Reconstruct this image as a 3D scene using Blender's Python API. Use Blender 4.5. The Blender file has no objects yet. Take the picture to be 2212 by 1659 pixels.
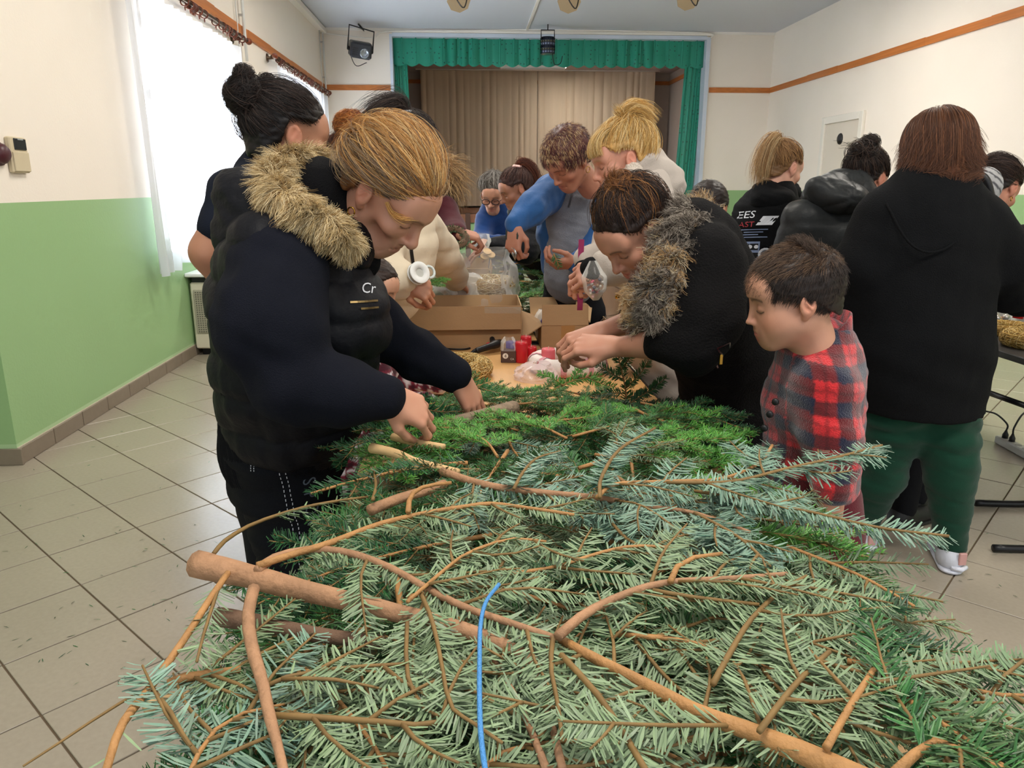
import bpy, math, random
import numpy as np
from mathutils import Vector, Matrix

# ------------------------------------------------------------ camera, sky, lights, exposure
SC = bpy.context.scene
COL = SC.collection
FPX, CX, CY, EYE = 1630.0, 1106.0, 829.5, 1.45          # focal length in pixels of the 2212 x 1659 frame, eye height
TH = math.atan(429.5 / FPX)                              # pitch down
YAW = math.atan(96 * math.cos(TH) / FPX)                 # turned to the right of the hall's axis
cam_data = bpy.data.cameras.new('camera')
cam_data.sensor_fit = 'HORIZONTAL'
cam_data.sensor_width = 36.0
cam_data.lens = 36.0 * FPX / 2212.0
cam_data.clip_start = 0.02
cam = bpy.data.objects.new('camera', cam_data)
COL.objects.link(cam)
cam.location = (0, 0, EYE)
cam.rotation_euler = (math.pi / 2 - TH, 0, -YAW)
SC.camera = cam

world = bpy.data.worlds.new('world')
SC.world = world
world.use_nodes = True
bgn = world.node_tree.nodes['Background']
bgn.inputs[0].default_value = (0.90, 0.95, 1.0, 1)
bgn.inputs[1].default_value = 1.0

def area_light(name, loc, rot, sx, sy, power, color):
    l = bpy.data.lights.new(name, 'AREA')
    l.shape = 'RECTANGLE'; l.size = sx; l.size_y = sy
    l.energy = power; l.color = color
    o = bpy.data.objects.new(name, l)
    o.location = loc; o.rotation_euler = rot
    COL.objects.link(o)
    return o
# daylight just outside the two windows of the left wall
area_light('daylight_window', (-2.85, 7.0, 1.9), (0, -math.pi / 2, 0), 1.9, 2.2, 170, (0.86, 0.93, 1.0))
area_light('daylight_window', (-2.85, 11.6, 1.9), (0, -math.pi / 2, 0), 1.9, 2.2, 140, (0.86, 0.93, 1.0))
# the hall's ceiling lamps (above the frame)
for lx, ly in ((0.0, 0.6), (3.0, 0.6), (-0.2, 4.6), (3.2, 4.6), (0.0, 8.8), (3.2, 8.8)):
    area_light('ceiling_lamp', (lx, ly, 3.86), (0, 0, 0), 1.3, 0.5, 62, (1.0, 0.93, 0.83))
# the long lamp under the stage ceiling
area_light('stage_lamp_light', (1.4, 16.2, 3.80), (0, 0, 0), 1.4, 0.2, 540, (1.0, 0.94, 0.86))
SC.view_settings.view_transform = 'Standard'
SC.view_settings.look = 'None'
SC.view_settings.exposure = 0.22
SC.view_settings.gamma = 1.0
SC.view_settings.use_curve_mapping = False
SC.cycles.use_denoising = True
SC.cycles.max_bounces = 8
SC.cycles.diffuse_bounces = 4
SC.cycles.transparent_max_bounces = 24
SC.cycles.use_adaptive_sampling = True
SC.cycles.adaptive_threshold = 0.02

# ------------------------------------------------------------ helpers: places
def V3(*a): return np.array(a, float)
def nrm(v):
    v = np.asarray(v, float)
    return v / max(1e-9, np.linalg.norm(v))
def ray(px, py):
    x = (px - CX) / FPX; y = -(py - CY) / FPX
    c, s = math.cos(TH), math.sin(TH)
    fy = c + y * s; z = -s + y * c
    cy, sy = math.cos(YAW), math.sin(YAW)
    return V3(x * cy + fy * sy, -x * sy + fy * cy, z)
def at(px, py, Y):                       # the point of the hall seen at a pixel, at distance Y down the hall
    d = ray(px, py); return V3(0, 0, EYE) + d * (Y / d[1])
def atz(px, py, z):                      # ... at height z
    d = ray(px, py); return V3(0, 0, EYE) + d * ((z - EYE) / d[2])
def atx(px, py, X):
    d = ray(px, py); return V3(0, 0, EYE) + d * (X / d[0])
def mpp(Y): return Y / FPX               # metres per pixel at that distance

# ------------------------------------------------------------ helpers: materials
MATS = {}
def hexc(h):
    h = h.lstrip('#')
    c = [int(h[i:i + 2], 16) / 255 for i in (0, 2, 4)]
    return tuple(x / 12.92 if x <= 0.04045 else ((x + 0.055) / 1.055) ** 2.4 for x in c)
def c3(c): return hexc(c) if isinstance(c, str) else tuple(c[:3])
def mat(name, color='#808080', rough=0.6, metal=0.0, bump=0.0, bscale=80.0, var=0.0, vscale=6.0, attr=False, trans=0.0,
        alpha=1.0, ior=1.45, spec=0.5, sss=0.0, stretch=(1, 1, 1), emit=None, sheen=0.0, transl=0.0):
    if name in MATS: return MATS[name]
    m = bpy.data.materials.new(name); m.use_nodes = True
    nt = m.node_tree; b = nt.nodes['Principled BSDF']
    col = (*c3(color), 1)
    b.inputs['Base Color'].default_value = col
    b.inputs['Roughness'].default_value = rough
    b.inputs['Metallic'].default_value = metal
    b.inputs['IOR'].default_value = ior
    b.inputs['Specular IOR Level'].default_value = spec
    b.inputs['Transmission Weight'].default_value = trans
    b.inputs['Alpha'].default_value = alpha
    if sheen: b.inputs['Sheen Weight'].default_value = sheen
    if sss:
        b.inputs['Subsurface Weight'].default_value = sss
        b.inputs['Subsurface Radius'].default_value = (0.012, 0.005, 0.003)
        b.inputs['Subsurface Scale'].default_value = 0.6
    if emit:
        b.inputs['Emission Color'].default_value = (*c3(emit[0]), 1)
        b.inputs['Emission Strength'].default_value = emit[1]
    src = None
    if attr:
        a = nt.nodes.new('ShaderNodeAttribute'); a.attribute_name = 'Col'
        src = a.outputs['Color']
    if bump or var:
        tc = nt.nodes.new('ShaderNodeTexCoord')
        mp = nt.nodes.new('ShaderNodeMapping'); mp.inputs['Scale'].default_value = stretch
        nt.links.new(tc.outputs['Object'], mp.inputs['Vector'])
    if var:
        n = nt.nodes.new('ShaderNodeTexNoise'); n.inputs['Scale'].default_value = vscale; n.inputs['Detail'].default_value = 5
        nt.links.new(mp.outputs['Vector'], n.inputs['Vector'])
        mr = nt.nodes.new('ShaderNodeMapRange')
        mr.inputs['From Min'].default_value = 0.25; mr.inputs['From Max'].default_value = 0.75
        mr.inputs['To Min'].default_value = 1 - var; mr.inputs['To Max'].default_value = 1 + var
        nt.links.new(n.outputs['Fac'], mr.inputs['Value'])
        mx = nt.nodes.new('ShaderNodeMix'); mx.data_type = 'RGBA'; mx.blend_type = 'MULTIPLY'; mx.inputs[0].default_value = 1
        if src is None: mx.inputs[6].default_value = col
        else: nt.links.new(src, mx.inputs[6])
        nt.links.new(mr.outputs['Result'], mx.inputs[7])
        src = mx.outputs[2]
    if src is not None: nt.links.new(src, b.inputs['Base Color'])
    if bump:
        n = nt.nodes.new('ShaderNodeTexNoise'); n.inputs['Scale'].default_value = bscale; n.inputs['Detail'].default_value = 4
        nt.links.new(mp.outputs['Vector'], n.inputs['Vector'])
        bp = nt.nodes.new('ShaderNodeBump'); bp.inputs['Strength'].default_value = bump; bp.inputs['Distance'].default_value = 0.01
        nt.links.new(n.outputs['Fac'], bp.inputs['Height']); nt.links.new(bp.outputs['Normal'], b.inputs['Normal'])
    if transl:                                            # thin cloth and leaves let light through
        t = nt.nodes.new('ShaderNodeBsdfTranslucent')
        if src is not None: nt.links.new(src, t.inputs['Color'])
        else: t.inputs['Color'].default_value = col
        ms = nt.nodes.new('ShaderNodeMixShader'); ms.inputs[0].default_value = transl
        nt.links.new(b.outputs[0], ms.inputs[1]); nt.links.new(t.outputs[0], ms.inputs[2])
        nt.links.new(ms.outputs[0], nt.nodes['Material Output'].inputs['Surface'])
    MATS[name] = m
    return m
def film(name, color='#f2f2ee', amount=0.25, rough=0.12):   # clear crinkled plastic: mostly see-through, with a gloss
    if name in MATS: return MATS[name]
    m = bpy.data.materials.new(name); m.use_nodes = True
    nt = m.node_tree; b = nt.nodes['Principled BSDF']
    b.inputs['Base Color'].default_value = (*c3(color), 1); b.inputs['Roughness'].default_value = rough
    tr = nt.nodes.new('ShaderNodeBsdfTransparent')
    fr = nt.nodes.new('ShaderNodeFresnel'); fr.inputs['IOR'].default_value = 1.5
    mr = nt.nodes.new('ShaderNodeMapRange')
    mr.inputs['To Min'].default_value = amount; mr.inputs['To Max'].default_value = min(1, amount + 0.4)
    nt.links.new(fr.outputs['Fac'], mr.inputs['Value'])
    ms = nt.nodes.new('ShaderNodeMixShader')
    nt.links.new(mr.outputs['Result'], ms.inputs[0])
    nt.links.new(tr.outputs[0], ms.inputs[1]); nt.links.new(b.outputs[0], ms.inputs[2])
    nt.links.new(ms.outputs[0], nt.nodes['Material Output'].inputs['Surface'])
    MATS[name] = m
    return m

# ------------------------------------------------------------ helpers: objects
BASE = {}
def setp(o, label=None, cat=None, group=None, kind=None):
    if label: o['label'] = label
    if cat: o['category'] = cat
    if group: o['group'] = group
    if kind: o['kind'] = kind
    return o
def link(o, parent=None):
    COL.objects.link(o)
    if parent is not None:
        o.parent = parent
        BASE[o.name] = BASE.get(parent.name, V3(0, 0, 0))
    return o
def empty(name, loc, label, cat, group=None):
    o = bpy.data.objects.new(name, None); COL.objects.link(o)
    o.location = tuple(loc); o.empty_display_size = 0.05
    BASE[o.name] = np.array(loc, float)
    return setp(o, label, cat, group)
def mesh_data(name, verts, faces, m, smooth=False, col=None, fmat=None):
    """faces: (n,4) or (n,3) array, or list of tuples"""
    me = bpy.data.meshes.new(name)
    verts = np.asarray(verts, np.float32)
    if isinstance(faces, np.ndarray):
        k = faces.shape[1]; nf = len(faces)
        me.vertices.add(len(verts)); me.vertices.foreach_set('co', verts.ravel())
        me.loops.add(nf * k); me.loops.foreach_set('vertex_index', faces.astype(np.int32).ravel())
        me.polygons.add(nf)
        me.polygons.foreach_set('loop_start', np.arange(0, nf * k, k, dtype=np.int32))
        me.update(calc_edges=True)
    else:
        me.from_pydata([tuple(map(float, v)) for v in verts], [], [tuple(int(i) for i in f) for f in faces])
        me.update()
    for mm in (m if isinstance(m, (list, tuple)) else [m]): me.materials.append(mm)
    if fmat is not None: me.polygons.foreach_set('material_index', np.asarray(fmat, np.int32))
    me.polygons.foreach_set('use_smooth', np.full(len(me.polygons), bool(smooth)))
    if col is not None:
        a = me.attributes.new('Col', 'FLOAT_COLOR', 'POINT')
        c = np.ones((len(verts), 4), np.float32); c[:, :3] = col
        a.data.foreach_set('color', c.ravel())
    return me
def obj(name, verts, faces, m, parent=None, base=None, smooth=False, col=None, fmat=None, **kw):
    """verts in hall coordinates; origin at the base of a thing, or at its parent's base"""
    verts = np.asarray(verts, float)
    if parent is not None: b = BASE.get(parent.name, V3(0, 0, 0))
    elif base is not None: b = np.asarray(base, float)
    else: b = V3(0, 0, 0)
    o = bpy.data.objects.new(name, mesh_data(name, verts - b, faces, m, smooth, col, fmat))
    COL.objects.link(o); BASE[o.name] = b
    if parent is not None: o.parent = parent
    else: o.location = tuple(b)
    return setp(o, **kw)

class MB:
    """collects boxes, tubes, lathes and quads into one mesh"""
    def __init__(s): s.v = []; s.f = []; s.m = []; s.n = 0; s.cur = 0
    def add(s, v, f):
        v = np.asarray(v, float); s.v.append(v)
        for q in f: s.f.append(tuple(int(i) + s.n for i in q)); s.m.append(s.cur)
        s.n += len(v); return s
    def box(s, c, size, R=None, bev=0.0):
        x, y, z = np.asarray(size, float) / 2
        if bev > 0:
            b = min(bev, x * .45, y * .45, z * .45); P = []
            for zz, ins in ((-z, b), (-z + b, 0), (z - b, 0), (z, b)):
                xx, yy = x - ins, y - ins; e = b if ins == 0 else b * .6
                P += [(-xx + e, -yy, zz), (xx - e, -yy, zz), (xx, -yy + e, zz), (xx, yy - e, zz), (xx - e, yy, zz), (-xx + e, yy, zz), (-xx, yy - e, zz), (-xx, -yy + e, zz)]
            F = [tuple(range(7, -1, -1)), tuple(range(24, 32))]
            for r in range(3):
                for i in range(8): F.append((r * 8 + i, r * 8 + (i + 1) % 8, r * 8 + 8 + (i + 1) % 8, r * 8 + 8 + i))
        else:
            P = [(-x, -y, -z), (x, -y, -z), (x, y, -z), (-x, y, -z), (-x, -y, z), (x, -y, z), (x, y, z), (-x, y, z)]
            F = [(3, 2, 1, 0), (4, 5, 6, 7), (0, 1, 5, 4), (1, 2, 6, 5), (2, 3, 7, 6), (3, 0, 4, 7)]
        P = np.array(P)
        if R is not None: P = P @ np.asarray(R).T
        return s.add(P + np.asarray(c, float), F)
    def span(s, a, b, bev=0.0):
        a = np.asarray(a, float); b = np.asarray(b, float)
        return s.box((a + b) / 2, np.abs(b - a), None, bev)
    def tube(s, pts, r, n=8, cap=True, closed=False):
        v, f = tube(pts, r, n, cap, closed); return s.add(v, f)
    def lathe(s, prof, c, axis=(0, 0, 1), n=20):
        ax = nrm(axis); t = nrm(np.cross(ax, (0, 1, 0) if abs(ax[1]) < .9 else (1, 0, 0))); b = np.cross(ax, t)
        a = np.arange(n) * 2 * math.pi / n
        ring = np.cos(a)[:, None] * t + np.sin(a)[:, None] * b
        P = np.concatenate([np.asarray(c) + ax * h + ring * r for r, h in prof])
        F = []
        for k in range(len(prof) - 1):
            for i in range(n): F.append((k * n + i, k * n + (i + 1) % n, (k + 1) * n + (i + 1) % n, (k + 1) * n + i))
        if prof[0][0] > 1e-5: F.append(tuple(range(n - 1, -1, -1)))
        if prof[-1][0] > 1e-5: F.append(tuple((len(prof) - 1) * n + i for i in range(n)))
        return s.add(P, F)
    def quad(s, *p): return s.add(p, [tuple(range(len(p)))])
    def grid(s, P):                                         # P (n,m,3)
        n, m = P.shape[:2]; i = np.arange(n - 1)[:, None] * m + np.arange(m - 1)
        F = np.stack([i, i + 1, i + m + 1, i + m], -1).reshape(-1, 4)
        return s.add(P.reshape(-1, 3), F)
    def build(s, name, m, parent=None, base=None, smooth=False, **kw):
        return obj(name, np.concatenate(s.v), s.f, m, parent, base, smooth, None, s.m if isinstance(m, (list, tuple)) else None, **kw)
def tube(pts, r, n=8, cap=True, closed=False):
    pts = np.asarray(pts, float); k = len(pts)
    r = np.full(k, r, float) if np.isscalar(r) else np.asarray(r, float)
    d = np.gradient(pts, axis=0) if not closed else np.roll(pts, -1, 0) - np.roll(pts, 1, 0)
    d /= np.maximum(1e-9, np.linalg.norm(d, axis=1))[:, None]
    up = V3(0, 0, 1) if abs(d[0][2]) < .9 else V3(1, 0, 0)
    t = nrm(np.cross(d[0], up)); a = np.arange(n) * 2 * math.pi / n; P = []
    for i in range(k):
        t = nrm(t - d[i] * np.dot(t, d[i])); b = np.cross(d[i], t)
        P.append(pts[i] + r[i] * (np.cos(a)[:, None] * t + np.sin(a)[:, None] * b))
    F = []
    for i in range(k if closed else k - 1):
        j = (i + 1) % k
        for q in range(n): F.append((i * n + q, i * n + (q + 1) % n, j * n + (q + 1) % n, j * n + q))
    if cap and not closed: F.append(tuple(range(n - 1, -1, -1))); F.append(tuple((k - 1) * n + q for q in range(n)))
    return np.concatenate(P), F
def spline(pts, n=24):
    """Catmull-Rom through the points"""
    P = np.asarray(pts, float)
    if len(P) == 2: t = np.linspace(0, 1, n)[:, None]; return P[0] * (1 - t) + P[1] * t
    Q = np.concatenate([[2 * P[0] - P[1]], P, [2 * P[-1] - P[-2]]])
    u = np.linspace(0, len(P) - 1 - 1e-6, n); i = u.astype(int); t = (u - i)[:, None]
    a, b, c, d = Q[i], Q[i + 1], Q[i + 2], Q[i + 3]
    return 0.5 * (2 * b + (c - a) * t + (2 * a - 5 * b + 4 * c - d) * t ** 2 + (3 * b - a - 3 * c + d) * t ** 3)
def rotz(a): c, s = math.cos(a), math.sin(a); return np.array([[c, -s, 0], [s, c, 0], [0, 0, 1.]])
def frame(f, u):                                            # columns: right, forward, up
    f = nrm(f); r = nrm(np.cross(f, u)); u = np.cross(r, f)
    return np.stack([r, f, u], 1)
def wob(P, s, seed=0):
    """cheap smooth noise in about -1..1"""
    P = np.asarray(P) * s; rs = np.random.RandomState(seed); o = 0
    for k in range(4):
        d = rs.normal(size=3); d2 = rs.normal(size=3); ph = rs.uniform(0, 6.3, 2)
        o = o + np.sin(P @ d + ph[0] + 1.3 * np.sin(P @ d2 + ph[1]))
    return o / 2.6

# ------------------------------------------------------------ helpers: solid shapes melted together (signed distance, surface nets)
class Field:
    def __init__(s, k=0.02): s.p = []; s.k = k
    def rc(s, a, b, ra, rb, k=None, flat=None, op='u'):     # tapered round rod; flat = (direction, factor)
        s.p.append(('rc', np.asarray(a, float), np.asarray(b, float), ra, rb, s.k if k is None else k, flat, op)); return s
    def el(s, c, r, R=None, k=None, op='u'):
        r = V3(r, r, r) if np.isscalar(r) else np.asarray(r, float)
        s.p.append(('el', np.asarray(c, float), r, np.eye(3) if R is None else np.asarray(R), 0, s.k if k is None else k, None, op)); return s
    def cut(s, p, n): s.p.append(('cut', np.asarray(p, float), nrm(n))); return s   # removes what lies on the side of n
    def fn(s, f): s.p.append(('fn', f)); return s           # f(P, D) -> D
    def bbox(s, q):
        if q[0] == 'rc':
            m = max(q[3], q[4]) * (max(1, q[6][1]) if q[6] else 1)
            return np.minimum(q[1], q[2]) - m, np.maximum(q[1], q[2]) + m
        m = q[2].max() if not np.allclose(q[3], np.eye(3)) else q[2]
        return q[1] - m, q[1] + m
    def mesh(s, res):
        bb = [s.bbox(q) for q in s.p if q[0] in ('rc', 'el') and q[-1] == 'u']
        lo = np.min([b[0] for b in bb], 0) - 3 * res; hi = np.max([b[1] for b in bb], 0) + 3 * res
        n = np.ceil((hi - lo) / res).astype(int) + 1
        D = np.full(n, 1e3, np.float32)
        ax = [lo[i] + res * np.arange(n[i]) for i in range(3)]
        for q in s.p:
            if q[0] == 'cut':
                d = ((ax[0] - q[1][0])[:, None, None] * q[2][0] + (ax[1] - q[1][1])[None, :, None] * q[2][1] + (ax[2] - q[1][2])[None, None, :] * q[2][2])
                D = np.maximum(D, d.astype(np.float32)); continue
            if q[0] == 'fn':
                P = np.stack(np.meshgrid(*ax, indexing='ij'), -1); D = q[1](P, D).astype(np.float32); continue
            b0, b1 = s.bbox(q); k = q[5]; m = k + 2.5 * res
            i0 = np.maximum(0, np.floor((b0 - m - lo) / res).astype(int)); i1 = np.minimum(n, np.ceil((b1 + m - lo) / res).astype(int) + 1)
            if np.any(i1 <= i0): continue
            sl = tuple(slice(i0[i], i1[i]) for i in range(3))
            P = np.stack(np.meshgrid(*[ax[i][sl[i]] for i in range(3)], indexing='ij'), -1)
            if q[0] == 'rc':
                a, b, ra, rb, flat = q[1], q[2], q[3], q[4], q[6]
                W = P - a; d = b - a; sc = 1.0
                if flat is not None:
                    u = nrm(flat[0]); f = 1 / flat[1] - 1
                    W = W + (W @ u)[..., None] * u * f; d = d + (d @ u) * u * f; sc = min(1, flat[1])
                L = max(1e-9, d @ d); t = np.clip(W @ d / L, 0, 1)
                e = (np.linalg.norm(W - t[..., None] * d, axis=-1) - (ra + (rb - ra) * t)) * sc
            else:
                W = (P - q[1]) @ q[3]; r = q[2]
                k0 = np.linalg.norm(W / r, axis=-1); k1 = np.linalg.norm(W / (r * r), axis=-1)
                e = k0 * (k0 - 1) / np.maximum(k1, 1e-9)
                e = np.where(k0 < 1e-6, -r.min(), e)
            A = D[sl]
            if q[-1] == 'u':
                h = np.maximum(k - np.abs(A - e), 0) / max(k, 1e-6)
                D[sl] = np.minimum(A, e) - h * h * k * 0.25
            else:
                e = -e; h = np.maximum(k - np.abs(A - e), 0) / max(k, 1e-6)
                D[sl] = np.maximum(A, e) + h * h * k * 0.25
        D[0], D[-1], D[:, 0], D[:, -1], D[:, :, 0], D[:, :, -1] = 1, 1, 1, 1, 1, 1
        return nets(D, lo, res)
def nets(D, lo, res):
    n = np.array(D.shape); S = D < 0
    c = [D[i:n[0] - 1 + i, j:n[1] - 1 + j, k:n[2] - 1 + k] for i in (0, 1) for j in (0, 1) for k in (0, 1)]
    sg = sum((x < 0).astype(np.int8) for x in c)
    act = (sg > 0) & (sg < 8); idx = np.full(act.shape, -1, np.int64)
    I = np.argwhere(act); idx[act] = np.arange(len(I))
    cv = np.stack([x[act] for x in c], 1)
    off = np.array([(i, j, k) for i in (0, 1) for j in (0, 1) for k in (0, 1)], float)
    acc = np.zeros((len(I), 3)); cnt = np.zeros(len(I))
    for a in range(8):
        for b in range(a + 1, 8):
            if np.abs(off[a] - off[b]).sum() != 1: continue
            va, vb = cv[:, a], cv[:, b]; m = (va < 0) != (vb < 0)
            t = np.where(m, va / np.where(m, va - vb, 1), 0)
            acc += np.where(m[:, None], off[a] + t[:, None] * (off[b] - off[a]), 0); cnt += m
    V = lo + res * (I + acc / np.maximum(cnt, 1)[:, None])
    F = []
    for axn in range(3):
        o1, o2 = (axn + 1) % 3, (axn + 2) % 3
        sl0 = [slice(None)] * 3; sl1 = [slice(None)] * 3; sl0[axn] = slice(0, n[axn] - 1); sl1[axn] = slice(1, n[axn])
        A, B = S[tuple(sl0)], S[tuple(sl1)]
        E = np.argwhere(A != B); E = E[(E[:, o1] > 0) & (E[:, o2] > 0) & (E[:, o1] < n[o1] - 1) & (E[:, o2] < n[o2] - 1)]
        if not len(E): continue
        e1 = np.zeros(3, int); e1[o1] = 1; e2 = np.zeros(3, int); e2[o2] = 1
        q = np.stack([idx[tuple((E - d).T)] for d in (0 * e1, e1, e1 + e2, e2)], 1)
        fl = A[tuple(E.T)]
        q[fl] = q[fl][:, ::1]; q[~fl] = q[~fl][:, ::-1]
        F.append(q)
    return V, np.concatenate(F)
def vnormals(V, F):
    n = np.cross(V[F[:, 2]] - V[F[:, 0]], V[F[:, 3]] - V[F[:, 1]]); N = np.zeros_like(V)
    for i in range(4):
        for a in range(3): N[:, a] += np.bincount(F[:, i], n[:, a], len(V))
    return N / np.maximum(1e-12, np.linalg.norm(N, axis=1))[:, None]
def smooth_mesh(V, F, it=1, lam=.5):
    for _ in range(it):
        A = np.zeros_like(V); C = np.zeros(len(V))
        for i in range(4):
            j = F[:, (i + 1) % 4]; k = F[:, (i + 3) % 4]
            for a in range(3): A[:, a] += np.bincount(F[:, i], V[j, a] + V[k, a], len(V))
            C += 2 * np.bincount(F[:, i], minlength=len(V))
        V = V + lam * (A / np.maximum(C, 1)[:, None] - V)
    return V

def strands(name, L, rad, col, m, parent=None, kind='stuff', tip=0.35, dup=2):
    """L: list of (n,k,3) arrays in hall coordinates; col: (n,3) per strand"""
    if not isinstance(L, (list, tuple)): L = [L]; col = [col]; rad = [rad]
    else: rad = rad if isinstance(rad, (list, tuple)) else [rad] * len(L)
    col = [np.resize(c, (len(A), 3)) if len(np.atleast_2d(c)) != 1 else np.asarray(c) for c, A in zip(col, L)]
    if dup > 1:                                             # finer hair: every strand becomes a few thinner ones
        rs_ = np.random.RandomState(77); f_ = (.62 if dup == 2 else .52)
        L = [np.concatenate([A] + [A + rs_.normal(size=(len(A), 1, 3)) * .0016 + rs_.normal(size=(len(A), 1, 3)) * .0018 * np.linspace(0, 1, A.shape[1])[None, :, None] for _ in range(dup - 1)]) for A in L]
        col = [np.clip(np.concatenate([np.broadcast_to(c, (len(A) // dup, 3)) * rs_.uniform(.9, 1.1, (len(A) // dup, 1)) for _ in range(dup)]), 0, 1) for c, A in zip(col, L)]
        rad = [r * f_ for r in rad]
    hc = bpy.data.hair_curves.new(name)
    sizes = []; pos = []; rr = []; cc = []
    for A, c, r in zip(L, col, rad):
        n, k = A.shape[:2]; sizes += [k] * n; pos.append(A.reshape(-1, 3))
        rr.append(np.tile(r * (1 - (1 - tip) * np.linspace(0, 1, k) ** 1.5), n)); cc.append(np.repeat(np.broadcast_to(c, (n, 3)), k, 0))
    b = BASE.get(parent.name, V3(0, 0, 0)) if parent is not None else V3(0, 0, 0)
    pos = np.concatenate(pos) - b
    hc.add_curves(sizes)
    hc.points.foreach_set('position', pos.astype(np.float32).ravel())
    hc.points.foreach_set('radius', np.concatenate(rr).astype(np.float32))
    a = hc.attributes.new('Col', 'FLOAT_COLOR', 'POINT')
    c = np.ones((len(pos), 4), np.float32); c[:, :3] = np.concatenate(cc); a.data.foreach_set('color', c.ravel())
    hc.materials.append(m)
    o = bpy.data.objects.new(name, hc); COL.objects.link(o); BASE[o.name] = b
    if parent is not None: o.parent = parent
    return setp(o, kind=kind)
# ------------------------------------------------------------ the hall
XL, XR, YB, ZC, ZG = -2.42, 5.35, 13.9, 4.0, 1.36
def wall_paint(name):
    """cream above, green oil paint below the line, a brighter strip of paint just above the skirting"""
    if name in MATS: return MATS[name]
    m = mat(name, '#efe6da', .75, bump=.10, bscale=55, var=.025, vscale=1.2)
    nt = m.node_tree; b = nt.nodes['Principled BSDF']
    g = nt.nodes.new('ShaderNodeNewGeometry'); sx = nt.nodes.new('ShaderNodeSeparateXYZ'); nt.links.new(g.outputs['Position'], sx.inputs[0])
    old = b.inputs['Base Color'].links[0].from_socket
    for lim, colr in ((ZG, '#97bb85'), (0.115, '#aecb9d')):
        lt = nt.nodes.new('ShaderNodeMath'); lt.operation = 'LESS_THAN'; lt.inputs[1].default_value = lim
        nt.links.new(sx.outputs['Z'], lt.inputs[0])
        mx = nt.nodes.new('ShaderNodeMix'); mx.data_type = 'RGBA'; nt.links.new(lt.outputs[0], mx.inputs[0])
        nt.links.new(old, mx.inputs[6]); mx.inputs[7].default_value = (*hexc(colr), 1); old = mx.outputs[2]
    nt.links.new(old, b.inputs['Base Color'])
    rl = nt.nodes.new('ShaderNodeMath'); rl.operation = 'LESS_THAN'; rl.inputs[1].default_value = ZG
    nt.links.new(sx.outputs['Z'], rl.inputs[0])
    mr = nt.nodes.new('ShaderNodeMapRange'); mr.inputs['To Min'].default_value = .8; mr.inputs['To Max'].default_value = .38
    nt.links.new(rl.outputs[0], mr.inputs['Value']); nt.links.new(mr.outputs[0], b.inputs['Roughness'])
    return m
M_WALL = wall_paint('wall_paint')
M_WHITE = mat('white_paint', '#ece8e0', .6)
M_CEIL = mat('ceiling_paint', '#cfd4dd', .85, bump=.05)
M_TILE = mat('floor_tile', '#a39989', .24, bump=.03, bscale=240, var=.05, vscale=60)
M_GROUT = mat('grout', '#6a5a47', .9)
M_SKIRT = mat('skirting_tile', '#86796a', .5, var=.06, vscale=20)
M_RAIL = mat('rail_wood', '#bd7236', .5, bump=.15, bscale=30, var=.18, vscale=9, stretch=(1, .15, 4))
M_BLACK = mat('black_plastic', '#1a1a1c', .45)
M_STEEL = mat('steel', '#b8b8b8', .3, metal=1)
M_DARKM = mat('dark_metal', '#202124', .4, metal=.6)

def struct(mb, name, m, parent=None, **kw):
    o = mb.build(name, m, parent, **kw)
    if parent is None: o['kind'] = 'structure'
    return o
# floor: grout bed and the tiles laid on the diagonal
floor = struct(MB().span((XL - .9, -1.2, -.12), (XR + .3, YB + .1, -.005)), 'floor', M_GROUT)
TS = .347; q = TS / math.sqrt(2); t0 = V3(-1.717, 3.616, 0)
cells = []
for i in range(-60, 60):
    for j in range(-60, 60):
        c = t0 + V3(q * (i + j), q * (i - j), 0)
        if XL - .12 < c[0] < XR + .1 and .4 < c[1] < YB: cells.append(c)
def tile_size_in_view(c):
    d = c - V3(0, 0, EYE); cy, sy = math.cos(YAW), math.sin(YAW)
    fx = d[0] * cy - d[1] * sy; fy = d[0] * sy + d[1] * cy
    cz, s = math.cos(TH), math.sin(TH); w = fy * cz - d[2] * s; u = fy * s + d[2] * cz
    if w < .3: return -1
    px = CX + FPX * fx / w; py = CY - FPX * u / w
    if not (-150 < px < 2360 and -100 < py < 1800): return -1
    if -.5 < c[0] < .8 and c[1] < 2.2: return 0.1                      # under the heap
    return 1 / w ** 2
cells.sort(key=tile_size_in_view, reverse=True)
tm = MB().box((0, 0, -.006), (TS - .006, TS - .006, .012), rotz(math.pi / 4), bev=.0015)
tile_me = mesh_data('tile', np.concatenate(tm.v), tm.f, M_TILE)
rt = random.Random(4)
for c in cells[:295]:
    o = bpy.data.objects.new('tile', tile_me); COL.objects.link(o); o.parent = floor
    o.location = (c[0], c[1], rt.uniform(-.0006, .0006))
rest = MB()
for c in cells[295:]: rest.box((c[0], c[1], -.006), (TS - .006, TS - .006, .012), rotz(math.pi / 4))
rest.build('far_tiles', M_TILE, floor, kind='stuff')

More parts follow.
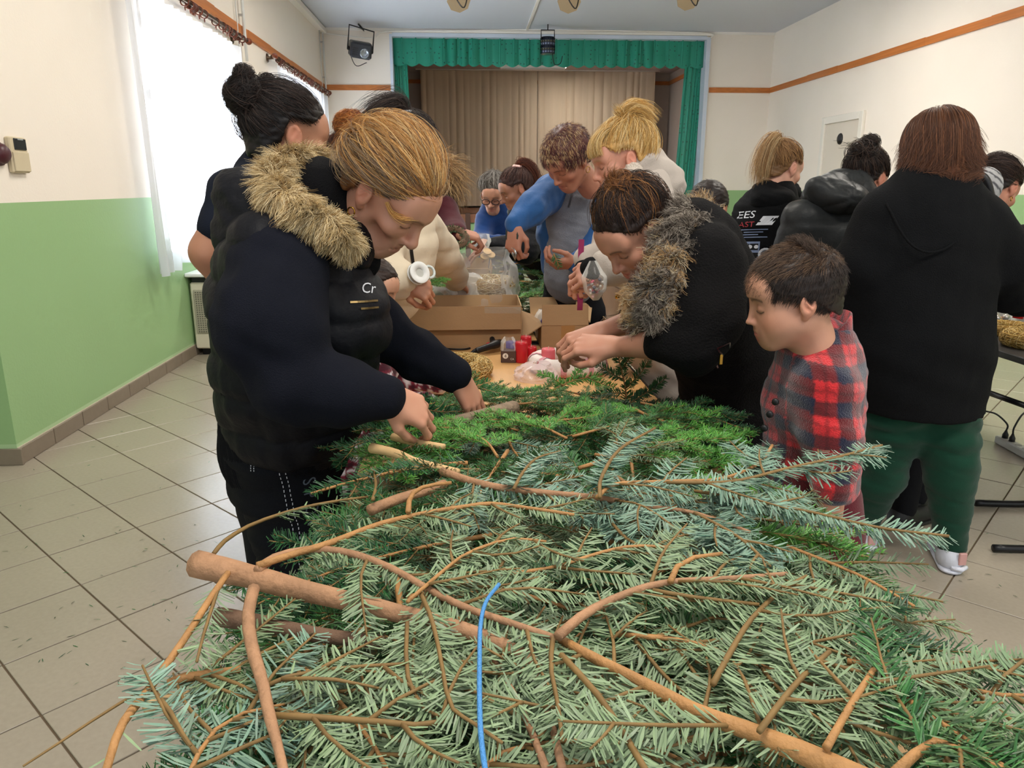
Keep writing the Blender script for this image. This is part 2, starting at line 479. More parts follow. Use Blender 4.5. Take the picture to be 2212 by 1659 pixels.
# walls
W1, W2 = (6.2, 8.25), (10.2, 13.2); WZ = (.92, 2.78)
wl = MB()
wl.span((XL - .35, 3.95, 0), (XL, W1[0], ZC)); wl.span((XL - .35, W1[1], 0), (XL, W2[0], ZC)); wl.span((XL - .35, W2[1], 0), (XL, YB + .3, ZC))
for a, b in (W1, W2): wl.span((XL - .35, a, 0), (XL, b, WZ[0])); wl.span((XL - .35, a, WZ[1]), (XL, b, ZC))
wl.span((XL - .9, 3.95, 0), (XL - .351, 4.3, ZC)); wl.span((XL - .9, -1.2, 0), (XL - .6, 3.949, ZC))
wall_left = struct(wl, 'wall_left', M_WALL)
OX = (-1.25, 4.17); OZ = (.95, 3.88)
wb = MB()
wb.span((XL, YB, 0), (OX[0], YB + .3, ZC)); wb.span((OX[1], YB, 0), (XR, YB + .3, ZC)); wb.span((OX[0], YB, OZ[1]), (OX[1], YB + .3, ZC)); wb.span((OX[0], YB, 0), (OX[1], YB + .3, OZ[0]))
wall_back = struct(wb, 'wall_back', M_WALL)
wall_right = struct(MB().span((XR, -1.2, 0), (XR + .3, YB + .3, ZC)), 'wall_right', M_WALL)
ceiling = struct(MB().span((XL - .35, -1.0, ZC), (XR + .3, YB + .3, ZC + .2)), 'ceiling', M_CEIL)
# stage recess
SY = 18.2; SX = (at(870, 300, SY)[0] - .3, at(1447, 172, SY)[0])
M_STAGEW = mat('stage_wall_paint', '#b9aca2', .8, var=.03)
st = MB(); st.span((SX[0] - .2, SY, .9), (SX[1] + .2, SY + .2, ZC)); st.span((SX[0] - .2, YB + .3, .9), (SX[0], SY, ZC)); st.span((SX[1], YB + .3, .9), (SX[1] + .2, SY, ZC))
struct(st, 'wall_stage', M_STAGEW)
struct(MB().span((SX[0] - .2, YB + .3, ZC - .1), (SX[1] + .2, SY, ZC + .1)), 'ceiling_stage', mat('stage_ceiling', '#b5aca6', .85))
struct(MB().span((SX[0], YB - .06, .80), (SX[1], SY, .95)), 'floor_stage', mat('stage_boards', '#8a5a40', .55, var=.12, vscale=5, stretch=(.3, 6, 1)))
t = MB(); t.span((SX[0], SY - .03, 3.66), (SX[1], SY, 3.74)); struct(t, 'trim_1', M_RAIL)
t = MB(); t.span((SX[1] - .03, YB + .6, 3.66), (SX[1], SY, 3.74)); struct(t, 'trim_2', M_RAIL)
# jambs of the stage opening, slightly bluish paint
M_JAMB = mat('jamb_paint', '#c9d2e0', .6)
t = MB(); t.span((OX[0] - .03, YB - .05, .952), (OX[0] + .015, YB + .28, OZ[1] + .03)); t.span((OX[1] - .02, YB - .05, .952), (OX[1] + .05, YB + .28, OZ[1] + .03)); t.span((OX[0] + .016, YB - .049, OZ[1] - .01), (OX[1] - .021, YB + .1, OZ[1] + .05))
struct(t, 'trim_3', M_JAMB)
t = MB(); t.span((OX[0] - .1, YB - .05, OZ[1] + .055), (OX[1] + .1, YB - .002, OZ[1] + .09)); struct(t, 'trim_4', M_WHITE)
# wooden rail round the hall, in boards
ZR = 3.02; HR = .085
def rail(name, a, b, n, thick=.025):
    a, b = np.array(a), np.array(b); d = (b - a) / n
    r = struct(MB().span(*np.sort([a + d * .002, a + d * .998], 0)), name, M_RAIL)
    for i in range(1, n):
        p, e = np.sort([a + d * (i + .002), a + d * (i + .998)], 0); j = rt.uniform(-.003, .003)
        MB().span(p + (0, 0, j), e + (0, 0, j)).build('plank', M_RAIL, r)
    return r
rail('trim_5', (XL, 4.0, ZR), (XL + .025, YB - .03, ZR + HR), 1)
rail('trim_6', (XL, YB - .025, ZR), (OX[0] - .04, YB, ZR + HR), 1)
rail('trim_7', (OX[1] + .08, YB - .025, ZR), (XR, YB, ZR + HR), 1)
rail('trim_8', (XR - .025, 1.0, ZR), (XR, YB - .03, ZR + HR), 1)
for nm, ax in (('trim_5', 0), ('trim_8', 0)):                           # butt joints and darker boards
    o = bpy.data.objects[nm]; X = XL if nm == 'trim_5' else XR - .027
    for y in np.arange(4.9, 13.5, 2.15): MB().span((X, y, ZR + .001), (X + .027, y + 1.0, ZR + HR + .004)).build('plank', M_RAIL, o)
# ceiling edge trunking and cables
t = MB(); t.span((XL, 4.0, ZC - .09), (XL + .10, YB, ZC - .02)); struct(t, 'trim_9', M_WHITE)
t = MB(); t.span((XL, YB - .03, ZC - .04), (XR, YB, ZC)); struct(t, 'trim_10', M_WHITE)
t = MB(); t.span((1.02, 10.2, ZC - .02), (1.06, YB, ZC)); struct(t, 'trim_11', M_WHITE)
# skirting tiles
sk = struct(MB().span((XL, 3.95, 0), (XL + .008, YB, .095)), 'baseboard_left', mat('skirting_joint', '#c2b6a4', .8))
for i in range(24):
    y0 = 3.955 + i * .335
    if y0 < 12: MB().box((XL + .008, y0 + .165, .046), (.016, .327, .090), bev=.002).build('tile', M_SKIRT, sk)
MB().box((XL - .12, 3.945, .046), (.29, .016, .090), bev=.002).build('tile', M_SKIRT, sk)
sk = struct(MB().span((XR - .008, 1.0, 0), (XR, YB, .095)), 'baseboard_right', mat('skirting_joint', '#c2b6a4', .8))
for i in range(38): MB().box((XR - .008, 1.17 + i * .335, .046), (.016, .327, .09)).build('tile', M_SKIRT, sk)

# windows: frame, casement bars, panes, set back in the wall
M_GLASS = mat('window_glass', '#ffffff', .02, trans=1.0, ior=1.02, spec=.2)
M_WFR = mat('window_frame_paint', '#e6ebf2', .5)
for k, (a, b) in enumerate((W1, W2)):
    f = MB(); X0, X1 = XL - .26, XL - .20
    for (u, v, z0, z1) in ((a + .001, a + .07, *WZ), (b - .07, b - .001, *WZ), (a + .071, b - .071, WZ[0], WZ[0] + .07), (a + .071, b - .071, WZ[1] - .07, WZ[1]), ((a + b) / 2 - .05, (a + b) / 2 + .05, WZ[0] + .071, WZ[1] - .071), (a + .071, (a + b) / 2 - .051, 2.15, 2.22), ((a + b) / 2 + .051, b - .071, 2.15, 2.22)):
        f.span((X0, u, z0), (X1, v, z1), bev=.008)
    w = struct(f, 'window_%d' % (k + 1), M_WFR)
    mid = (a + b) / 2
    for (u, v) in ((a + .07, mid - .05), (mid + .05, b - .07)):
        for (z0, z1) in ((WZ[0] + .07, 2.15), (2.22, WZ[1] - .07)):
            MB().span((XL - .235, u, z0), (XL - .23, v, z1)).build('pane', M_GLASS, w)
    MB().span((XL - .199, a + .002, WZ[0] + .001), (XL + .04, b - .002, WZ[0] + .025)).build('sill', M_WFR, w)

# sheer curtains
def sheer_mat():
    m = bpy.data.materials.new('sheer'); m.use_nodes = True; nt = m.node_tree; nt.nodes.remove(nt.nodes['Principled BSDF'])
    d = nt.nodes.new('ShaderNodeBsdfDiffuse'); d.inputs[0].default_value = (.86, .89, .95, 1)
    tl = nt.nodes.new('ShaderNodeBsdfTranslucent'); tl.inputs[0].default_value = (.88, .91, .97, 1)
    tr = nt.nodes.new('ShaderNodeBsdfTransparent')
    a = nt.nodes.new('ShaderNodeMixShader'); a.inputs[0].default_value = .5; nt.links.new(d.outputs[0], a.inputs[1]); nt.links.new(tl.outputs[0], a.inputs[2])
    b = nt.nodes.new('ShaderNodeMixShader'); b.inputs[0].default_value = .30; nt.links.new(a.outputs[0], b.inputs[1]); nt.links.new(tr.outputs[0], b.inputs[2])
    nt.links.new(b.outputs[0], nt.nodes['Material Output'].inputs['Surface']); return m
M_SHEER = sheer_mat()
def sheer(Y0, Y1, z0, z1, X, label, seed):
    n = 170; u = np.linspace(0, 1, n); v = np.linspace(0, 1, 14); rs = np.random.RandomState(seed)
    U, Vv = np.meshgrid(u, v, indexing='ij'); y = Y0 + (Y1 - Y0) * U
    y = y + (.10 * (1 - Vv) * (.5 - U)) 
    amp = .022 + .024 * (1 - Vv)
    x = X + amp * np.sin(U * 95 + 2.5 * np.sin(U * 17)) + .012 * np.sin(U * 37 + 1) * (1 - Vv)
    z = z0 + (z1 - z0) * Vv + .02 * np.sin(U * 21) * (1 - Vv)
    z = z - .07 * (U < .13) * (1 - Vv)
    m = MB(); m.grid(np.stack([x, y, z], -1))
    o = m.build('sheer_curtain', M_SHEER, base=(X, (Y0 + Y1) / 2, z0), smooth=True, label=label, cat='curtain')
    h = MB(); h.grid(np.stack([x, y, z], -1)[:, :2] + V3(.004, 0, 0)); h.build('hem', M_SHEER, o, smooth=True)
    return o
sheer(5.72, 8.50, .86, 2.80, XL + .13, 'white sheer curtain over the bright near window, above the heater', 1)
sheer(10.0, 13.45, .95, 2.86, XL + .13, 'white sheer curtain over the farther window, half behind the tall woman', 2)
# rods with wooden rings
M_ROD = mat('rod_bronze', '#5a4a3c', .35, metal=.7); M_RING = mat('ring_wood', '#5b2a1a', .35)
M_RING2 = mat('finial_wood', '#7a3a20', .35)
def rod(Y0, Y1, z, label, n, seed):
    rr = random.Random(seed); X = XL + .13
    o = empty('curtain_rod', (X, (Y0 + Y1) / 2, z), label, 'curtain rod')
    MB().tube([(X, Y0, z), (X, Y1, z)], .016, 10).build('pole', M_ROD, o, smooth=True)
    MB().tube([(X - .07, Y0 + .1, z + .02), (X - .07, Y1 - .05, z + .02)], .013, 10).build('pole', M_ROD, o, smooth=True)
    for y in (Y0, Y1):
        s = 1 if y == Y1 else -1
        MB().lathe([(.014, -.03), (.026, -.02), (.03, 0), (.022, .02), (.034, .045), (.026, .07), (.012, .10), (0.001, .115)], (X, y, z), (0, s, 0), 14).build('finial', M_RING2, o, smooth=True)
        MB().lathe([(.055, 0), (.05, .012), (.02, .02), (.014, .10), (.02, .13)], (XL, y - s * .12, z), (1, 0, 0), 16).build('bracket', M_ROD, o, smooth=True)
    ys = sorted(rr.uniform(Y0 + .05, Y1 - .04) for _ in range(n))
    for y in ys:
        a = np.linspace(0, 2 * math.pi, 15)[:-1]; tl = rr.uniform(-.5, .5); rad = .034
        p = np.stack([X + rad * np.sin(a), y + tl * rad * np.cos(a) * .5, z - .018 + rad * np.cos(a)], 1)
        g = MB(); g.tube(p, .006, 6, closed=True); g.lathe([(.005, 0), (.007, -.01), (.004, -.03)], (X, y - tl * .016, z - .055), n=6)
        g.build('ring', M_RING, o, smooth=True)
rod(5.75, 8.75, 2.92, 'bronze double curtain rod with wooden rings over the bright near window', 34, 1)
rod(9.95, 13.62, 2.95, 'bronze double curtain rod with wooden rings over the farther window', 30, 2)
# heating pipes on the left wall
M_PIPE = mat('pipe_paint', '#dcdcd8', .45)
for y, lb in ((8.84 + .12, 'pair of thin white pipes down the wall beside the near curtain rod'), (13.78, 'pair of thin white pipes down the wall above the farther curtain rod')):
    m = MB(); m.tube([(XL + .05, y, 2.75), (XL + .05, y, ZC - .05)], .016, 10)
    o = m.build('heating_pipe', M_PIPE, base=(XL + .05, y, 2.75), smooth=True, label=lb, cat='pipe')
    MB().tube([(XL + .025, y - .17, 2.75), (XL + .025, y - .17, ZC - .05)], .008, 8).build('thin_pipe', M_PIPE, o, smooth=True)
    for z in (3.2, 3.75): MB().span((XL, y - .02, z), (XL + .05, y + .02, z + .02)).build('clip', M_STEEL, o)

# thermostat and a dark box at the frame's edge
c = atx(32, 335, XL)
o = empty('thermostat', (XL, c[1], c[2] - .09), 'beige wall thermostat with dark display beside the near window', 'thermostat')
MB().box((XL + .014, c[1], c[2]), (.028, .16, .185), bev=.008).build('case', mat('beige_plastic', '#cbbd9f', .5), o)
MB().box((XL + .024, c[1] + .01, c[2] + .055), (.02, .11, .06), bev=.004).build('display', mat('lcd', '#23282c', .25), o)
MB().box((XL + .03, c[1] + .0, c[2] - .035), (.012, .145, .10), bev=.004).build('cover', mat('beige_plastic', '#cbbd9f', .5), o)
MB().box((XL + .0355, c[1] + .01, c[2] + .08), (.002, .05, .007)).build('badge', mat('grey_print', '#9aa0a0', .5), o)
c = atx(-4, 332, XL)
o = MB().lathe([(.001, .05), (.03, .05), (.05, .03), (.055, 0)], (XL, c[1], c[2]), (1, 0, 0), 16).build('wall_plate', mat('maroon_plastic', '#4a2028', .4), base=(XL, c[1], c[2]), smooth=True, label='maroon knob on the wall at the photo edge beside the thermostat', cat='knob')
MB().lathe([(.062, 0), (.06, .01), (.05, .012)], (XL, c[1], c[2]), (1, 0, 0), 16).build('rim', mat('maroon_plastic', '#4a2028', .4), o, smooth=True)

# heater under the near window
hx, hy = XL + .02, 6.62
o = empty('heater', (hx + .25, hy + .2, 0), 'cream gas convector heater with a perforated front under the near window', 'heater')
M_HEAT = mat('heater_enamel', '#d8d0bc', .4)
MB().span((hx, hy + .015, .06), (hx + .52, hy + .42, .64), bev=.012).build('cabinet', M_HEAT, o)
MB().span((hx - .02, hy - .03, .69), (hx + .56, hy + .45, .725), bev=.012).build('lid', mat('heater_lid', '#e9e9e8', .35), o)
MB().span((hx + .02, hy + .03, .64), (hx + .50, hy + .40, .69)).build('vent_slot', M_BLACK, o)
MB().span((hx + .03, hy, .20), (hx + .49, hy + .02, .58), bev=.004).build('grille_plate', mat('grille_enamel', '#bdb6a2', .55, bump=.9, bscale=230), o)
g = MB()
for iy in range(19):
    for ix in range(22): g.box((hx + .05 + ix * .0195, hy - .001, .215 + iy * .019), (.011, .003, .010))
g.build('perforation', mat('grille_dark', '#6d6a60', .6), o, kind='stuff')
MB().span((hx + .01, hy + .005, .07), (hx + .51, hy + .02, .19), bev=.004).build('lower_panel', M_HEAT, o)
MB().span((hx + .04, hy + .06, 0), (hx + .48, hy + .36, .06)).build('plinth', M_DARKM, o)

# door in the right wall
d0, d1 = atx(1782, 255, XR), atx(1872, 238, XR)
dy0, dy1, dz = d1[1], d0[1], (d0[2] + d1[2]) / 2
M_DOOR = mat('door_paint', '#d9d0c2', .5)
o = struct(MB().span((XR - .02, dy0 + .10, 0), (XR + .02, dy1 - .10, dz - .1), bev=.004), 'door_1', M_DOOR)
fr = mat('door_frame_paint', '#e7e2d8', .5)
for (a, b, z0, z1) in ((dy0, dy0 + .1, 0, dz), (dy1 - .1, dy1, 0, dz), (dy0 + .101, dy1 - .101, dz - .1, dz)): MB().span((XR - .045, a, z0), (XR, b, z1), bev=.006).build('frame', fr, o)
c = atx(1818, 300, XR)
MB().lathe([(.001, .03), (.05, .028), (.075, .012), (.08, 0)], (XR - .02, c[1], c[2]), (-1, 0, 0), 18).build('oval_plate', M_BLACK, o, smooth=True)
MB().lathe([(.03, 0), (.012, .05), (.018, .07), (.001, .08)], (XR - .02, dy1 - .2, 1.05), (-1, 0, 0), 12).build('handle', M_STEEL, o, smooth=True)

# stage curtains
def green_cloth():
    m = mat('green_satin', '#10806a', .42, bump=.05, bscale=40, sheen=.3)
    nt = m.node_tree; b = nt.nodes['Principled BSDF']
    tc = nt.nodes.new('ShaderNodeTexCoord'); mp = nt.nodes.new('ShaderNodeMapping'); mp.inputs['Scale'].default_value = (13, .01, 13)
    vo = nt.nodes.new('ShaderNodeTexVoronoi'); vo.inputs['Scale'].default_value = 1; vo.inputs['Randomness'].default_value = .35
    nt.links.new(tc.outputs['Object'], mp.inputs[0]); nt.links.new(mp.outputs[0], vo.inputs['Vector'])
    lt = nt.nodes.new('ShaderNodeMath'); lt.operation = 'LESS_THAN'; lt.inputs[1].default_value = .17; nt.links.new(vo.outputs['Distance'], lt.inputs[0])
    mx = nt.nodes.new('ShaderNodeMix'); mx.data_type = 'RGBA'; nt.links.new(lt.outputs[0], mx.inputs[0])
    mx.inputs[6].default_value = (*hexc('#128a72'), 1); mx.inputs[7].default_value = (*hexc('#0a5547'), 1); nt.links.new(mx.outputs[2], b.inputs['Base Color'])
    return m
M_GREEN = green_cloth()
def drape(x0, x1, z0, z1, Y, folds, amp, m, name, label, seed, n=240, scallop=0.0, lean=0.0, gather=0.0, nv=10):
    rs = np.random.RandomState(seed); u = np.linspace(0, 1, n); v = np.linspace(0, 1, nv); U, W = np.meshgrid(u, v, indexing='ij')
    ph = folds * 2 * np.pi * U + .9 * np.sin(U * 13 + seed) + .7 * np.sin(U * 29)
    a = amp * (.55 + .45 * np.sin(U * 23 + seed)) * (.6 + .4 * (1 - W))
    y = Y - a * (np.abs(np.sin(ph / 2)) ** .7 * 2 - 1)
    x = x0 + (x1 - x0) * U + lean * (1 - W) + gather * (.5 - U) * np.sin(np.pi * W)
    z = z0 + (z1 - z0) * W - scallop * np.abs(np.sin(ph / 2)) * (1 - W)
    o = MB().grid(np.stack([x, y, z], -1)).build(name, m, base=((x0 + x1) / 2, Y, z0), smooth=True, label=label, cat='curtain')
    return o
vb = at(1000, 138, YB + .1)[2]; vt = at(1000, 84, YB + .1)[2]
val = drape(OX[0] + .01, OX[1] - .01, vb, vt, YB + .10, 25, .05, M_GREEN, 'stage_valance', 'green dotted pleated valance across the top of the stage opening', 3, 420, scallop=.05)
for px in np.linspace(868, 1505, 22):
    p = at(px, 100, YB + .04)[0]
    MB().grid(np.stack([np.stack([V3(p + .012 * a, YB + .035 - .012 * (a == 0), z) for z in np.linspace(vb - .02, vt, 5)]) for a in (-1, 0, 1)])).build('pleat', M_GREEN, val, smooth=True)
a0, a1 = at(846, 140, YB + .2)[0], at(880, 140, YB + .2)[0]
drape(a0, a1, .97, vb + .05, YB + .2, 5, .03, M_GREEN, 'side_curtain', 'narrow green curtain at the window side of the stage opening', 5, 80, lean=.05)
a0, a1 = at(1487, 140, YB + .2)[0], at(1523, 140, YB + .2)[0]
drape(a0 - .06, a1, .97, vb + .05, YB + .2, 5, .035, M_GREEN, 'side_curtain', 'narrow green curtain at the door side of the stage opening', 6, 80, lean=-.10)
c0, c1 = at(912, 300, SY - .5)[0], at(1410, 300, SY - .5)[0]
zb, zt = at(1000, 445, SY - .5)[2], at(1000, 152, SY - .5)[2]
M_BEIGE = mat('beige_linen', '#cdb99f', .85, bump=.15, bscale=90, var=.05, vscale=3, stretch=(3, 1, .4))
xm = at(1160, 300, SY - .5)[0]
drape(c0, xm, zb, zt, SY - .5, 17, .035, M_BEIGE, 'stage_backdrop', 'beige linen backdrop curtain on the stage, half nearer the windows', 7, 220)
drape(xm + .01, c1, zb, zt, SY - .49, 16, .035, M_BEIGE, 'stage_backdrop', 'beige linen backdrop curtain on the stage, half nearer the door', 8, 220)
o = MB().tube([(c0 - .1, SY - .5, zt + .02), (c1 + .1, SY - .5, zt + .02)], .018, 8).build('backdrop_rail', M_WHITE, base=(c0, SY - .5, zt), smooth=True, label='thin pale curtain rail along the top of the beige backdrop', cat='rail')
l0, l1 = at(1080, 146, 16.2), at(1222, 146, 16.2)
o = MB().span((l0[0], 16.1, l0[2] - .03), (l1[0], 16.3, ZC - .1), bev=.02).build('stage_lamp', M_WHITE, base=(l0[0], 16.2, l0[2]), label='long flat white lamp under the stage ceiling', cat='lamp')
MB().span((l0[0] + .05, 16.09, l0[2] - .045), (l1[0] - .05, 16.25, l0[2] - .03)).build('diffuser', mat('diffuser', '#d9d2c8', .4), o)
# front of the stage seen between the people: dark post, pale panel
p = at(1011, 490, YB - .3)
MB().span((p[0] - .045, YB - .34, 0), (p[0] + .045, YB - .26, .98), bev=.006).build('wooden_post', mat('dark_wood', '#4a2f22', .5), base=(p[0], YB - .3, 0), label='dark wooden post in front of the green stage base', cat='post')

# disco lights
c = at(778, 108, 13.3)
o = empty('disco_light', (c[0], c[1], c[2] - .25), 'dark disco light box hanging from a bracket at the back wall', 'light')
R = frame((.25, -1, -.25), (0.12, 0, 1)); bx = lambda p: c + R @ V3(*p)
MB().box(c, (.34, .34, .24), R, bev=.03).build('body', mat('case_grey', '#34373f', .45), o)
MB().box(bx((0, -.03, .06)), (.345, .25, .13), R, bev=.02).build('hood', mat('case_top', '#7d7b74', .5), o)
MB().lathe([(.075, 0), (.075, .03), (.06, .035), (.05, .02), (.001, .03)], bx((-.05, .165, -.03)), R[:, 1], 20).build('lens', mat('lens', '#9aa3ae', .12, metal=.7), o, smooth=True)
for k in range(4): MB().box(bx((.10, .172, -.06 + k * .03)), (.09, .01, .008), R).build('vent', M_BLACK, o)
MB().tube([bx((-.2, 0, 0)), bx((-.2, -.05, .30)), bx((0.2, -.05, .34)), bx((.2, 0, 0))], .012, 8).build('bracket', M_BLACK, o, smooth=True)
MB().tube([bx((0, -.05, .32)), bx((.02, -.35, .36)), V3(c[0], YB, c[2] + .4)], .014, 8).build('wall_arm', M_BLACK, o, smooth=True)
MB().tube(spline([bx((.17, .0, -.06)), bx((.05, .05, -.24)), bx((-.12, .02, -.17))], 14), .006, 6).build('cable', M_BLACK, o, smooth=True)
for s in (-1, 1): MB().lathe([(.03, 0), (.03, .03), (.018, .04)], bx((s * .17, 0, 0)), R[:, 0] * s, 10).build('knob', M_BLACK, o, smooth=True)
c = at(1183, 99, 13.4)
o = empty('mirror_drum', c - (0, 0, .14), 'small drum of dark mirror facets hanging before the green valance', 'light')
MB().lathe([(.115, -.13), (.12, -.12), (.12, .12), (.115, .13)], c, n=24).build('drum', mat('drum', '#3a4152', .15, metal=.9), o)
for r in range(6):
    for k in range(9):
        a = math.pi * (k + .5) / 9 + math.pi; R = rotz(a)
        MB().box(c + R @ V3(.122, 0, -.10 + r * .04), (.006, .030, .028), R).build('facet', (mat('facet_a', '#8a93a8', .12, metal=1), mat('facet_b', '#2a2c38', .2, metal=1), mat('facet_c', '#6d6a58', .2, metal=1))[(r * 5 + k * 3) % 3], o)
MB().tube([c + (-.11, 0, .1), c + (-.11, 0, .24), c + (.11, 0, .24), c + (.11, 0, .1)], .010, 6).tube([c + (0, 0, .24), c + (0, 0, .40), V3(c[0], YB, c[2] + .42)], .010, 6).build('bracket', M_DARKM, o, smooth=True)
MB().tube(spline([c + (.08, 0, -.12), c + (.12, .02, -.28), c + (.22, .05, -.26), c + (.26, .1, -.14)], 14), .007, 6).build('cable', M_BLACK, o, smooth=True)
# spotlights under the ceiling
for px, py, lb in ((990, -6, 'chrome stage spotlight with a loop of cable, nearest the windows under the ceiling'), (1228, -4, 'chrome stage spotlight at the middle of the ceiling edge'), (1484, -10, 'chrome stage spotlight nearest the door under the ceiling')):
    c = at(px, py, 10.2); o = empty('spotlight', c - (0, 0, .2), lb, 'spotlight'); ax = nrm((0.05 * (1228 - px) / 250, -.75, -.55))
    can = mat('can_chrome', '#c8c4bc', .22, metal=.9)
    MB().lathe([(.08, -.28), (.10, -.26), (.115, -.05), (.115, .08)], c, ax, 20).build('can', can, o, smooth=True)
    MB().lathe([(.13, .06), (.145, .08), (.145, .10), (.11, .10)], c, ax, 8).build('gel_frame', mat('gel_frame', '#b3a58e', .3, metal=.8), o)
    MB().lathe([(.11, .07), (.06, .085), (.001, .09)], c, ax, 20).build('lens', mat('lens', '#9aa3ae', .12, metal=.7), o, smooth=True)
    MB().tube([c + (-.14, .02, 0), c + (-.14, .1, .25), c + (.14, .1, .25), c + (.14, .02, 0)], .012, 6).build('yoke', M_STEEL, o, smooth=True)
    MB().tube([c + (0, .1, .25), V3(c[0], c[1] + .1, ZC)], .012, 6).build('hanger', M_STEEL, o, smooth=True)
    MB().tube(spline([c + (.02, .1, .2), c + (-.05, -.16, .02), c + (.06, -.2, -.16), c + (.12, -.1, .02), c + (.16, .1, .28)], 20), .008, 6).build('cable', M_BLACK, o, smooth=True)
p0, p1 = at(835, 68, YB - .06), at(1530, 72, YB - .06)
o = MB().tube(spline([at(700, 72, YB - .04), at(800, 82, YB - .06), p0, at(1000, 66, YB - .06), at(1190, 64, YB - .06), at(1400, 68, YB - .06), p1, at(1536, 82, YB - .06)], 40), .012, 6).build('ceiling_cable', M_WHITE, base=p0, smooth=True, label='white cable slung along the wall above the stage opening', cat='cable')
# ------------------------------------------------------------ people: heads, hands, hair
def head_mesh(res=0.0035, jaw=1.0, nose=1.0, cheek=1.0, lids=0.8, age=0.0, child=0.0):
    """head in its own frame: +Y the face looks, +Z up, metres of a grown woman"""
    F = Field(0.02)
    F.el((0, -.014, .036), (.076, .096, .082))
    F.el((0, .026, -.034), (.057 * jaw, .064, .074), k=.035)
    F.rc((0, .066, -.094), (0, .060, -.098), .019, .019, k=.03)
    for s in (-1, 1):
        F.rc((s * .046 * jaw, .006, -.058), (s * .02, .062, -.092), .019, .015, k=.03)
        if child: F.el((s * .036, .040, -.040), (.030, .034, .042), k=.04)
        else:
            F.el((s * .043, .060, -.022), (.022 * cheek, .020, .019), k=.028)
            F.rc((s * .012, .087, .027), (s * .044, .070, .024), .010, .009, k=.016)
    F.el((0, .062, .045), (.058, .030, .04), k=.03)
    F.rc((0, -.020, -.055), (0, -.040, -.19), .050, .053, k=.035)
    for s in (-1, 1): F.el((s * .031, .100 if child else .098, .006), (.016, .016, .0125), k=.014, op='s')
    F.rc((0, .086, .018), (0, .101 + .005 * nose, -.026), .0068, .0085 * nose, k=.012)
    F.el((0, .101 + .005 * nose, -.030), (.0100 * nose, .0105, .0090 * nose), k=.008)
    for s in (-1, 1):
        F.el((s * .0112 * nose, .094, -.034), (.0066, .0100, .0072), k=.006)
        F.el((s * .0062 * nose, .099, -.0412), (.0038, .005, .004), k=.004, op='s')
        F.el((s * .031, .0745, .005), (.0145, .0130, .0125), k=.003)          # lid over the eyeball
        if child < .5 and age > 0:
            F.rc((s * .019, .097, -.036), (s * .032, .084, -.068), .0026, .0020, k=.007, op='s')
            F.rc((s * .020, .088, -.009), (s * .044, .078, -.008), .0016, .0012, k=.005, op='s'); F.rc((s * .029, .080, -.075), (s * .030, .070, -.09), .0022, .0016, k=.008, op='s'); F.el((s * .052, .050, -.052), (.007, .014, .010), k=.03, op='s')
    F.el((0, .078, -.062), (.025, .015, .022), k=.022)
    F.rc((-.019, .0845, -.0575), (.019, .0845, -.0575), .0044, .0044, k=.007)
    F.rc((-.006, .0915, -.0560), (.006, .0915, -.0560), .0042, .0042, k=.006)
    F.rc((-.015, .0850, -.0682), (.015, .0850, -.0682), .0050, .0050, k=.007)
    F.el((0, .0905, -.0675), (.012, .0055, .0050), k=.006)
    F.rc((-.023, .0865, -.0625), (0, .0970, -.0620), .0016, .0018, k=.004, op='s')
    F.rc((.023, .0865, -.0625), (0, .0970, -.0620), .0016, .0018, k=.004, op='s')
    for s in (-1, 1):                                                            # ears: rim, bowl, lobe
        R = frame((s * .35, 1, .18), (0, -.18, 1))
        F.el((s * .077, -.012, -.002), (.009, .021, .031), R, k=.006)
        F.el((s * .072, -.004, -.030), (.007, .010, .011), R, k=.006)
        F.el((s * .087, -.012, .003), (.008, .013, .021), R, k=.004, op='s')
        F.rc((s * .081, -.004, .012), (s * .082, -.016, -.012), .0030, .0030, k=.004)
    V, Q = F.mesh(res)
    V = smooth_mesh(V, Q, 1, .35)
    x, y, z = V[:, 0], V[:, 1], V[:, 2]; ax = np.abs(x)
    if child: V[:, 2] = np.where(z < 0, z * .86, z); V[:, 1] = np.where((y > .07) & (z < .03), .07 + (y - .07) * .88, y)
    g = lambda c, r: np.exp(-(((ax - c[0]) / r[0]) ** 2 + ((y - c[1]) / r[1]) ** 2 + ((z - c[2]) / r[2]) ** 2))
    w = {}
    w['lip'] = np.clip(1.5 * np.maximum(g((0, .092, -.0560), (.020, .014, .0042)), g((0, .0915, -.0685), (.017, .014, .0052))), 0, 1)
    w['red'] = np.clip(.8 * g((.043, .062, -.03), (.024, .03, .022)) + .4 * g((0, .104, -.03), (.016, .02, .016)) + .9 * g((.08, -.012, 0), (.012, .025, .035)), 0, 1)
    arch = z - (.0285 - 14 * (ax - .030) ** 2)
    w['brow'] = np.where((ax > .012) & (ax < .05) & (y > .05), np.exp(-(arch / .0036) ** 2), 0)
    lash = z - (-.0018 - lids * .0035 + 16 * (ax - .031) ** 2)
    w['lash'] = np.where((np.abs(ax - .031) < .0155) & (y > .062) & (z < .02), np.exp(-(lash / .0017) ** 2), 0)
    w['lid'] = g((.031, .085, .007), (.017, .012, .013))
    w['nost'] = g((.0062, .099, -.0412), (.0045, .006, .004))
    w['fold'] = g((.027, .09, -.052), (.007, .012, .016)) + np.where(ax < .023, np.exp(-((z + .0622) / .0014) ** 2) * (y > .08), 0)
    return V, Q, w
HEADS = {}
def head_kind(kind, res):
    if (kind, res) not in HEADS:
        par = dict(woman=dict(), older=dict(jaw=1.0, nose=1.3, cheek=1.05, age=1), boy=dict(jaw=.93, nose=.72, cheek=1.08, child=1), wide=dict(jaw=1.1, cheek=1.1, nose=1.05))[kind]
        HEADS[(kind, res)] = head_mesh(res, **par)
    return HEADS[(kind, res)]

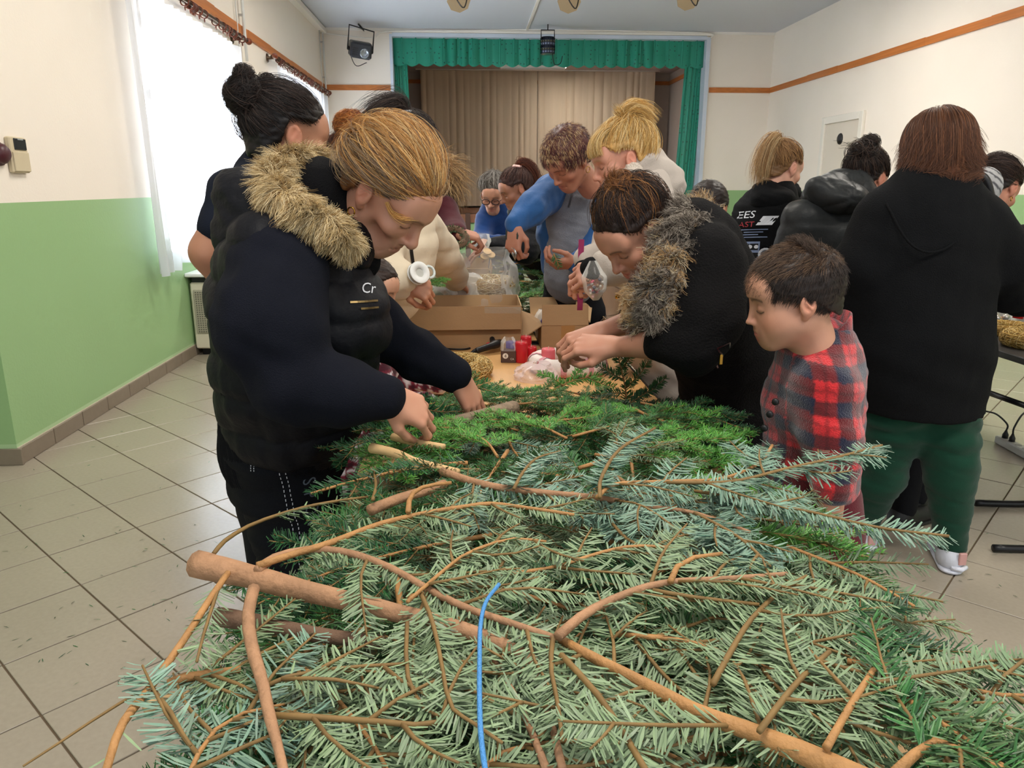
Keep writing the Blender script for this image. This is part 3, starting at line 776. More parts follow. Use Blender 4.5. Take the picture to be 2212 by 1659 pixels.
def mixc(c, t, w): return c * (1 - w[:, None]) + np.asarray(t)[None] * w[:, None]
class Head:
    def __init__(s, c, fwd, up, scale=1.0, kind='woman', res=.0045, wide=1.0):
        s.c = np.asarray(c, float); s.R = frame(fwd, up); s.s = scale; s.kind = kind; s.res = res; s.w = wide
    def W(s, p):                                            # own frame -> hall
        p = np.asarray(p, float) * np.array([s.w, 1, 1]); return s.c + s.s * (p @ s.R.T)
    def mesh(s, skin, lip, brow):
        V, F, w = head_kind(s.kind, s.res)
        skin = c3(skin); c = np.tile(skin, (len(V), 1))
        c = c * (1 + .06 * wob(V, 70, 3))[:, None]
        c = mixc(c, np.array(skin) * np.array([1.02, .66, .62]), .55 * w['red'])
        c = mixc(c, np.array(skin) * np.array([.86, .70, .66]), .45 * w['lid'])
        c = mixc(c, np.array(skin) * .55, .5 * np.clip(w['fold'], 0, 1))  # shade of the mouth line and cheek folds, put into the skin colour
        c = mixc(c, c3(lip), .8 * w['lip']); c = mixc(c, c3(brow), .75 * w['brow']); c = mixc(c, (.02, .012, .01), .9 * w['lash'])
        c = mixc(c, np.array(skin) * .25, .8 * w['nost'])
        return s.W(V), F, c

SK_C = V3(0, -.014, .036); SK_R = V3(.082, .102, .089)      # the hair's shell over the skull
def hairline(y): return np.interp(y, [-.13, -.085, -.055, -.040, -.030, .012, .030, .065, .09], [-.075, -.080, -.060, -.028, .026, .034, .028, .062, .084])
def skull_pt(d, lift=0.0):
    d = d / np.linalg.norm(d, axis=-1, keepdims=True)
    rr = 1 / np.linalg.norm(d / SK_R, axis=-1, keepdims=True)
    P = SK_C + d * (rr + lift)
    return P
def scalp_roots(n, rs, line=0.0, hl=None):
    out = []; N = 0
    while N < n:
        d = rs.normal(size=(n * 3, 3)); P = skull_pt(d)
        m = P[:, 2] > (hl or hairline)(P[:, 1]) + line
        out.append(P[m]); N += m.sum()
    return np.concatenate(out)[:n]
def hair_cap(H, parent, m, col, thick=0.003, line=0.010, extra=None, res=.005, name='hair', hl=None, bulge=None):
    """solid hair over the skull in hall coordinates; extra: list of ('el'|'rc', args) in the head's frame (bun, knot, fringe)"""
    F = Field(.012)
    F.el(SK_C, SK_R + thick)
    F.el((0, -.045, -.03), V3(.056, .058, .06) + thick * .5, k=.02)
    h = hl or hairline
    F.fn(lambda P, D: np.maximum(D, (h(P[..., 1]) + line - P[..., 2]) * .8))
    for e in (bulge or []): F.el(*e[:2], k=.025)
    for e in (extra or []):
        getattr(F, e[0])(*e[1], k=.012)
    V, Q = F.mesh(res)
    N = vnormals(V, Q)
    V = V + N * (.0018 * wob(V * np.array([1, .35, 1]), 160, 5))[:, None]
    cc = np.array(c3(col))[None] * (1 + .25 * wob(V * np.array([1, .3, 1]), 120, 8))[:, None]
    return obj(name, H.W(V), Q, m, parent, smooth=True, col=np.clip(cc, 0, 1))
def hcolors(n, rs, cols, wts=None):
    C = np.array([c3(c) for c in cols]); k = rs.choice(len(C), n, p=wts)
    return np.clip(C[k] * rs.uniform(.7, 1.3, (n, 1)), 0, 1)
def pulled(H, rs, n, anchor, k=9, lift=.012, stray=.08, line=0.0, hl=None, spread=.012, sag=0.0):
    """hair drawn back over the skull to a knot at anchor (head frame)"""
    R = scalp_roots(n, rs, line, hl); a = np.asarray(anchor, float)
    d0 = nrm_rows(R - SK_C); d1 = nrm_rows(np.tile(a - SK_C, (n, 1)) + rs.normal(size=(n, 3)) * spread)
    t = np.linspace(0, 1, k)[None, :, None]
    om = np.arccos(np.clip((d0 * d1).sum(1), -1, 1))[:, None, None] + 1e-4
    D = (np.sin((1 - t) * om) * d0[:, None] + np.sin(t * om) * d1[:, None]) / np.sin(om)
    h = rs.uniform(.15, 1, (n, 1, 1)) * lift; st = (rs.rand(n, 1, 1) < stray) * rs.uniform(.3, 1.6, (n, 1, 1)) * lift
    L = skull_pt(D) + nrm_rows(D) * (.003 + (h + st) * np.sin(np.pi * t) ** .8)
    end = a + rs.normal(size=(n, 3)) * spread
    w = np.clip((t - .75) / .25, 0, 1) ** 2
    L = L * (1 - w) + end[:, None] * w
    L[..., 2] -= sag * np.sin(np.pi * t[..., 0])
    return H.W(L), R
def nrm_rows(a): return a / np.maximum(1e-9, np.linalg.norm(a, axis=-1, keepdims=True))
def bun(H, rs, n, c, r, k=16, turn=1.2, jitter=.18):
    """loops wound around a knot"""
    c = np.asarray(c, float); r = V3(r, r, r) if np.isscalar(r) else np.asarray(r, float)
    ax = nrm_rows(rs.normal(size=(n, 3)) * .55 + np.array([0, -.5, .6])); b1 = nrm_rows(np.cross(ax, rs.normal(size=(n, 3)))); b2 = np.cross(ax, b1)
    t = np.linspace(0, 1, k)[None, :, None] * 2 * np.pi * turn * rs.uniform(.4, 1, (n, 1, 1)) + rs.uniform(0, 6.3, (n, 1, 1))
    h = rs.uniform(-.8, .8, (n, 1, 1))
    q = np.sqrt(1 - h * h) * (np.cos(t) * b1[:, None] + np.sin(t) * b2[:, None]) + h * ax[:, None]
    q = q * (1 + jitter * rs.normal(size=(n, 1, 1)) * .5 + .05 * np.sin(3 * t))
    return H.W(c + q * r)
def tail(H, rs, n, pts, w0, w1, k=14, frizz=.15):
    """a lock of hair along a path in the head's frame"""
    P = spline(pts, k)[None]; u = np.linspace(0, 1, k)[None, :, None]
    g = rs.normal(size=(n, 1, 3)); g2 = rs.normal(size=(n, 1, 3))
    L = P + g * (w0 + (w1 - w0) * u) * (.3 + .7 * np.sin(np.pi * np.clip(u * .5 + .15, 0, 1))) + g2 * frizz * .03 * u ** 2
    le = rs.uniform(.75, 1.0, n)                            # uneven ends
    j = (np.linspace(0, 1, k)[None] * le[:, None] * (k - 1)); i = np.minimum(j.astype(int), k - 2); f = (j - i)[..., None]
    L = np.take_along_axis(L, i[..., None].repeat(3, 2), 1) * (1 - f) + np.take_along_axis(L, (i + 1)[..., None].repeat(3, 2), 1) * f
    return H.W(L)
def cropped(H, rs, n, comb, length=(.02, .05), lift=.35, k=6, line=0.0, hl=None, curl=0.0):
    """short hair: each strand leaves its root and lies over in the combed direction"""
    R = scalp_roots(n, rs, line, hl); N = nrm_rows((R - SK_C) / SK_R ** 2)
    c = comb(R) if callable(comb) else np.tile(np.asarray(comb, float), (n, 1))
    c = c + rs.normal(size=(n, 3)) * .18; T = nrm_rows(c - N * (c * N).sum(1, keepdims=True))
    ln = rs.uniform(*length, (n, 1, 1)); t = np.linspace(0, 1, k)[None, :, None]
    L = R[:, None] + ln * (T[:, None] * t * (1 - .1 * t) + N[:, None] * lift * (t - .45 * t * t))
    if curl: L = L + curl * np.sin(t * 9 + rs.uniform(0, 6, (n, 1, 1))) * rs.normal(size=(n, 1, 3))
    d = L - SK_C; q = np.linalg.norm(d / SK_R, axis=-1, keepdims=True); L = np.where(q < 1.01, SK_C + d / q * 1.01, L)
    return H.W(L)

def fur(path, rad, rs, n, length=(.02, .045), k=6, lean=(0, 0, -.5), curl=.5, side=None):
    """long fur standing off a rope: path (m,3), radius; strands bend along lean"""
    P = spline(path, 60); d = nrm_rows(np.gradient(P, axis=0)); rad = np.interp(np.linspace(0, 1, 60), np.linspace(0, 1, len(np.atleast_1d(rad))), np.atleast_1d(rad))
    i = rs.randint(0, 60, n); o = nrm_rows(np.cross(d[i], rs.normal(size=(n, 3))))
    if side is not None: o = np.where(((o @ nrm(side)) < -.3)[:, None], -o, o)
    R = P[i] + o * rad[i, None] * .8 + d[i] * rs.uniform(-.01, .01, (n, 1))
    cl = nrm_rows(np.stack([wob(R, 60, 21), wob(R, 60, 22), wob(R, 60, 23)], 1)) * curl       # clumps lean together
    g = o + cl + np.asarray(lean) * .8 + rs.normal(size=(n, 3)) * .18
    ln = rs.uniform(*length, (n, 1, 1)); t = np.linspace(0, 1, k)[None, :, None]
    b = nrm_rows(g)[:, None]; s = nrm_rows(np.asarray(lean) + cl * 1.5)[:, None]
    return R[:, None] + ln * (b * t + .35 * s * t * t + .06 * np.sin(t * 6) * rs.normal(size=(n, 1, 3)))

# hand in its own frame: wrist at 0, fingers along +Y, back of the hand +Z, thumb at +X (mirrored for the other hand)
KN = [(.031, .090), (.011, .095), (-.010, .090), (-.029, .080)]
FL = [(.041, .025, .021), (.045, .029, .022), (.041, .027, .021), (.032, .020, .018)]
def hand_prims(F, pos, fwd, back, side=1, scale=1.0, curl=((20, 35, 20),) * 4, thumb=(.35, .5), spread=.10, k=.006):
    R = frame(fwd, back); W = lambda p: np.asarray(pos) + scale * (R @ (np.asarray(p, float) * np.array([side, 1, 1])))
    fl = (R[:, 2], .62)
    for (x, y) in KN: F.rc(W((x * .55, .008, 0)), W((x, y, 0)), .0165 * scale, .0105 * scale, k=.014)
    F.el(W((.004, .045, -.004)), V3(.034, .042, .013) * scale, R @ np.diag([side, 1, 1]), k=.012)
    for i, (x, y) in enumerate(KN):
        a = 0; p = V3(x, y, 0); sp = spread * (1.5 - i) * .8; r = (.0092, .0098, .0092, .0080)[i]
        for j in range(3):
            a += math.radians(curl[i][j]); L = FL[i][j]
            q = p + L * V3(math.sin(sp) * math.cos(a), math.cos(sp) * math.cos(a), -math.sin(a))
            F.rc(W(p), W(q), r * scale * (1 - .08 * j), r * scale * (.92 - .1 * j), k=.004); p = q
    o, b = thumb                                             # how far out, how bent
    p = V3(.020, .018, -.008); d = nrm(V3(.55 + o, .8, -.35)); q = p + .044 * d; d2 = nrm(d + V3(-b, .35, -.1)); q2 = q + .032 * d2; d3 = nrm(d2 + V3(-b * .8, .1, -.1)); q3 = q2 + .026 * d3
    F.rc(W(p), W(q), .0155 * scale, .0115 * scale, k=.012); F.rc(W(q), W(q2), .0108 * scale, .0098 * scale, k=.004); F.rc(W(q2), W(q3), .0098 * scale, .0080 * scale, k=.004)
    F.rc(W((0, -.035, 0)), W((0, .02, 0)), .0215 * scale, .024 * scale, k=.014, flat=fl)
    return W
def join(parts):
    """several melted solids into one vertex / face / colour set"""
    V = []; Q = []; C = []; n = 0
    for v, q, c in parts: V.append(v); Q.append(q + n); C.append(c); n += len(v)
    return np.concatenate(V), np.concatenate(Q), np.concatenate(C)
def skin_col(V, skin, red=.10): 
    c = np.tile(c3(skin), (len(V), 1)); n = wob(V, 55, 2)[:, None]
    return np.clip(c * (1 + n * np.array([.03, .07, .08])), 0, 1)
# ------------------------------------------------------------ people: bodies, clothes
SKIN = mat('skin', '#c9957a', .52, attr=True, sss=.06, bump=.04, bscale=420)
HAIR = mat('hair', '#4a3424', .48, attr=True, spec=.35)
def cloth(name, color, rough=.85, bump=.25, bscale=260, var=.08, attr=False, sheen=.15):
    if max(c3(color)) < .02: sheen = 0
    return mat(name, color, rough, bump=bump, bscale=bscale, var=var, vscale=14, attr=attr, sheen=sheen, spec=.18)
X_, Y_, Z_ = V3(1, 0, 0), V3(0, 1, 0), V3(0, 0, 1)
RELAX = ((18, 32, 18),) * 4
GRIP = ((45, 55, 30), (50, 58, 30), (55, 60, 32), (60, 60, 32))
PINCH = ((35, 45, 20), (40, 50, 25), (50, 55, 30), (55, 60, 30))
class Fig:
    def __init__(s, label, base, skin):
        s.label = label; s.base = V3(base[0], base[1], 0); s.skin = skin; s.B = Field(.03); s.G = {}; s.parts = []; s.root = None
    def g(s, n):
        if n not in s.G: s.G[n] = Field(.035)
        return s.G[n]
    def rc(s, n, a, b, ra, rb, flat=None, k=None, body=True):
        s.g(n).rc(a, b, ra, rb, k, flat)
        if body: s.B.rc(a, b, max(.015, ra - .016), max(.015, rb - .016), .02, flat)
        return s
    def chain(s, n, pts, rr, flat=None, k=None, body=True):
        for i in range(len(pts) - 1): s.rc(n, pts[i], pts[i + 1], rr[i], rr[i + 1], flat, k, body)
        return s
    def el(s, n, c, r, R=None, k=None): s.g(n).el(c, r, R, k); return s
    def hand(s, pos, fwd, back, side, curl=RELAX, thumb=(.3, .5), scale=1.0, res=.0035, arm=None, spread=.10):
        F = Field(.012); W = hand_prims(F, pos, fwd, back, side, scale, curl, thumb, spread)
        if arm is not None:                                  # bare forearm grown together with the hand
            e, re_ = arm; F.rc(e, np.asarray(pos) - nrm(fwd) * .01, re_, .023 * scale, k=.02)
        V, Q = F.mesh(res); V = smooth_mesh(V, Q, 1, .3)
        c = skin_col(V, s.skin)
        s.parts.append((V, Q, c)); s.W = W
        return W
    def done(s, head=None, lip='#a8625a', brow='#4a3020'):
        P = list(s.parts)
        if s.B.p:
            V, Q = s.B.mesh(.016); P.append((V, Q, skin_col(V, s.skin)))
        if head is not None: P.append(head.mesh(s.skin, lip, brow))
        V, Q, c = join(P)
        s.root = obj('person', V, Q, SKIN, None, s.base, True, c, label=s.label, cat='person')
        return s.root
    def wear(s, n, name, m, res=.010, disp=None, col=None, cuts=(), label=None, it=1):
        F = s.G[n]
        for c in cuts: F.cut(*c)
        V, Q = F.mesh(res); V = smooth_mesh(V, Q, it, .5); N = vnormals(V, Q)
        V0 = V.copy()
        if disp is not None: V = V + N * disp(V)[:, None]
        o = obj(name, V, Q, m, s.root, smooth=True, col=None if col is None else col(V0))
        if label: o['label'] = label
        return o
def folds(amp=.006, s=9, d=(1, 1, 2.2), seed=1): return lambda V: amp * (wob(V * np.asarray(d), s, seed) + .5 * wob(V * np.asarray(d), s * 2.4, seed + 5))
def quilt(amp, p, seed=3, ax=Z_):
    def f(V):
        h = V @ np.asarray(ax) + .012 * wob(V, 7, seed)
        return amp * (np.abs(np.sin(math.pi * h / p)) ** .55 - .6) + .35 * amp * wob(V, 30, seed) + .5 * amp * wob(V, 9, seed + 1)
    return f
def legs(f, n, hips, knees, ankles, rr=(.10, .075, .055)):
    for h, k_, a in zip(hips, knees, ankles): f.chain(n, [h, k_, a], rr)
def shoe(parent, ankle, fwd, m, sole=None, ln=.25, name='shoe', boot=0.0):
    fw = nrm((fwd[0], fwd[1], 0)); rt_ = np.cross(fw, Z_); b = V3(ankle[0], ankle[1], 0); F = Field(.03)
    F.rc(b + fw * -.03 + Z_ * .045, b + fw * (ln - .10) + Z_ * .036, .042, .037)
    F.rc(b + Z_ * .05, b + V3(0, 0, .085 + boot), .042, .044)
    F.cut(b + Z_ * .018, -Z_)
    V, Q = F.mesh(.008); o = obj(name, V, Q, m, parent, smooth=True)
    F = Field(.01); F.rc(b + fw * -.032 + Z_ * .012, b + fw * (ln - .095) + Z_ * .012, .046, .042, flat=(Z_, .30))
    V, Q = F.mesh(.008); V[:, 2] = np.maximum(V[:, 2], 0.001); obj('sole', V, Q, sole or m, o, smooth=True)
    return o
def bvh_of(o):
    from mathutils.bvhtree import BVHTree
    me = o.data; off = BASE.get(o.name, V3(0, 0, 0))
    vs = np.empty(len(me.vertices) * 3); me.vertices.foreach_get('co', vs); vs = vs.reshape(-1, 3) + off
    return BVHTree.FromPolygons([Vector(v) for v in vs], [tuple(p.vertices) for p in me.polygons])
def decal(polys, o, origin, ux, uy, m, name, parent, lift=.002, toward=None, sub=0):
    """flat outlines (in metres along ux, uy) laid onto a garment's surface"""
    b = bvh_of(o); n = nrm(np.cross(ux, uy)); n = n if toward is None else nrm(toward); V = []; Fc = []
    for pts, fcs in polys:
        k = len(V)
        for p in pts:
            q = np.asarray(origin) + p[0] * np.asarray(ux) + p[1] * np.asarray(uy)
            hit = b.ray_cast(Vector(q + n * .25), Vector(-n), .6)
            V.append(np.array(hit[0]) + n * lift if hit[0] is not None else q + n * lift)
        Fc += [tuple(i + k for i in t) for t in fcs]
    return obj(name, V, Fc, m, parent)
def text_polys(txt, size, shear=0.0, x=0, y=0):
    cu = bpy.data.curves.new('lettering', 'FONT'); cu.body = txt; cu.size = size; cu.shear = shear; cu.resolution_u = 3
    o = bpy.data.objects.new('lettering', cu); COL.objects.link(o)
    me = o.to_mesh(); P = [((v.co.x + x, v.co.y + y)) for v in me.vertices]; Fc = [tuple(p.vertices) for p in me.polygons]
    o.to_mesh_clear(); bpy.data.objects.remove(o); bpy.data.curves.remove(cu)
    return (P, Fc)
def rect(x0, y0, x1, y1, n=6, sk=0.0):
    P = []; 
    for i in range(n + 1):
        t = i / n; P += [(x0 + (x1 - x0) * t, y0), (x0 + (x1 - x0) * t + sk, y1)]
    return (P, [(2 * i, 2 * i + 2, 2 * i + 3, 2 * i + 1) for i in range(n)])
def line_polys(pts, w):
    pts = np.asarray(pts, float); out = []; q_ = [pts[0]]
    for a, b in zip(pts[:-1], pts[1:]):                      # short pieces, so that they follow the cloth
        k = max(1, int(np.linalg.norm(b - a) / .007)); q_ += [a + (b - a) * (i + 1) / k for i in range(k)]
    pts = np.array(q_)
    for a, b in zip(pts[:-1], pts[1:]):
        d = (b - a) / max(1e-9, np.linalg.norm(b - a)); q = np.array([-d[1], d[0]]) * w / 2
        out.append(([a - q, b - q, b + q, a + q], [(0, 1, 2, 3)]))
    return out
def ring_obj(name, c, ax, R, r, m, parent, n=16, k=6, **kw):
    ax = nrm(ax); t = nrm(np.cross(ax, Z_ if abs(ax[2]) < .9 else X_)); b = np.cross(ax, t); a = np.linspace(0, 2 * math.pi, n + 1)[:-1]
    return MB().tube(np.asarray(c) + R * (np.cos(a)[:, None] * t + np.sin(a)[:, None] * b), r, k, closed=True).build(name, m, parent, smooth=True, **kw)
def earring(H, root, side=1, size=.009):
    return ring_obj('earring', H.W((side * .082, -.004, -.050)), H.R[:, 0], size, .0016, mat('gold', '#b98c3c', .25, metal=1), root)

BLACKC = cloth('black_wool', '#0e0e10'); JEANS = cloth('black_denim', '#0d0f14', bump=.35, bscale=420)
DARKT = cloth('dark_trousers', '#15161a'); SHOE_D = mat('dark_shoe', '#1b1b1d', .5)

# 1 -------- woman in the black vest with a fur-trimmed hood
rs = np.random.RandomState(11)
f = Fig('woman with pinned-up ginger hair in a black vest with fur-trimmed hood bending over the branches', (-.52, 1.58), '#c08a70')
sh, ch, be, pe = at(622, 560, 1.58), at(640, 640, 1.60), at(643, 800, 1.68), at(618, 930, 1.74)
f.rc('vest', sh + (0, -.02, 0), ch, .125, .150, (Y_, 1.28)); f.rc('vest', ch, be, .152, .172, (Y_, 1.15)); f.rc('vest', be, at(640, 868, 1.70), .172, .166, (Y_, 1.15))
f.el('vest', at(560, 640, 1.6), (.085, .19, .15)); f.el('vest', at(735, 690, 1.58), (.10, .15, .12))
f.rc('vest', at(585, 560, 1.44), at(600, 590, 1.43), .085, .08)
f.el('hood', at(600, 470, 1.60), (.115, .135, .080), frame((.8, 0, -.6), (.6, 0, .8))); f.el('hood', at(560, 510, 1.60), (.085, .125, .07))
f.rc('hood', at(640, 520, 1.58), at(735, 530, 1.58), .09, .075, (Y_, 1.3))
f.el('hood_lining', at(700, 425, 1.62), (.055, .085, .075)); f.rc('hood_lining', at(685, 425, 1.60), at(722, 505, 1.60), .060, .052); f.rc('hood_lining', at(722, 490, 1.60), at(775, 566, 1.60), .048, .042)
f.chain('sleeve', [at(598, 590, 1.42), at(588, 700, 1.37), at(640, 830, 1.35)], [.092, .095, .072]); f.chain('sleeve', [at(640, 830, 1.35), at(740, 850, 1.36), at(826, 858, 1.38)], [.072, .058, .044])
f.chain('sleeve', [at(700, 600, 1.74), at(830, 720, 1.76), at(905, 770, 1.77), at(983, 808, 1.78)], [.085, .062, .055, .044])
f.rc('knit', at(630, 870, 1.70), at(618, 958, 1.74), .156, .150, (Y_, 1.15))
f.rc('jeans', at(616, 940, 1.74), at(612, 1000, 1.75), .145, .135, (Y_, 1.15))
hr, hl_ = at(600, 985, 1.66), at(632, 985, 1.86)
legs(f, 'jeans', [hr, hl_], [hr + (.03, .03, -.40), hl_ + (.05, 0, -.40)], [V3(hr[0] + .01, hr[1] + .03, .09), V3(hl_[0] + .03, hl_[1], .09)], (.108, .082, .06))
w1 = at(834, 856, 1.385); f.hand(w1, (.78, .36, -.50), (.25, -.62, .72), 1, ((32, 40, 22),) * 4, (.15, .5), .92)
w2 = at(985, 806, 1.78); f.hand(w2, (.42, .1, -.85), (.75, -.5, .3), -1, ((12, 22, 14),) * 4, (.3, .4), 1.0)
H = Head(at(840, 420, 1.58), (.60, -.25, -.76), (.66, -.34, .67), .97, 'older', .0032)
root = f.done(H, '#9a5a50', '#6a4630')
VEST = cloth('black_quilt', '#101116', .6, .18, 90, sheen=.1)
NAVY = cloth('navy_fleece', '#11131c', .95, .35, 500, sheen=.3)
q1 = quilt(.011, .085, 3)
vest = f.wear('vest', 'vest', VEST, .008, lambda V: q1(V) + folds(.004, 14, (2.5, 1, 1.2), 4)(V), it=2)
f.wear('hood', 'hood', VEST, .008, folds(.006, 16, (1, 1, 2), 7)).update_tag()
f.wear('hood_lining', 'hood_lining', cloth('black_fleece', '#0b0b0d', .95, .4, 400), .008, folds(.005, 20, (1, 1, 1), 9))
f.wear('sleeve', 'sleeves', NAVY, .007, lambda V: folds(.005, 12, (1.4, 1, 1.6), 2)(V) + .0035 * np.sin((V[:, 0] * .5 + V[:, 2]) * 95 + 2.5 * wob(V, 14, 4)) * np.clip(wob(V, 8, 6), 0, 1), it=2)
f.wear('knit', 'knit_hem', cloth('rib_knit', '#0d0e12', .95, .4, 300), .006, lambda V: .0022 * np.sin(np.arctan2(V[:, 1] - 1.72, V[:, 0] + .40) * 110) + .003 * wob(V, 9, 3))
jeans = f.wear('jeans', 'jeans', JEANS, .011, folds(.006, 11, (1, 1, 2.6), 5))
for a in (hr, hl_): shoe(root, (a[0] + .02, a[1] + .02), (1, 0, 0), SHOE_D)
FURM = mat('fur', '#b79b6b', .6, attr=True, spec=.2)
path = [at(735, 372, 1.74), at(690, 348, 1.70), at(640, 342, 1.62), at(598, 372, 1.54), at(600, 420, 1.46), at(650, 452, 1.42), at(698, 480, 1.42), at(736, 506, 1.44), at(760, 528, 1.48)]
ft = MB().tube(spline(path, 30), np.interp(np.arange(30), [0, 8, 22, 29], [.013, .018, .017, .010]), 10).build('fur_trim', mat('fur_core', '#8a6d45', .9), root, smooth=True)
L = fur(path, [.016, .024, .025, .023, .014], rs, 12000, (.016, .036), 6, (.05, -.25, -.85), .55)
strands('fur_strands', L, .00055, hcolors(12000, rs, ['#cdb78c', '#b39a6c', '#decba4', '#97794f', '#7a5f3c'], [.32, .28, .22, .12, .06]), FURM, ft)
cap = hair_cap(H, root, HAIR, '#7b5230', .006, extra=[('el', ((0, -.105, .030), (.035, .03, .03)))], res=.005)
L, R = pulled(H, rs, 6500, (0, -.114, .030), 10, .016, .10, -.002, spread=.016)
t = np.clip((R[:, 2] - .02) / .07, 0, 1)
C = np.where((rs.rand(6500) < .25 + .6 * t)[:, None], hcolors(6500, rs, ['#c99a5c', '#b5854a', '#dcb880', '#9c6c3c']), hcolors(6500, rs, ['#74604c', '#5e4c3e', '#8a7054', '#947c60']))
L2 = tail(H, rs, 110, [(.070, -.045, .045), (.081, -.02, .042), (.083, .004, .036), (.080, .022, .028)], .003, .003, 12)
L3 = tail(H, rs, 200, [(0, -.10, .05), (0, -.125, .06), (0.01, -.13, .02), (.02, -.125, -.03)], .012, .014, 12)
L4 = tail(H, rs, 40, [(.072, .035, .02), (.068, .055, .014), (.060, .073, .020), (.048, .088, .034)], .002, .004, 12)
strands('hair_strands', [L, L2, L3, L4], .00050, [C, hcolors(260, rs, ['#b87a3c', '#a3672f', '#c8904e']), hcolors(200, rs, ['#8d6038', '#b87a3c']), hcolors(120, rs, ['#d8a760', '#c8904e'])], HAIR, cap)
MB().box(H.W((.02, -.115, .055)), (.05, .014, .016), H.R, bev=.004).build('hair_clip', mat('grey_plastic', '#8d8f9a', .3), cap)
e = earring(H, root, 1, .008); MB().tube([H.W((.083, -.004, -.056)), H.W((.083, 0, -.068))], .0022, 6).build('earring', mat('gold', '#b98c3c', .25, metal=1), root)
WHITET = mat('white_thread', '#c9ccd2', .6)
vx, vz = V3(1, 0, 0), V3(0, -.2, .98)
decal([text_polys('Cr', .030, .4)], vest, at(786, 634, 1.44), V3(.96, .2, -.1), vz, WHITET, 'embroidery', vest, toward=(.25, -1, .1))
zip_p = [at(760, 656, 1.42), at(790, 662, 1.425), at(816, 660, 1.45), at(818, 676, 1.45), at(796, 676, 1.425)]
decal([*line_polys([(0, .012), (.058, .012)], .004), *line_polys([(.02, -.002), (.058, -.002)], .004)], vest, at(760, 668, 1.42), vx, vz, mat('brass_zip', '#7d6a45', .35, metal=.8), 'pocket_zip', vest, toward=(.2, -1, .1), lift=.003)
dash = []
for k in range(28):
    for x in (0, .012): dash += line_polys([(x + k * .0009, -k * .011), (x + k * .0009, -k * .011 - .006)], .0016)
for k in range(12):
    dash += line_polys([(-.09 + k * .0035, .012 - k * .001), (-.088 + k * .0035, .012 - k * .001)], .002)
    for q_ in (0, .007): dash += line_polys([(-.058 + q_, .03 - k * .005), (-.058 + q_, .027 - k * .005)], .0016)
for k in range(26):
    a = k / 26 * 6.28; dash += line_polys([(.055 + .02 * math.cos(a), .0 + .013 * math.sin(a)), (.055 + .02 * math.cos(a + .15), .0 + .013 * math.sin(a + .15))], .0018)
    dash += line_polys([(.065 + .0012 * k, .01 + .02 * math.sin(k * .16)), (.066 + .0012 * k, .012 + .02 * math.sin(k * .16))], .0016)
decal(dash, jeans, at(585, 1010, 1.5), vx, Z_, WHITET, 'stud_stitching', jeans, toward=(0, -1, 0))['kind'] = 'stuff'
P_ = []
for k, chh in enumerate('SPORT'):
    pts, fcs = text_polys(chh, .034); P_.append(([(p[1] + .045, -p[0] - .06 - .032 * k) for p in pts], fcs))
decal([([(p[0], p[1]) for p in pp], ff) for pp, ff in P_], jeans, at(585, 1010, 1.5), vx, Z_, mat('dim_studs', '#56606a', .4), 'studded_lettering', jeans, toward=(0, -1, 0))

# 2 -------- tall woman in the dark T-shirt
rs = np.random.RandomState(12)
f = Fig('tall woman with dark messy bun in a navy T-shirt standing by the near window', (-.72, 2.12), '#a8755a')
nb, ch, pe = at(585, 385, 2.12), at(565, 480, 2.12), at(590, 720, 2.14)
f.chain('tee', [at(575, 410, 2.12), ch, at(575, 600, 2.12), pe], [.115, .150, .135, .155], ((.8, .55, 0), .72))
f.rc('tee', at(585, 385, 2.12), at(580, 420, 2.12), .062, .10, k=.05)
f.chain('tee', [at(510, 425, 2.02), at(480, 490, 1.98)], [.075, .062]); f.chain('tee', [at(640, 430, 2.26), at(655, 500, 2.30)], [.072, .062])
f.parts = []
F_ = Field(.03); F_.rc(at(482, 480, 1.98), at(452, 545, 1.97), .050, .044); F_.rc(at(452, 545, 1.97), at(490, 625, 2.0), .043, .030)
V, Q = F_.mesh(.008); f.parts.append((V, Q, skin_col(V, f.skin)))
f.hand(at(492, 632, 2.0), (.3, .1, -.95), (-.8, -.5, 0), 1, res=.005)
f.rc('jeans', pe, pe + (0, 0, -.12), .15, .14, ((.8, .55, 0), .75))
legs(f, 'jeans', [pe + (-.06, -.05, -.1), pe + (.08, .06, -.1)], [pe + (-.05, -.05, -.5), pe + (.08, .06, -.5)], [V3(pe[0] - .05, pe[1] - .05, .09), V3(pe[0] + .08, pe[1] + .06, .09)])
H = Head(at(624, 300, 2.12), (.82, .50, -.18), (.15, .1, 1), 1.02, 'woman', .0045)
f.B.rc(at(600, 350, 2.12), at(588, 400, 2.12), .052, .056)
root = f.done(H, '#9a5a50', '#241812')
f.wear('tee', 't_shirt', cloth('navy_jersey', '#151a26', .9, .15, 300), .010, folds(.005, 10, (1, 1, 1.6), 3)); f.wear('jeans', 'trousers', DARKT, .016)
for d in (-.05, .08): shoe(root, (pe[0] + d, pe[1] + d * .7), (.8, .5, 0), SHOE_D)
cap = hair_cap(H, root, HAIR, '#15100f', .008, extra=[('el', ((.0, -.118, .075), (.048, .045, .045))), ('el', ((.01, -.13, .118), (.020, .02, .022))), ('el', ((0, -.07, .118), (.022, .02, .02)))])
L, _ = pulled(H, rs, 3200, (0, -.11, .08), 9, .012, .06, spread=.014)
L2 = bun(H, rs, 420, (0, -.118, .078), (.052, .048, .048)); L3 = bun(H, rs, 120, (.01, -.13, .125), .024); L4 = bun(H, rs, 90, (0, -.07, .122), .022)
strands('hair_strands', [L, L2, L3, L4], .0006, [hcolors(len(a), rs, ['#1a1413', '#2a201d', '#120d0d', '#3a2c26']) for a in (L, L2, L3, L4)], HAIR, cap)
e = f

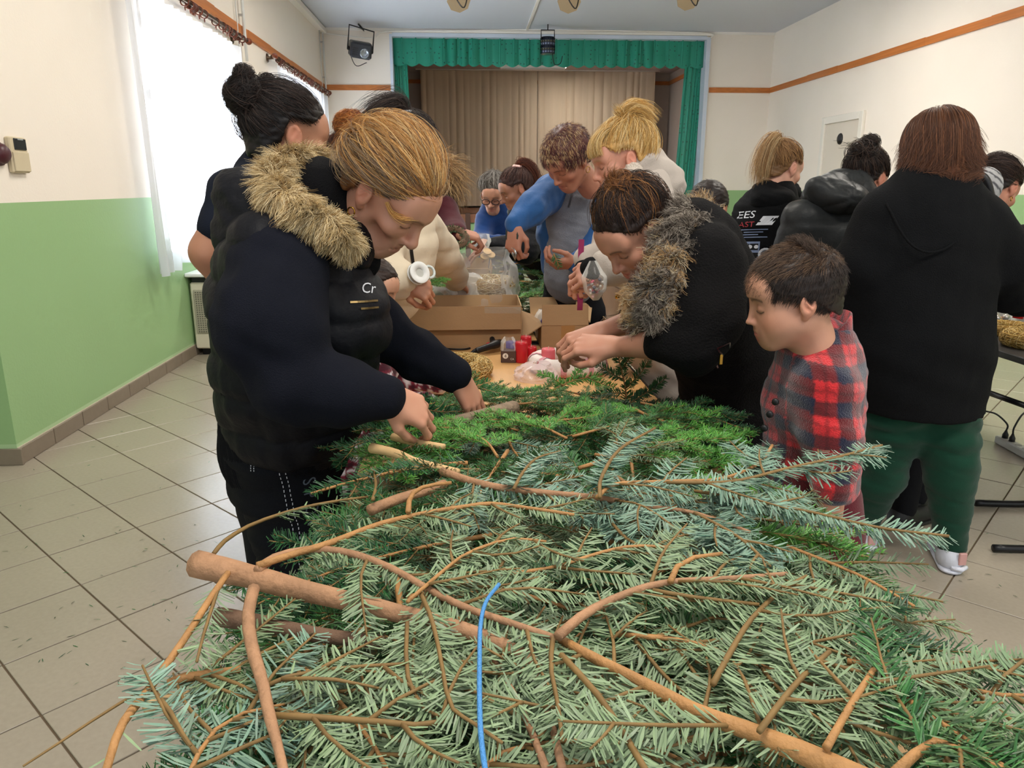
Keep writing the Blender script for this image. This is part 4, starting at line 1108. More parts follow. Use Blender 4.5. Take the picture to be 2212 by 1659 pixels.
# 3 -------- woman with the orange bun and lilac top
rs = np.random.RandomState(13)
f = Fig('woman with high orange hair bun and lilac collar, mostly hidden behind the ginger-haired woman', (-.75, 3.5), '#c08a70')
c = at(752, 366, 3.5)
f.chain('top', [c + (-.03, 0, -.10), c + (-.05, 0, -.2), c + (-.02, 0, -.6)], [.07, .135, .15], ((.7, .7, 0), .75))
for s in (-1, 1): f.chain('top', [c + (s * .12, -s * .12, -.17), c + (s * .14, -s * .12, -.40), c + (s * .10 + .1, -s * .1 + .1, -.55)], [.065, .055, .045])
pe = c + (0, 0, -.62)
f.rc('trousers', pe, pe + (0, 0, -.1), .14, .13, ((.7, .7, 0), .75)); legs(f, 'trousers', [pe + (-.06, .05, -.1), pe + (.06, -.05, -.1)], [pe + (-.06, .05, -.4), pe + (.06, -.05, -.4)], [V3(pe[0] - .06, pe[1] + .05, .09), V3(pe[0] + .06, pe[1] - .05, .09)])
H = Head(c, (.62, .60, -.5), (.35, .35, .85), 1.1, 'woman', .006); root = f.done(H)
f.wear('top', 'lilac_top', cloth('lilac_fleece', '#b391c9'), .014, folds(.005)); f.wear('trousers', 'trousers', DARKT, .018)
for s in (-1, 1): shoe(root, (pe[0] + s * .06, pe[1] - s * .05), (.7, .7, 0), SHOE_D)
cap = hair_cap(H, root, HAIR, '#3a211a', .008, extra=[('el', ((0, -.06, .155), (.062, .058, .052)))])
L, _ = pulled(H, rs, 1800, (0, -.06, .115), 8, .010); L2 = bun(H, rs, 700, (0, -.062, .158), (.066, .06, .056))
strands('hair_strands', [L, L2], .0007, [hcolors(1800, rs, ['#3a211a', '#4a2a1e', '#5a3422']), hcolors(700, rs, ['#c07a3c', '#a85f2a', '#d79a58', '#8a4a24'])], HAIR, cap)
ring_obj('hair_band', H.W((.012, -.045, .145)), H.R @ V3(.9, .3, .2), .05, .004, mat('cream_elastic', '#d8c4a8', .7), cap)
MB().lathe([(.001, .02), (.035, .018), (.04, 0), (.03, -.012)], H.W((-.085, -.01, -.005)), H.R @ V3(-1, 0, 0), 14).build('earmuff', mat('grey_plush', '#b9b9b8', .9), root, smooth=True)

# 4 -------- person in the cream puffer jacket
rs = np.random.RandomState(14)
f = Fig('person in a cream puffer jacket with dark ponytail and silver scrunchie holding a ribbon spool', (-.30, 2.86), '#b87f62')
fl = ((.8, .3, 0), .80)
f.chain('jacket', [at(870, 455, 2.85), at(866, 520, 2.85), at(850, 590, 2.85), at(815, 640, 2.85)], [.12, .160, .160, .155], fl)
f.chain('jacket', [at(902, 482, 3.0), at(950, 548, 3.2), at(984, 598, 3.46)], [.088, .078, .060]); f.hand(at(986, 602, 3.48), (.35, .75, -.5), (.3, -.4, .8), -1, RELAX, res=.006)
f.chain('jacket', [at(818, 520, 2.66), at(800, 600, 2.58), at(862, 603, 2.58)], [.095, .085, .070])
f.hand(at(872, 603, 2.57), (.85, .05, -.45), (.1, -.85, .6), 1, GRIP, (.2, .6), 1.0, .004)
f.rc('trousers', at(822, 650, 2.85), at(780, 760, 2.85), .15, .14, fl); hp = at(776, 750, 2.85)
legs(f, 'trousers', [hp + (-.02, -.07, 0), hp + (.02, .08, 0)], [hp + (-.02, -.07, -.3), hp + (.02, .08, -.3)], [V3(hp[0] - .02, hp[1] - .07, .09), V3(hp[0] + .02, hp[1] + .08, .09)])
H = Head(at(884, 332, 2.85), (.75, .25, -.58), (.5, .15, .85), 1.0, 'woman', .006); f.B.rc(H.W((0, -.02, -.08)), at(880, 450, 2.85), .05, .06)
root = f.done(H)
CREAM = cloth('cream_nylon', '#dccdb4', .55, .10, 120, .04, sheen=.05)
jk = f.wear('jacket', 'puffer_jacket', CREAM, .011, quilt(.006, .085, 5), it=2); f.wear('trousers', 'trousers', BLACKC, .016)
for s in (-1, 1): shoe(root, (hp[0] + s * .02, hp[1] + s * .075), (.9, .2, 0), SHOE_D)
decal([rect(0, 0, .010, -.30, 1)] if False else line_polys([(0, 0), (.004, -.06), (.012, -.12), (.012, -.20)], .012), jk, at(886, 505, 2.66), X_, Z_, M_BLACK, 'zip', jk, toward=(.15, -1, .1), lift=.003)
cap = hair_cap(H, root, HAIR, '#2a2120', .006, extra=[('el', ((0, -.085, .098), (.022, .022, .022)))])
L, _ = pulled(H, rs, 2800, (0, -.082, .092), 9, .010, .08); L2 = tail(H, rs, 500, [(0, -.085, .098), (0, -.115, .125), (0, -.15, .11), (-.01, -.18, .05), (-.02, -.19, -.03)], .010, .022)
strands('hair_strands', [L, L2], .0007, [hcolors(len(a), rs, ['#3a302c', '#241c1a', '#4a3d38', '#6b5a50'], [.4, .35, .17, .08]) for a in (L, L2)], HAIR, cap)
ring_obj('scrunchie', H.W((0, -.09, .104)), H.R @ V3(0, -.6, .7), .020, .011, mat('silver_cloth', '#b9b9bd', .35, metal=.3), cap)

# 5 -------- curly-haired person farther down the table
rs = np.random.RandomState(15)
f = Fig('person with long curly blond hair in a black quilted vest and maroon sleeves', (-.12, 3.85), '#b9826a')
f.chain('vest', [at(932, 445, 3.85), at(920, 500, 3.85), at(870, 570, 3.85)], [.13, .160, .16], (Y_, 1.1))
f.chain('sleeves', [at(958, 452, 3.72), at(975, 492, 3.62), at(986, 502, 3.50)], [.070, .058, .046]); f.chain('sleeves', [at(930, 452, 4.0), at(985, 500, 3.95)], [.07, .05])
f.hand(at(988, 502, 3.48), (.95, 0, -.2), (0, -.3, 1), 1, GRIP, res=.006)
pe = at(800, 600, 3.85); f.rc('trousers', pe, pe + (0, 0, -.1), .15, .14); legs(f, 'trousers', [pe + (0, -.08, -.1), pe + (0, .08, -.1)], [pe + (0, -.08, -.4), pe + (0, .08, -.4)], [V3(pe[0], pe[1] - .08, .09), V3(pe[0], pe[1] + .08, .09)])
H = Head(at(922, 392, 3.85), (.85, -.1, -.5), (.4, 0, .9), 1.0, 'woman', .007); root = f.done(H)
f.wear('vest', 'vest', VEST, .013, quilt(.007, .07, 2)); f.wear('sleeves', 'sleeves', cloth('maroon_knit', '#4a1620'), .013, folds(.004)); f.wear('trousers', 'trousers', DARKT, .02)
for s in (-1, 1): shoe(root, (pe[0], pe[1] + s * .08), (1, 0, 0), SHOE_D)
cap = hair_cap(H, root, HAIR, '#8a6a45', .014, extra=[('el', ((.06, .0, -.02), (.045, .06, .10))), ('el', ((-.05, -.02, -.02), (.045, .06, .10)))])
L = cropped(H, rs, 2600, lambda R: np.stack([R[:, 0] * 2, R[:, 1] + .3, -np.ones(len(R))], 1), (.10, .22), .55, 14, curl=.008)
strands('hair_strands', L, .0009, hcolors(2600, rs, ['#b08a58', '#8a6a45', '#cfae7c', '#6a4f35']), HAIR, cap)

# 6 -------- small boy half hidden behind the vest
rs = np.random.RandomState(16)
def plaid(c1, c2, c3_, c4, p=.05, A=None):
    A = np.eye(3) if A is None else A
    def f_(V):
        q = V @ A; u = (q[:, 0] - .55 * q[:, 1]) / p; v = q[:, 2] / p
        a = (np.mod(u, 2) < 1); b = (np.mod(v, 2) < 1); st = (np.mod(u, 2) > 1.42) & (np.mod(u, 2) < 1.56) | (np.mod(v, 2) > 1.42) & (np.mod(v, 2) < 1.56)
        c = np.where((a & b)[:, None], c3(c2), np.where((a | b)[:, None], c3(c3_), c3(c1)))
        return np.where(st[:, None], c3(c4), c)
    return f_
f = Fig('small boy in a maroon checked shirt peeping from behind the black vest', (-.62, 2.45), '#c8957a')
c = at(799, 632, 2.34); bo = V3(c[0] - .12, c[1], 0)
f.chain('shirt', [c + (-.02, 0, -.13), c + (-.04, -.0, -.22), c + (-.09, -.02, -.45), c + (-.11, -.02, -.56)], [.055, .115, .115, .12], (Y_, 1.2))
f.chain('shirt', [c + (.0, -.14, -.19), c + (.07, -.16, -.32), c + (.17, -.10, -.33)], [.055, .050, .04]); f.chain('shirt', [c + (0, .13, -.19), c + (.1, .15, -.32), c + (.2, .1, -.32)], [.055, .045, .038])
f.hand(c + (.18, -.10, -.33), (.9, .2, -.1), (0, -.2, 1), 1, RELAX, scale=.72, res=.005)
f.rc('trousers', c + (-.11, -.02, -.56), c + (-.11, -.02, -.62), .105, .10); legs(f, 'trousers', [c + (-.11, -.07, -.6), c + (-.11, .06, -.6)], [c + (-.11, -.07, -.8), c + (-.11, .06, -.8)], [V3(bo[0], bo[1] - .07, .08), V3(bo[0], bo[1] + .06, .08)], (.075, .06, .05))
H = Head(c, (.93, -.25, -.30), (.28, 0, .95), .86, 'boy', .0045); root = f.done(H, '#b56a60', '#2a1c16')
f.wear('shirt', 'checked_shirt', cloth('maroon_check', '#5a2030', attr=True), .008, folds(.004), plaid('#d8ccd0', '#4a1c2a', '#7a2a3a', '#e6e0e2', .022)); f.wear('trousers', 'trousers', DARKT, .016)
for s in (-1, 1): shoe(root, (bo[0], bo[1] + s * .065), (1, 0, 0), SHOE_D, ln=.2)
cap = hair_cap(H, root, HAIR, '#2a1c16', .008)
L = cropped(H, rs, 2400, lambda R: np.stack([R[:, 0], .8 + 0 * R[:, 1], -.6 + 0 * R[:, 0]], 1), (.014, .028), .3)
strands('hair_strands', L, .0007, hcolors(2400, rs, ['#2a1c16', '#3d2a20', '#1a120e']), HAIR, cap)

# 7 -------- grey-haired woman with glasses in blue fleece
rs = np.random.RandomState(17)
f = Fig('older woman with grey hair and dark-rimmed glasses in a blue fleece at the far end', (.1, 5.5), '#c8937c')
f.chain('fleece', [at(1074, 462, 5.35), at(1078, 500, 5.40), at(1085, 560, 5.45)], [.125, .165, .17], (Y_, .8)); f.rc('fleece', at(1068, 445, 5.32), at(1074, 462, 5.35), .065, .10)
f.chain('fleece', [at(1046, 476, 5.30), at(1042, 525, 5.23), at(1052, 520, 5.05)], [.070, .060, .045]); f.chain('fleece', [at(1112, 480, 5.35), at(1125, 525, 5.25), at(1078, 520, 5.05)], [.07, .06, .045])
f.hand(at(1050, 518, 5.05), (.2, -.75, -.3), (0, .3, 1), 1, PINCH, res=.006); f.hand(at(1072, 517, 5.05), (-.5, -.7, -.3), (0, .3, 1), -1, PINCH, res=.006)
pe = at(1080, 575, 5.5); f.rc('trousers', pe, pe + (0, 0, -.1), .15, .14); legs(f, 'trousers', [pe + (-.08, 0, -.1), pe + (.08, 0, -.1)], [pe + (-.08, 0, -.35), pe + (.08, 0, -.35)], [V3(pe[0] - .08, pe[1], .09), V3(pe[0] + .08, pe[1], .09)])
H = Head(at(1066, 422, 5.27), (-.22, -.88, -.42), (-.08, -.35, .9), 1.0, 'older', .0055); root = f.done(H, '#a85a55', '#7a6a60')
BLUEF = cloth('blue_fleece', '#1c417e', .95, .35, 300, sheen=.4)
f.wear('fleece', 'fleece_jacket', BLUEF, .012, folds(.005, 12)); f.wear('trousers', 'trousers', DARKT, .02)
for s in (-1, 1): shoe(root, (pe[0] + s * .08, pe[1]), (0, -1, 0), SHOE_D)
cap = hair_cap(H, root, HAIR, '#6f6a66', .006, extra=[('el', ((0, -.05, .13), (.035, .03, .025)))])
L, _ = pulled(H, rs, 1800, (0, -.05, .125), 8, .016, .3, spread=.02); L2 = cropped(H, rs, 500, (0, .2, 1.), (.03, .05), 1.0)
strands('hair_strands', [L, L2], .0009, [hcolors(len(a), rs, ['#8d8883', '#6a635d', '#b5b0aa', '#4f4844']) for a in (L, L2)], HAIR, cap)
GL = mat('glasses_rim', '#2a1a18', .35)
g_ = MB()
for s in (-1, 1):
    a = np.linspace(0, 2 * math.pi, 17)[:-1]; ctr = V3(s * .033, .103, .0)
    g_.tube(H.W(np.stack([ctr[0] + .026 * np.cos(a), ctr[1] - 0 * a, ctr[2] + .019 * np.sin(a)], 1)), .0028, 6, closed=True)
    g_.tube(H.W([(s * .058, .10, .005), (s * .08, .06, .006), (s * .082, -.01, .008)]), .002, 6)
g_.tube(H.W([(-.008, .104, .003), (.008, .104, .003)]), .002, 6)
g_.build('glasses', GL, root, smooth=True)

# 8 -------- woman in black coat with dark red ponytail
rs = np.random.RandomState(18)
f = Fig('woman with dark reddish ponytail and pink scrunchie in a black jacket leaning over the table', (.6, 4.9), '#a8735c')
f.chain('jacket', [at(1140, 462, 4.87), at(1160, 510, 4.87), at(1190, 560, 4.92)], [.13, .175, .19], (Y_, .95)); f.rc('jacket', at(1126, 448, 4.87), at(1140, 470, 4.87), .065, .11)
f.chain('jacket', [at(1150, 480, 4.70), at(1132, 540, 4.57), at(1068, 529, 4.50)], [.090, .080, .055]); f.chain('jacket', [at(1160, 480, 5.05), at(1120, 530, 4.95), at(1090, 525, 4.80)], [.08, .06, .05])
f.hand(at(1066, 530, 4.50), (-.9, -.1, -.35), (0, -.3, 1), -1, ((10, 18, 12),) * 4, (.3, .3), res=.0055, spread=.16)
pe = at(1215, 575, 4.92); f.rc('trousers', pe, pe + (0, 0, -.1), .16, .15); legs(f, 'trousers', [pe + (0, -.08, -.1), pe + (0, .08, -.1)], [pe + (0, -.08, -.35), pe + (0, .08, -.35)], [V3(pe[0], pe[1] - .08, .09), V3(pe[0], pe[1] + .08, .09)])
H = Head(at(1114, 411, 4.85), (-.86, -.22, -.42), (-.38, -.1, .9), 1.0, 'woman', .0055); root = f.done(H, '#9a5248', '#2a1a16')
f.wear('jacket', 'black_jacket', VEST, .012, folds(.007, 12)); f.wear('trousers', 'trousers', DARKT, .02)
for s in (-1, 1): shoe(root, (pe[0], pe[1] + s * .08), (-1, 0, 0), SHOE_D)
cap = hair_cap(H, root, HAIR, '#3a2422', .006, extra=[('el', ((0, -.075, .115), (.022, .022, .02)))])
L, _ = pulled(H, rs, 2000, (0, -.075, .105), 8, .010); L2 = tail(H, rs, 600, [(0, -.078, .115), (0, -.10, .135), (0, -.135, .10), (0, -.145, .03), (.0, -.13, -.05)], .012, .022)
strands('hair_strands', [L, L2], .0008, [hcolors(2000, rs, ['#3a2422', '#54342c', '#2a1a18', '#6a5048']), hcolors(600, rs, ['#5a2c1e', '#7a4028', '#43241c'])], HAIR, cap)
ring_obj('scrunchie', H.W((0, -.07, .122)), H.R @ V3(0, -.5, .8), .022, .012, mat('pink_scrunchie', '#e3b9b2', .8), cap)

# 9 -------- woman in the blue jacket over a grey sweater
rs = np.random.RandomState(19)
f = Fig('woman with short streaked hair in an open blue jacket over a grey sweater cutting twigs', (.48, 3.58), '#b37c66')
fd = nrm((-.5, -.85, 0)); fl = (fd, .75)
f.chain('sweater', [at(1232, 412, 3.52), at(1234, 470, 3.48), at(1232, 600, 3.48)], [.09, .12, .125], fl); f.rc('sweater', at(1240, 398, 3.54), at(1236, 415, 3.52), .062, .085)
f.chain('jacket', [at(1196, 420, 3.54), at(1200, 500, 3.54), at(1204, 572, 3.54)], [.084, .082, .076]); f.chain('jacket', [at(1276, 425, 3.56), at(1278, 500, 3.56), at(1280, 585, 3.56)], [.09, .094, .09])
f.chain('jacket', [at(1238, 425, 3.66), at(1240, 560, 3.64)], [.14, .15], (fd, .55)); f.rc('jacket', at(1262, 388, 3.58), at(1280, 420, 3.57), .050, .07); f.rc('jacket', at(1205, 392, 3.56), at(1190, 420, 3.52), .040, .07)
f.chain('jacket', [at(1192, 418, 3.48), at(1145, 452, 3.34), at(1112, 486, 3.25)], [.082, .064, .046])
f.chain('jacket', [at(1292, 440, 3.50), at(1288, 545, 3.38), at(1246, 568, 3.28)], [.080, .070, .052])
f.hand(at(1112, 492, 3.24), (-.1, -.15, -.95), (-.55, -.7, .1), -1, GRIP, (.3, .7), 1.0, .0042); f.hand(at(1244, 568, 3.27), (-.95, -.15, -.05), (.1, -.5, -.75), 1, ((42, 48, 25),) * 4, (.2, .5), 1.0, .0042)
pe = at(1236, 640, 3.58); f.rc('trousers', at(1236, 600, 3.56), pe + (0, 0, -.1), .14, .14, fl); legs(f, 'trousers', [pe + (-.08, .03, -.1), pe + (.08, -.03, -.1)], [pe + (-.08, .03, -.4), pe + (.08, -.03, -.4)], [V3(pe[0] - .08, pe[1] + .03, .09), V3(pe[0] + .08, pe[1] - .03, .09)])
H = Head(at(1226, 345, 3.22), (-.58, -.42, -.69), (-.44, -.45, .72), 1.0, 'woman', .0042); root = f.done(H, '#a0554c', '#4a2a26')
BLUEJ = cloth('blue_softshell', '#2b5a94', .65, .12, 140, .05)
swt = f.wear('sweater', 'grey_sweater', cloth('grey_fleece', '#7d818b', .95, .4, 220, .16), .009, folds(.004, 14)); f.wear('jacket', 'blue_jacket', BLUEJ, .009, folds(.006, 14, (1.4, 1.4, 1.4), 8), it=2); f.wear('trousers', 'trousers', DARKT, .018)
for s in (-1, 1): shoe(root, (pe[0] + s * .08, pe[1] - s * .03), (-.5, -.85, 0), SHOE_D)
decal(line_polys([(0, 0), (0, -.05), (-.004, -.095)], .008), swt, at(1233, 400, 3.40), nrm((.85, -.5, 0)), Z_, mat('dark_zip', '#3a3c42', .4), 'zip', swt, toward=fd, lift=.003)
cap = hair_cap(H, root, HAIR, '#54302c', .012, line=-.004)
comb = lambda R: np.stack([R[:, 0] * 1.0 - .8, R[:, 1] * 0 + .75, -.45 - R[:, 2] * 2], 1)
L = cropped(H, rs, 5200, comb, (.030, .060), .26, 7, line=-.004)
R0 = (L[:, 0] - H.c) @ H.R / H.s; tp = R0[:, 2] > .085
C = np.where((rs.rand(5200) < np.where(tp, .62, .12))[:, None], hcolors(5200, rs, ['#d3b083', '#c09a68', '#e2c79c']), hcolors(5200, rs, ['#5a2c30', '#6d3a3a', '#43262a', '#3a2a26']))
strands('hair_strands', L, .0007, C, HAIR, cap); earring(H, root, -1, .012)

# 10 -------- blonde woman in the beige coat
rs = np.random.RandomState(20)
f = Fig('woman with blond fringe and high ponytail in a beige hooded coat and black fingerless gloves', (.88, 2.78), '#c98f78')
fd = nrm((-.9, -.3, 0)); fl = (fd, .85)
f.chain('coat', [at(1378, 425, 2.78), at(1385, 500, 2.78), at(1384, 600, 2.78), at(1400, 680, 2.80), at(1478, 800, 2.82)], [.14, .165, .168, .172, .17], fl)
f.el('coat_hood', at(1412, 372, 2.82), (.085, .125, .075), frame((.6, .2, -.75), (.7, 0, .7))); f.rc('coat_hood', at(1385, 350, 2.72), at(1432, 390, 2.80), .052, .065); f.rc('coat_hood', at(1350, 425, 2.70), at(1440, 405, 2.84), .06, .07)
f.chain('coat', [at(1405, 450, 2.62), at(1400, 570, 2.52), at(1318, 578, 2.50)], [.092, .085, .062]); f.chain('coat', [at(1350, 450, 2.9), at(1310, 560, 2.82), at(1272, 560, 2.70)], [.085, .07, .056])
f.hand(at(1308, 578, 2.50), (-.92, -.05, -.22), (.1, -.8, .5), -1, GRIP, (.2, .7), 1.0, .0038)
f.hand(at(1270, 568, 2.68), (-.45, -.3, -.8), (-.5, -.5, .6), 1, GRIP, (.2, .6), 1.0, .0038)
GLV = cloth('black_knit', '#121214', .95, .5, 300)
for a, b, c_, d in ((at(1318, 577, 2.50), at(1278, 581, 2.495), .034, .040), (at(1274, 560, 2.685), at(1262, 583, 2.665), .033, .037)): f.rc('glove%d' % (c_ * 1000), a, b, c_, d, body=False)
pe = at(1490, 820, 2.82); legs(f, 'trousers', [pe + (0, -.08, 0), pe + (0, .08, 0)], [pe + (0, -.08, -.3), pe + (0, .08, -.3)], [V3(pe[0], pe[1] - .08, .09), V3(pe[0], pe[1] + .08, .09)])
H = Head(at(1344, 349, 2.74), (-.93, -.05, -.28), (-.26, -.0, .95), 1.0, 'woman', .004); f.B.rc(H.W((0, -.02, -.1)), at(1372, 430, 2.78), .05, .07)
root = f.done(H, '#b0625c', '#a8845a')
COAT = cloth('beige_cotton', '#b9aea4', .8, .2, 220, .04)
cj = f.wear('coat', 'beige_coat', COAT, .009, folds(.006, 12, (1.3, 1.3, 1.3), 6), it=2); f.wear('coat_hood', 'coat_hood', COAT, .008, folds(.005, 18, (1, 1, 1.6), 4)); [f.wear(g_, 'fingerless_glove', GLV, .005) for g_ in list(f.G) if g_.startswith('glove')]
f.wear('trousers', 'trousers', DARKT, .02)
f.rc('lining', at(1368, 372, 2.66), at(1350, 420, 2.64), .034, .040, body=False); f.wear('lining', 'hood_lining', cloth('cream_teddy', '#d8cabb', .95, .8, 160), .007, folds(.004, 60))
for s in (-1, 1): shoe(root, (pe[0], pe[1] + s * .08), (-1, -.2, 0), SHOE_D)
MB().lathe([(.001, .004), (.008, .004), (.009, 0)], at(1334, 641, 2.585), (-.3, -.95, 0), 10).build('button', mat('gold', '#b98c3c', .25, metal=1), cj, smooth=True)
decal(line_polys([(0, 0), (.05, -.012), (.055, -.10), (-.02, -.13), (-.06, -.15)], .004), cj, at(1310, 622, 2.6), X_, Z_, mat('seam_grey', '#8d837a', .8), 'pocket_seam', cj, toward=(-.3, -.95, 0), lift=.001)
cap = hair_cap(H, root, HAIR, '#c39a5e', .008, extra=[('el', ((0, -.055, .132), (.024, .026, .024))), ('el', ((0, .074, .072), (.054, .018, .026)))])
L, R = pulled(H, rs, 4200, (0, -.055, .122), 9, .014, .10, spread=.014)
L2 = tail(H, rs, 700, [(0, -.055, .122), (0, -.050, .150), (0, -.080, .162), (0, -.115, .140), (0, -.140, .100)], .011, .014, 14, .2); L2b = tail(H, rs, 160, [(0, -.055, .125), (0, -.035, .155), (0, -.025, .175)], .010, .008, 10, .2)
fr_ = rs.uniform(-1, 1, 900); k = np.linspace(0, 1, 8)
fx = fr_[:, None] * .058 * (1 + .15 * k); fy = .030 + .074 * np.sin(k * 1.5) - .025 * fr_[:, None] ** 2 * k + rs.normal(size=(900, 1)) * .003; fz = .118 - .072 * k ** 1.7 + rs.normal(size=(900, 1)) * .004
L3 = H.W(np.stack([fx, fy + 0 * fx, fz + 0 * fx], -1))
L4 = tail(H, rs, 160, [(.074, .045, .05), (.082, .03, .0), (.083, .035, -.05)], .006, .010, 10)
BL = ['#d9b878', '#c79d58', '#e8cf9a', '#b58948']
strands('hair_strands', [L, L2, L2b, L3, L4], .00065, [hcolors(len(a), rs, BL) for a in (L, L2, L2b, L3, L4)], HAIR, cap)
ring_obj('hair_tie', H.W((0, -.054, .138)), H.R @ V3(0, -.2, 1), .017, .005, mat('cream_elastic', '#d8c4a8', .7), cap)
earring(H, root, -1, .008)

# 11 -------- woman with the fur collar
rs = np.random.RandomState(21)
f = Fig('woman with piled brown hair in a black coat with shaggy fur collar', (1.02, 2.05), '#c58c72')
fl = ((-.8, -.4, 0), .95)
f.chain('coat', [at(1490, 545, 2.0), at(1528, 640, 2.05), at(1572, 760, 2.15), at(1592, 900, 2.22), at(1600, 1010, 2.27)], [.135, .155, .162, .165, .17], fl)
f.rc('coat', at(1452, 520, 1.98), at(1500, 560, 2.0), .075, .12); f.el('coat', at(1480, 660, 2.0), (.09, .13, .14))
f.chain('coat', [at(1528, 570, 1.86), at(1520, 680, 1.80), at(1492, 742, 1.78), at(1432, 742, 1.82)], [.098, .088, .072, .052]); f.chain('coat', [at(1440, 560, 2.14), at(1400, 660, 2.18), at(1372, 692, 2.14)], [.085, .065, .05])
f.hand(at(1322, 748, 1.96), (-.93, .25, .02), (.1, -.55, .8), -1, PINCH, (.15, .7), 1.0, .0032, (at(1440, 744, 1.82), .044)); f.hand(at(1300, 716, 2.10), (-.9, -.15, -.3), (0, -.4, .9), 1, PINCH, (.15, .7), 1.0, .0032, (at(1378, 690, 2.14), .040))
pe = at(1600, 1000, 2.27); legs(f, 'trousers', [pe + (-.03, -.08, .1), pe + (-.03, .08, .1)], [pe + (-.03, -.08, -.25), pe + (-.03, .08, -.25)], [V3(pe[0] - .02, pe[1] - .08, .09), V3(pe[0] - .02, pe[1] + .08, .09)])
H = Head(at(1372, 503, 2.0), (-.64, -.30, -.70), (-.60, -.28, .74), 1.0, 'wide', .0035); f.B.rc(H.W((0, -.02, -.09)), at(1450, 540, 2.0), .05, .065)
root = f.done(H, '#b05a55', '#2a1c16')
ct = f.wear('coat', 'black_coat', cloth('black_boucle', '#100f10', .95, .5, 210, .15), .009, folds(.006, 11, (1.4, 1, 1.2), 3), it=2); f.wear('trousers', 'trousers', cloth('red_trousers', '#a8222a'), .018)
for s in (-1, 1): shoe(root, (pe[0] - .02, pe[1] + s * .08), (-1, -.3, 0), SHOE_D)
p1 = [at(1510, 468, 2.02), at(1480, 470, 1.95), at(1462, 520, 1.87), at(1446, 580, 1.83), at(1425, 635, 1.81), at(1412, 685, 1.82)]; p2 = [at(1425, 600, 1.98), at(1394, 630, 1.95), at(1380, 665, 1.92), at(1388, 695, 1.88)]
ft = MB(); ft.tube(spline(p1, 26), np.interp(np.arange(26), [0, 5, 18, 25], [.02, .032, .030, .016]), 12); ft.tube(spline(p2, 16), np.interp(np.arange(16), [0, 8, 15], [.018, .022, .014]), 10)
ft = ft.build('fur_collar', mat('collar_core', '#4a3c2c', .9), root, smooth=True)
La = fur(p1, [.030, .044, .044, .042, .026], rs, 15000, (.018, .042), 8, (-.1, -.1, -.7), .9); Lb = fur(p2, [.026, .032, .022], rs, 5000, (.016, .036), 7, (-.1, -.1, -.7), .9)
def curlup(L): 
    k = L.shape[1]; t = np.linspace(0, 1, k)[None, :, None]; n = len(L); return L + .006 * np.concatenate([np.sin(t * 9 + rs.uniform(0, 6, (n, 1, 1))), np.cos(t * 9 + rs.uniform(0, 6, (n, 1, 1))), np.sin(t * 7 + rs.uniform(0, 6, (n, 1, 1)))], -1) * t
FC = ['#c0a470', '#8a7a62', '#5a4e44', '#d8c59c', '#94723e', '#3a322c']
def furcol(L):
    w = np.clip(.62 + .9 * wob(L[:, 0], 26, 31), 0, 1); n = len(L)
    return np.where((rs.rand(n) < w)[:, None], hcolors(n, rs, ['#d0b080', '#e6d4b0', '#b8946a', '#a07c50']), hcolors(n, rs, ['#94887c', '#5e544c', '#40382f', '#b0a698']))
strands('fur_strands', [curlup(La), curlup(Lb)], .00065, [furcol(La), furcol(Lb)], FURM, ft)
cap = hair_cap(H, root, HAIR, '#2c1f1a', .008, extra=[('el', ((0, -.045, .122), (.032, .032, .026)))])
L, R = pulled(H, rs, 5200, (0, -.045, .112), 9, .012, .10, spread=.016); L2 = bun(H, rs, 600, (0, -.045, .128), (.034, .036, .028), jitter=.25); L3 = tail(H, rs, 90, [(0, -.045, .13), (0, -.04, .155), (0, -.05, .165), (0.01, -.07, .16)], .010, .010, 10, .2)
C = np.where((rs.rand(5200) < np.clip(.25 + .5 * wob(R, 30, 4), .05, .8))[:, None], hcolors(5200, rs, ['#8a5a34', '#a3703f', '#6d4527']), hcolors(5200, rs, ['#2c1f1a', '#3d2b22', '#1f1613']))
strands('hair_strands', [L, L2, L3], .0006, [C, hcolors(600, rs, ['#6d4527', '#8a5a34', '#4a2f20', '#a3703f']), hcolors(220, rs, ['#8a5a34', '#6d4527'])], HAIR, cap)
SILV = mat('silver_zip', '#a9a9aa', .25, metal=1)
decal([*line_polys([(0, 0), (.03, -.03), (.045, -.06), (.06, -.088)], .004), *line_polys([(.0, .0), (.034, .012), (.040, -.018)], .003)], ct, at(1528, 740, 1.84), X_, Z_, SILV, 'pocket_zip', ct, toward=(-.15, -1, .1), lift=.003)
b = bvh_of(ct).ray_cast(Vector(V3(0, 0, EYE)), Vector(nrm(ray(1556, 772))))
MB().box(np.array(b[0]) + (0, -.006, -.004), (.008, .005, .024), bev=.002).build('zip_pull', mat('gold', '#b98c3c', .25, metal=1), ct)

# 12 -------- boy in the red checked fleece
rs = np.random.RandomState(22)
f = Fig('boy with short brown hair in a red and navy checked fleece standing beside the table', (1.02, 1.6), '#c08c72')
f.chain('fleece', [at(1765, 790, 1.62), at(1757, 860, 1.62), at(1752, 980, 1.62), at(1760, 1075, 1.62)], [.085, .112, .108, .112], ((.95, -.1, 0), .90), k=.05)
f.chain('fleece', [at(1768, 752, 1.60), at(1768, 800, 1.61)], [.066, .095]); f.rc('fleece', at(1772, 775, 1.57), at(1782, 850, 1.52), .066, .064, k=.06); f.rc('collar', at(1752, 742, 1.595), at(1760, 762, 1.60), .064, .068, body=False)
f.chain('fleece', [at(1782, 835, 1.50), at(1795, 940, 1.47), at(1800, 1040, 1.45)], [.062, .056, .05]); f.chain('fleece', [at(1760, 830, 1.74), at(1740, 950, 1.78), at(1690, 1000, 1.76)], [.06, .05, .045])
f.hand(at(1800, 1052, 1.45), (0, .05, -1), (.2, -1, 0), -1, scale=.8, res=.005)
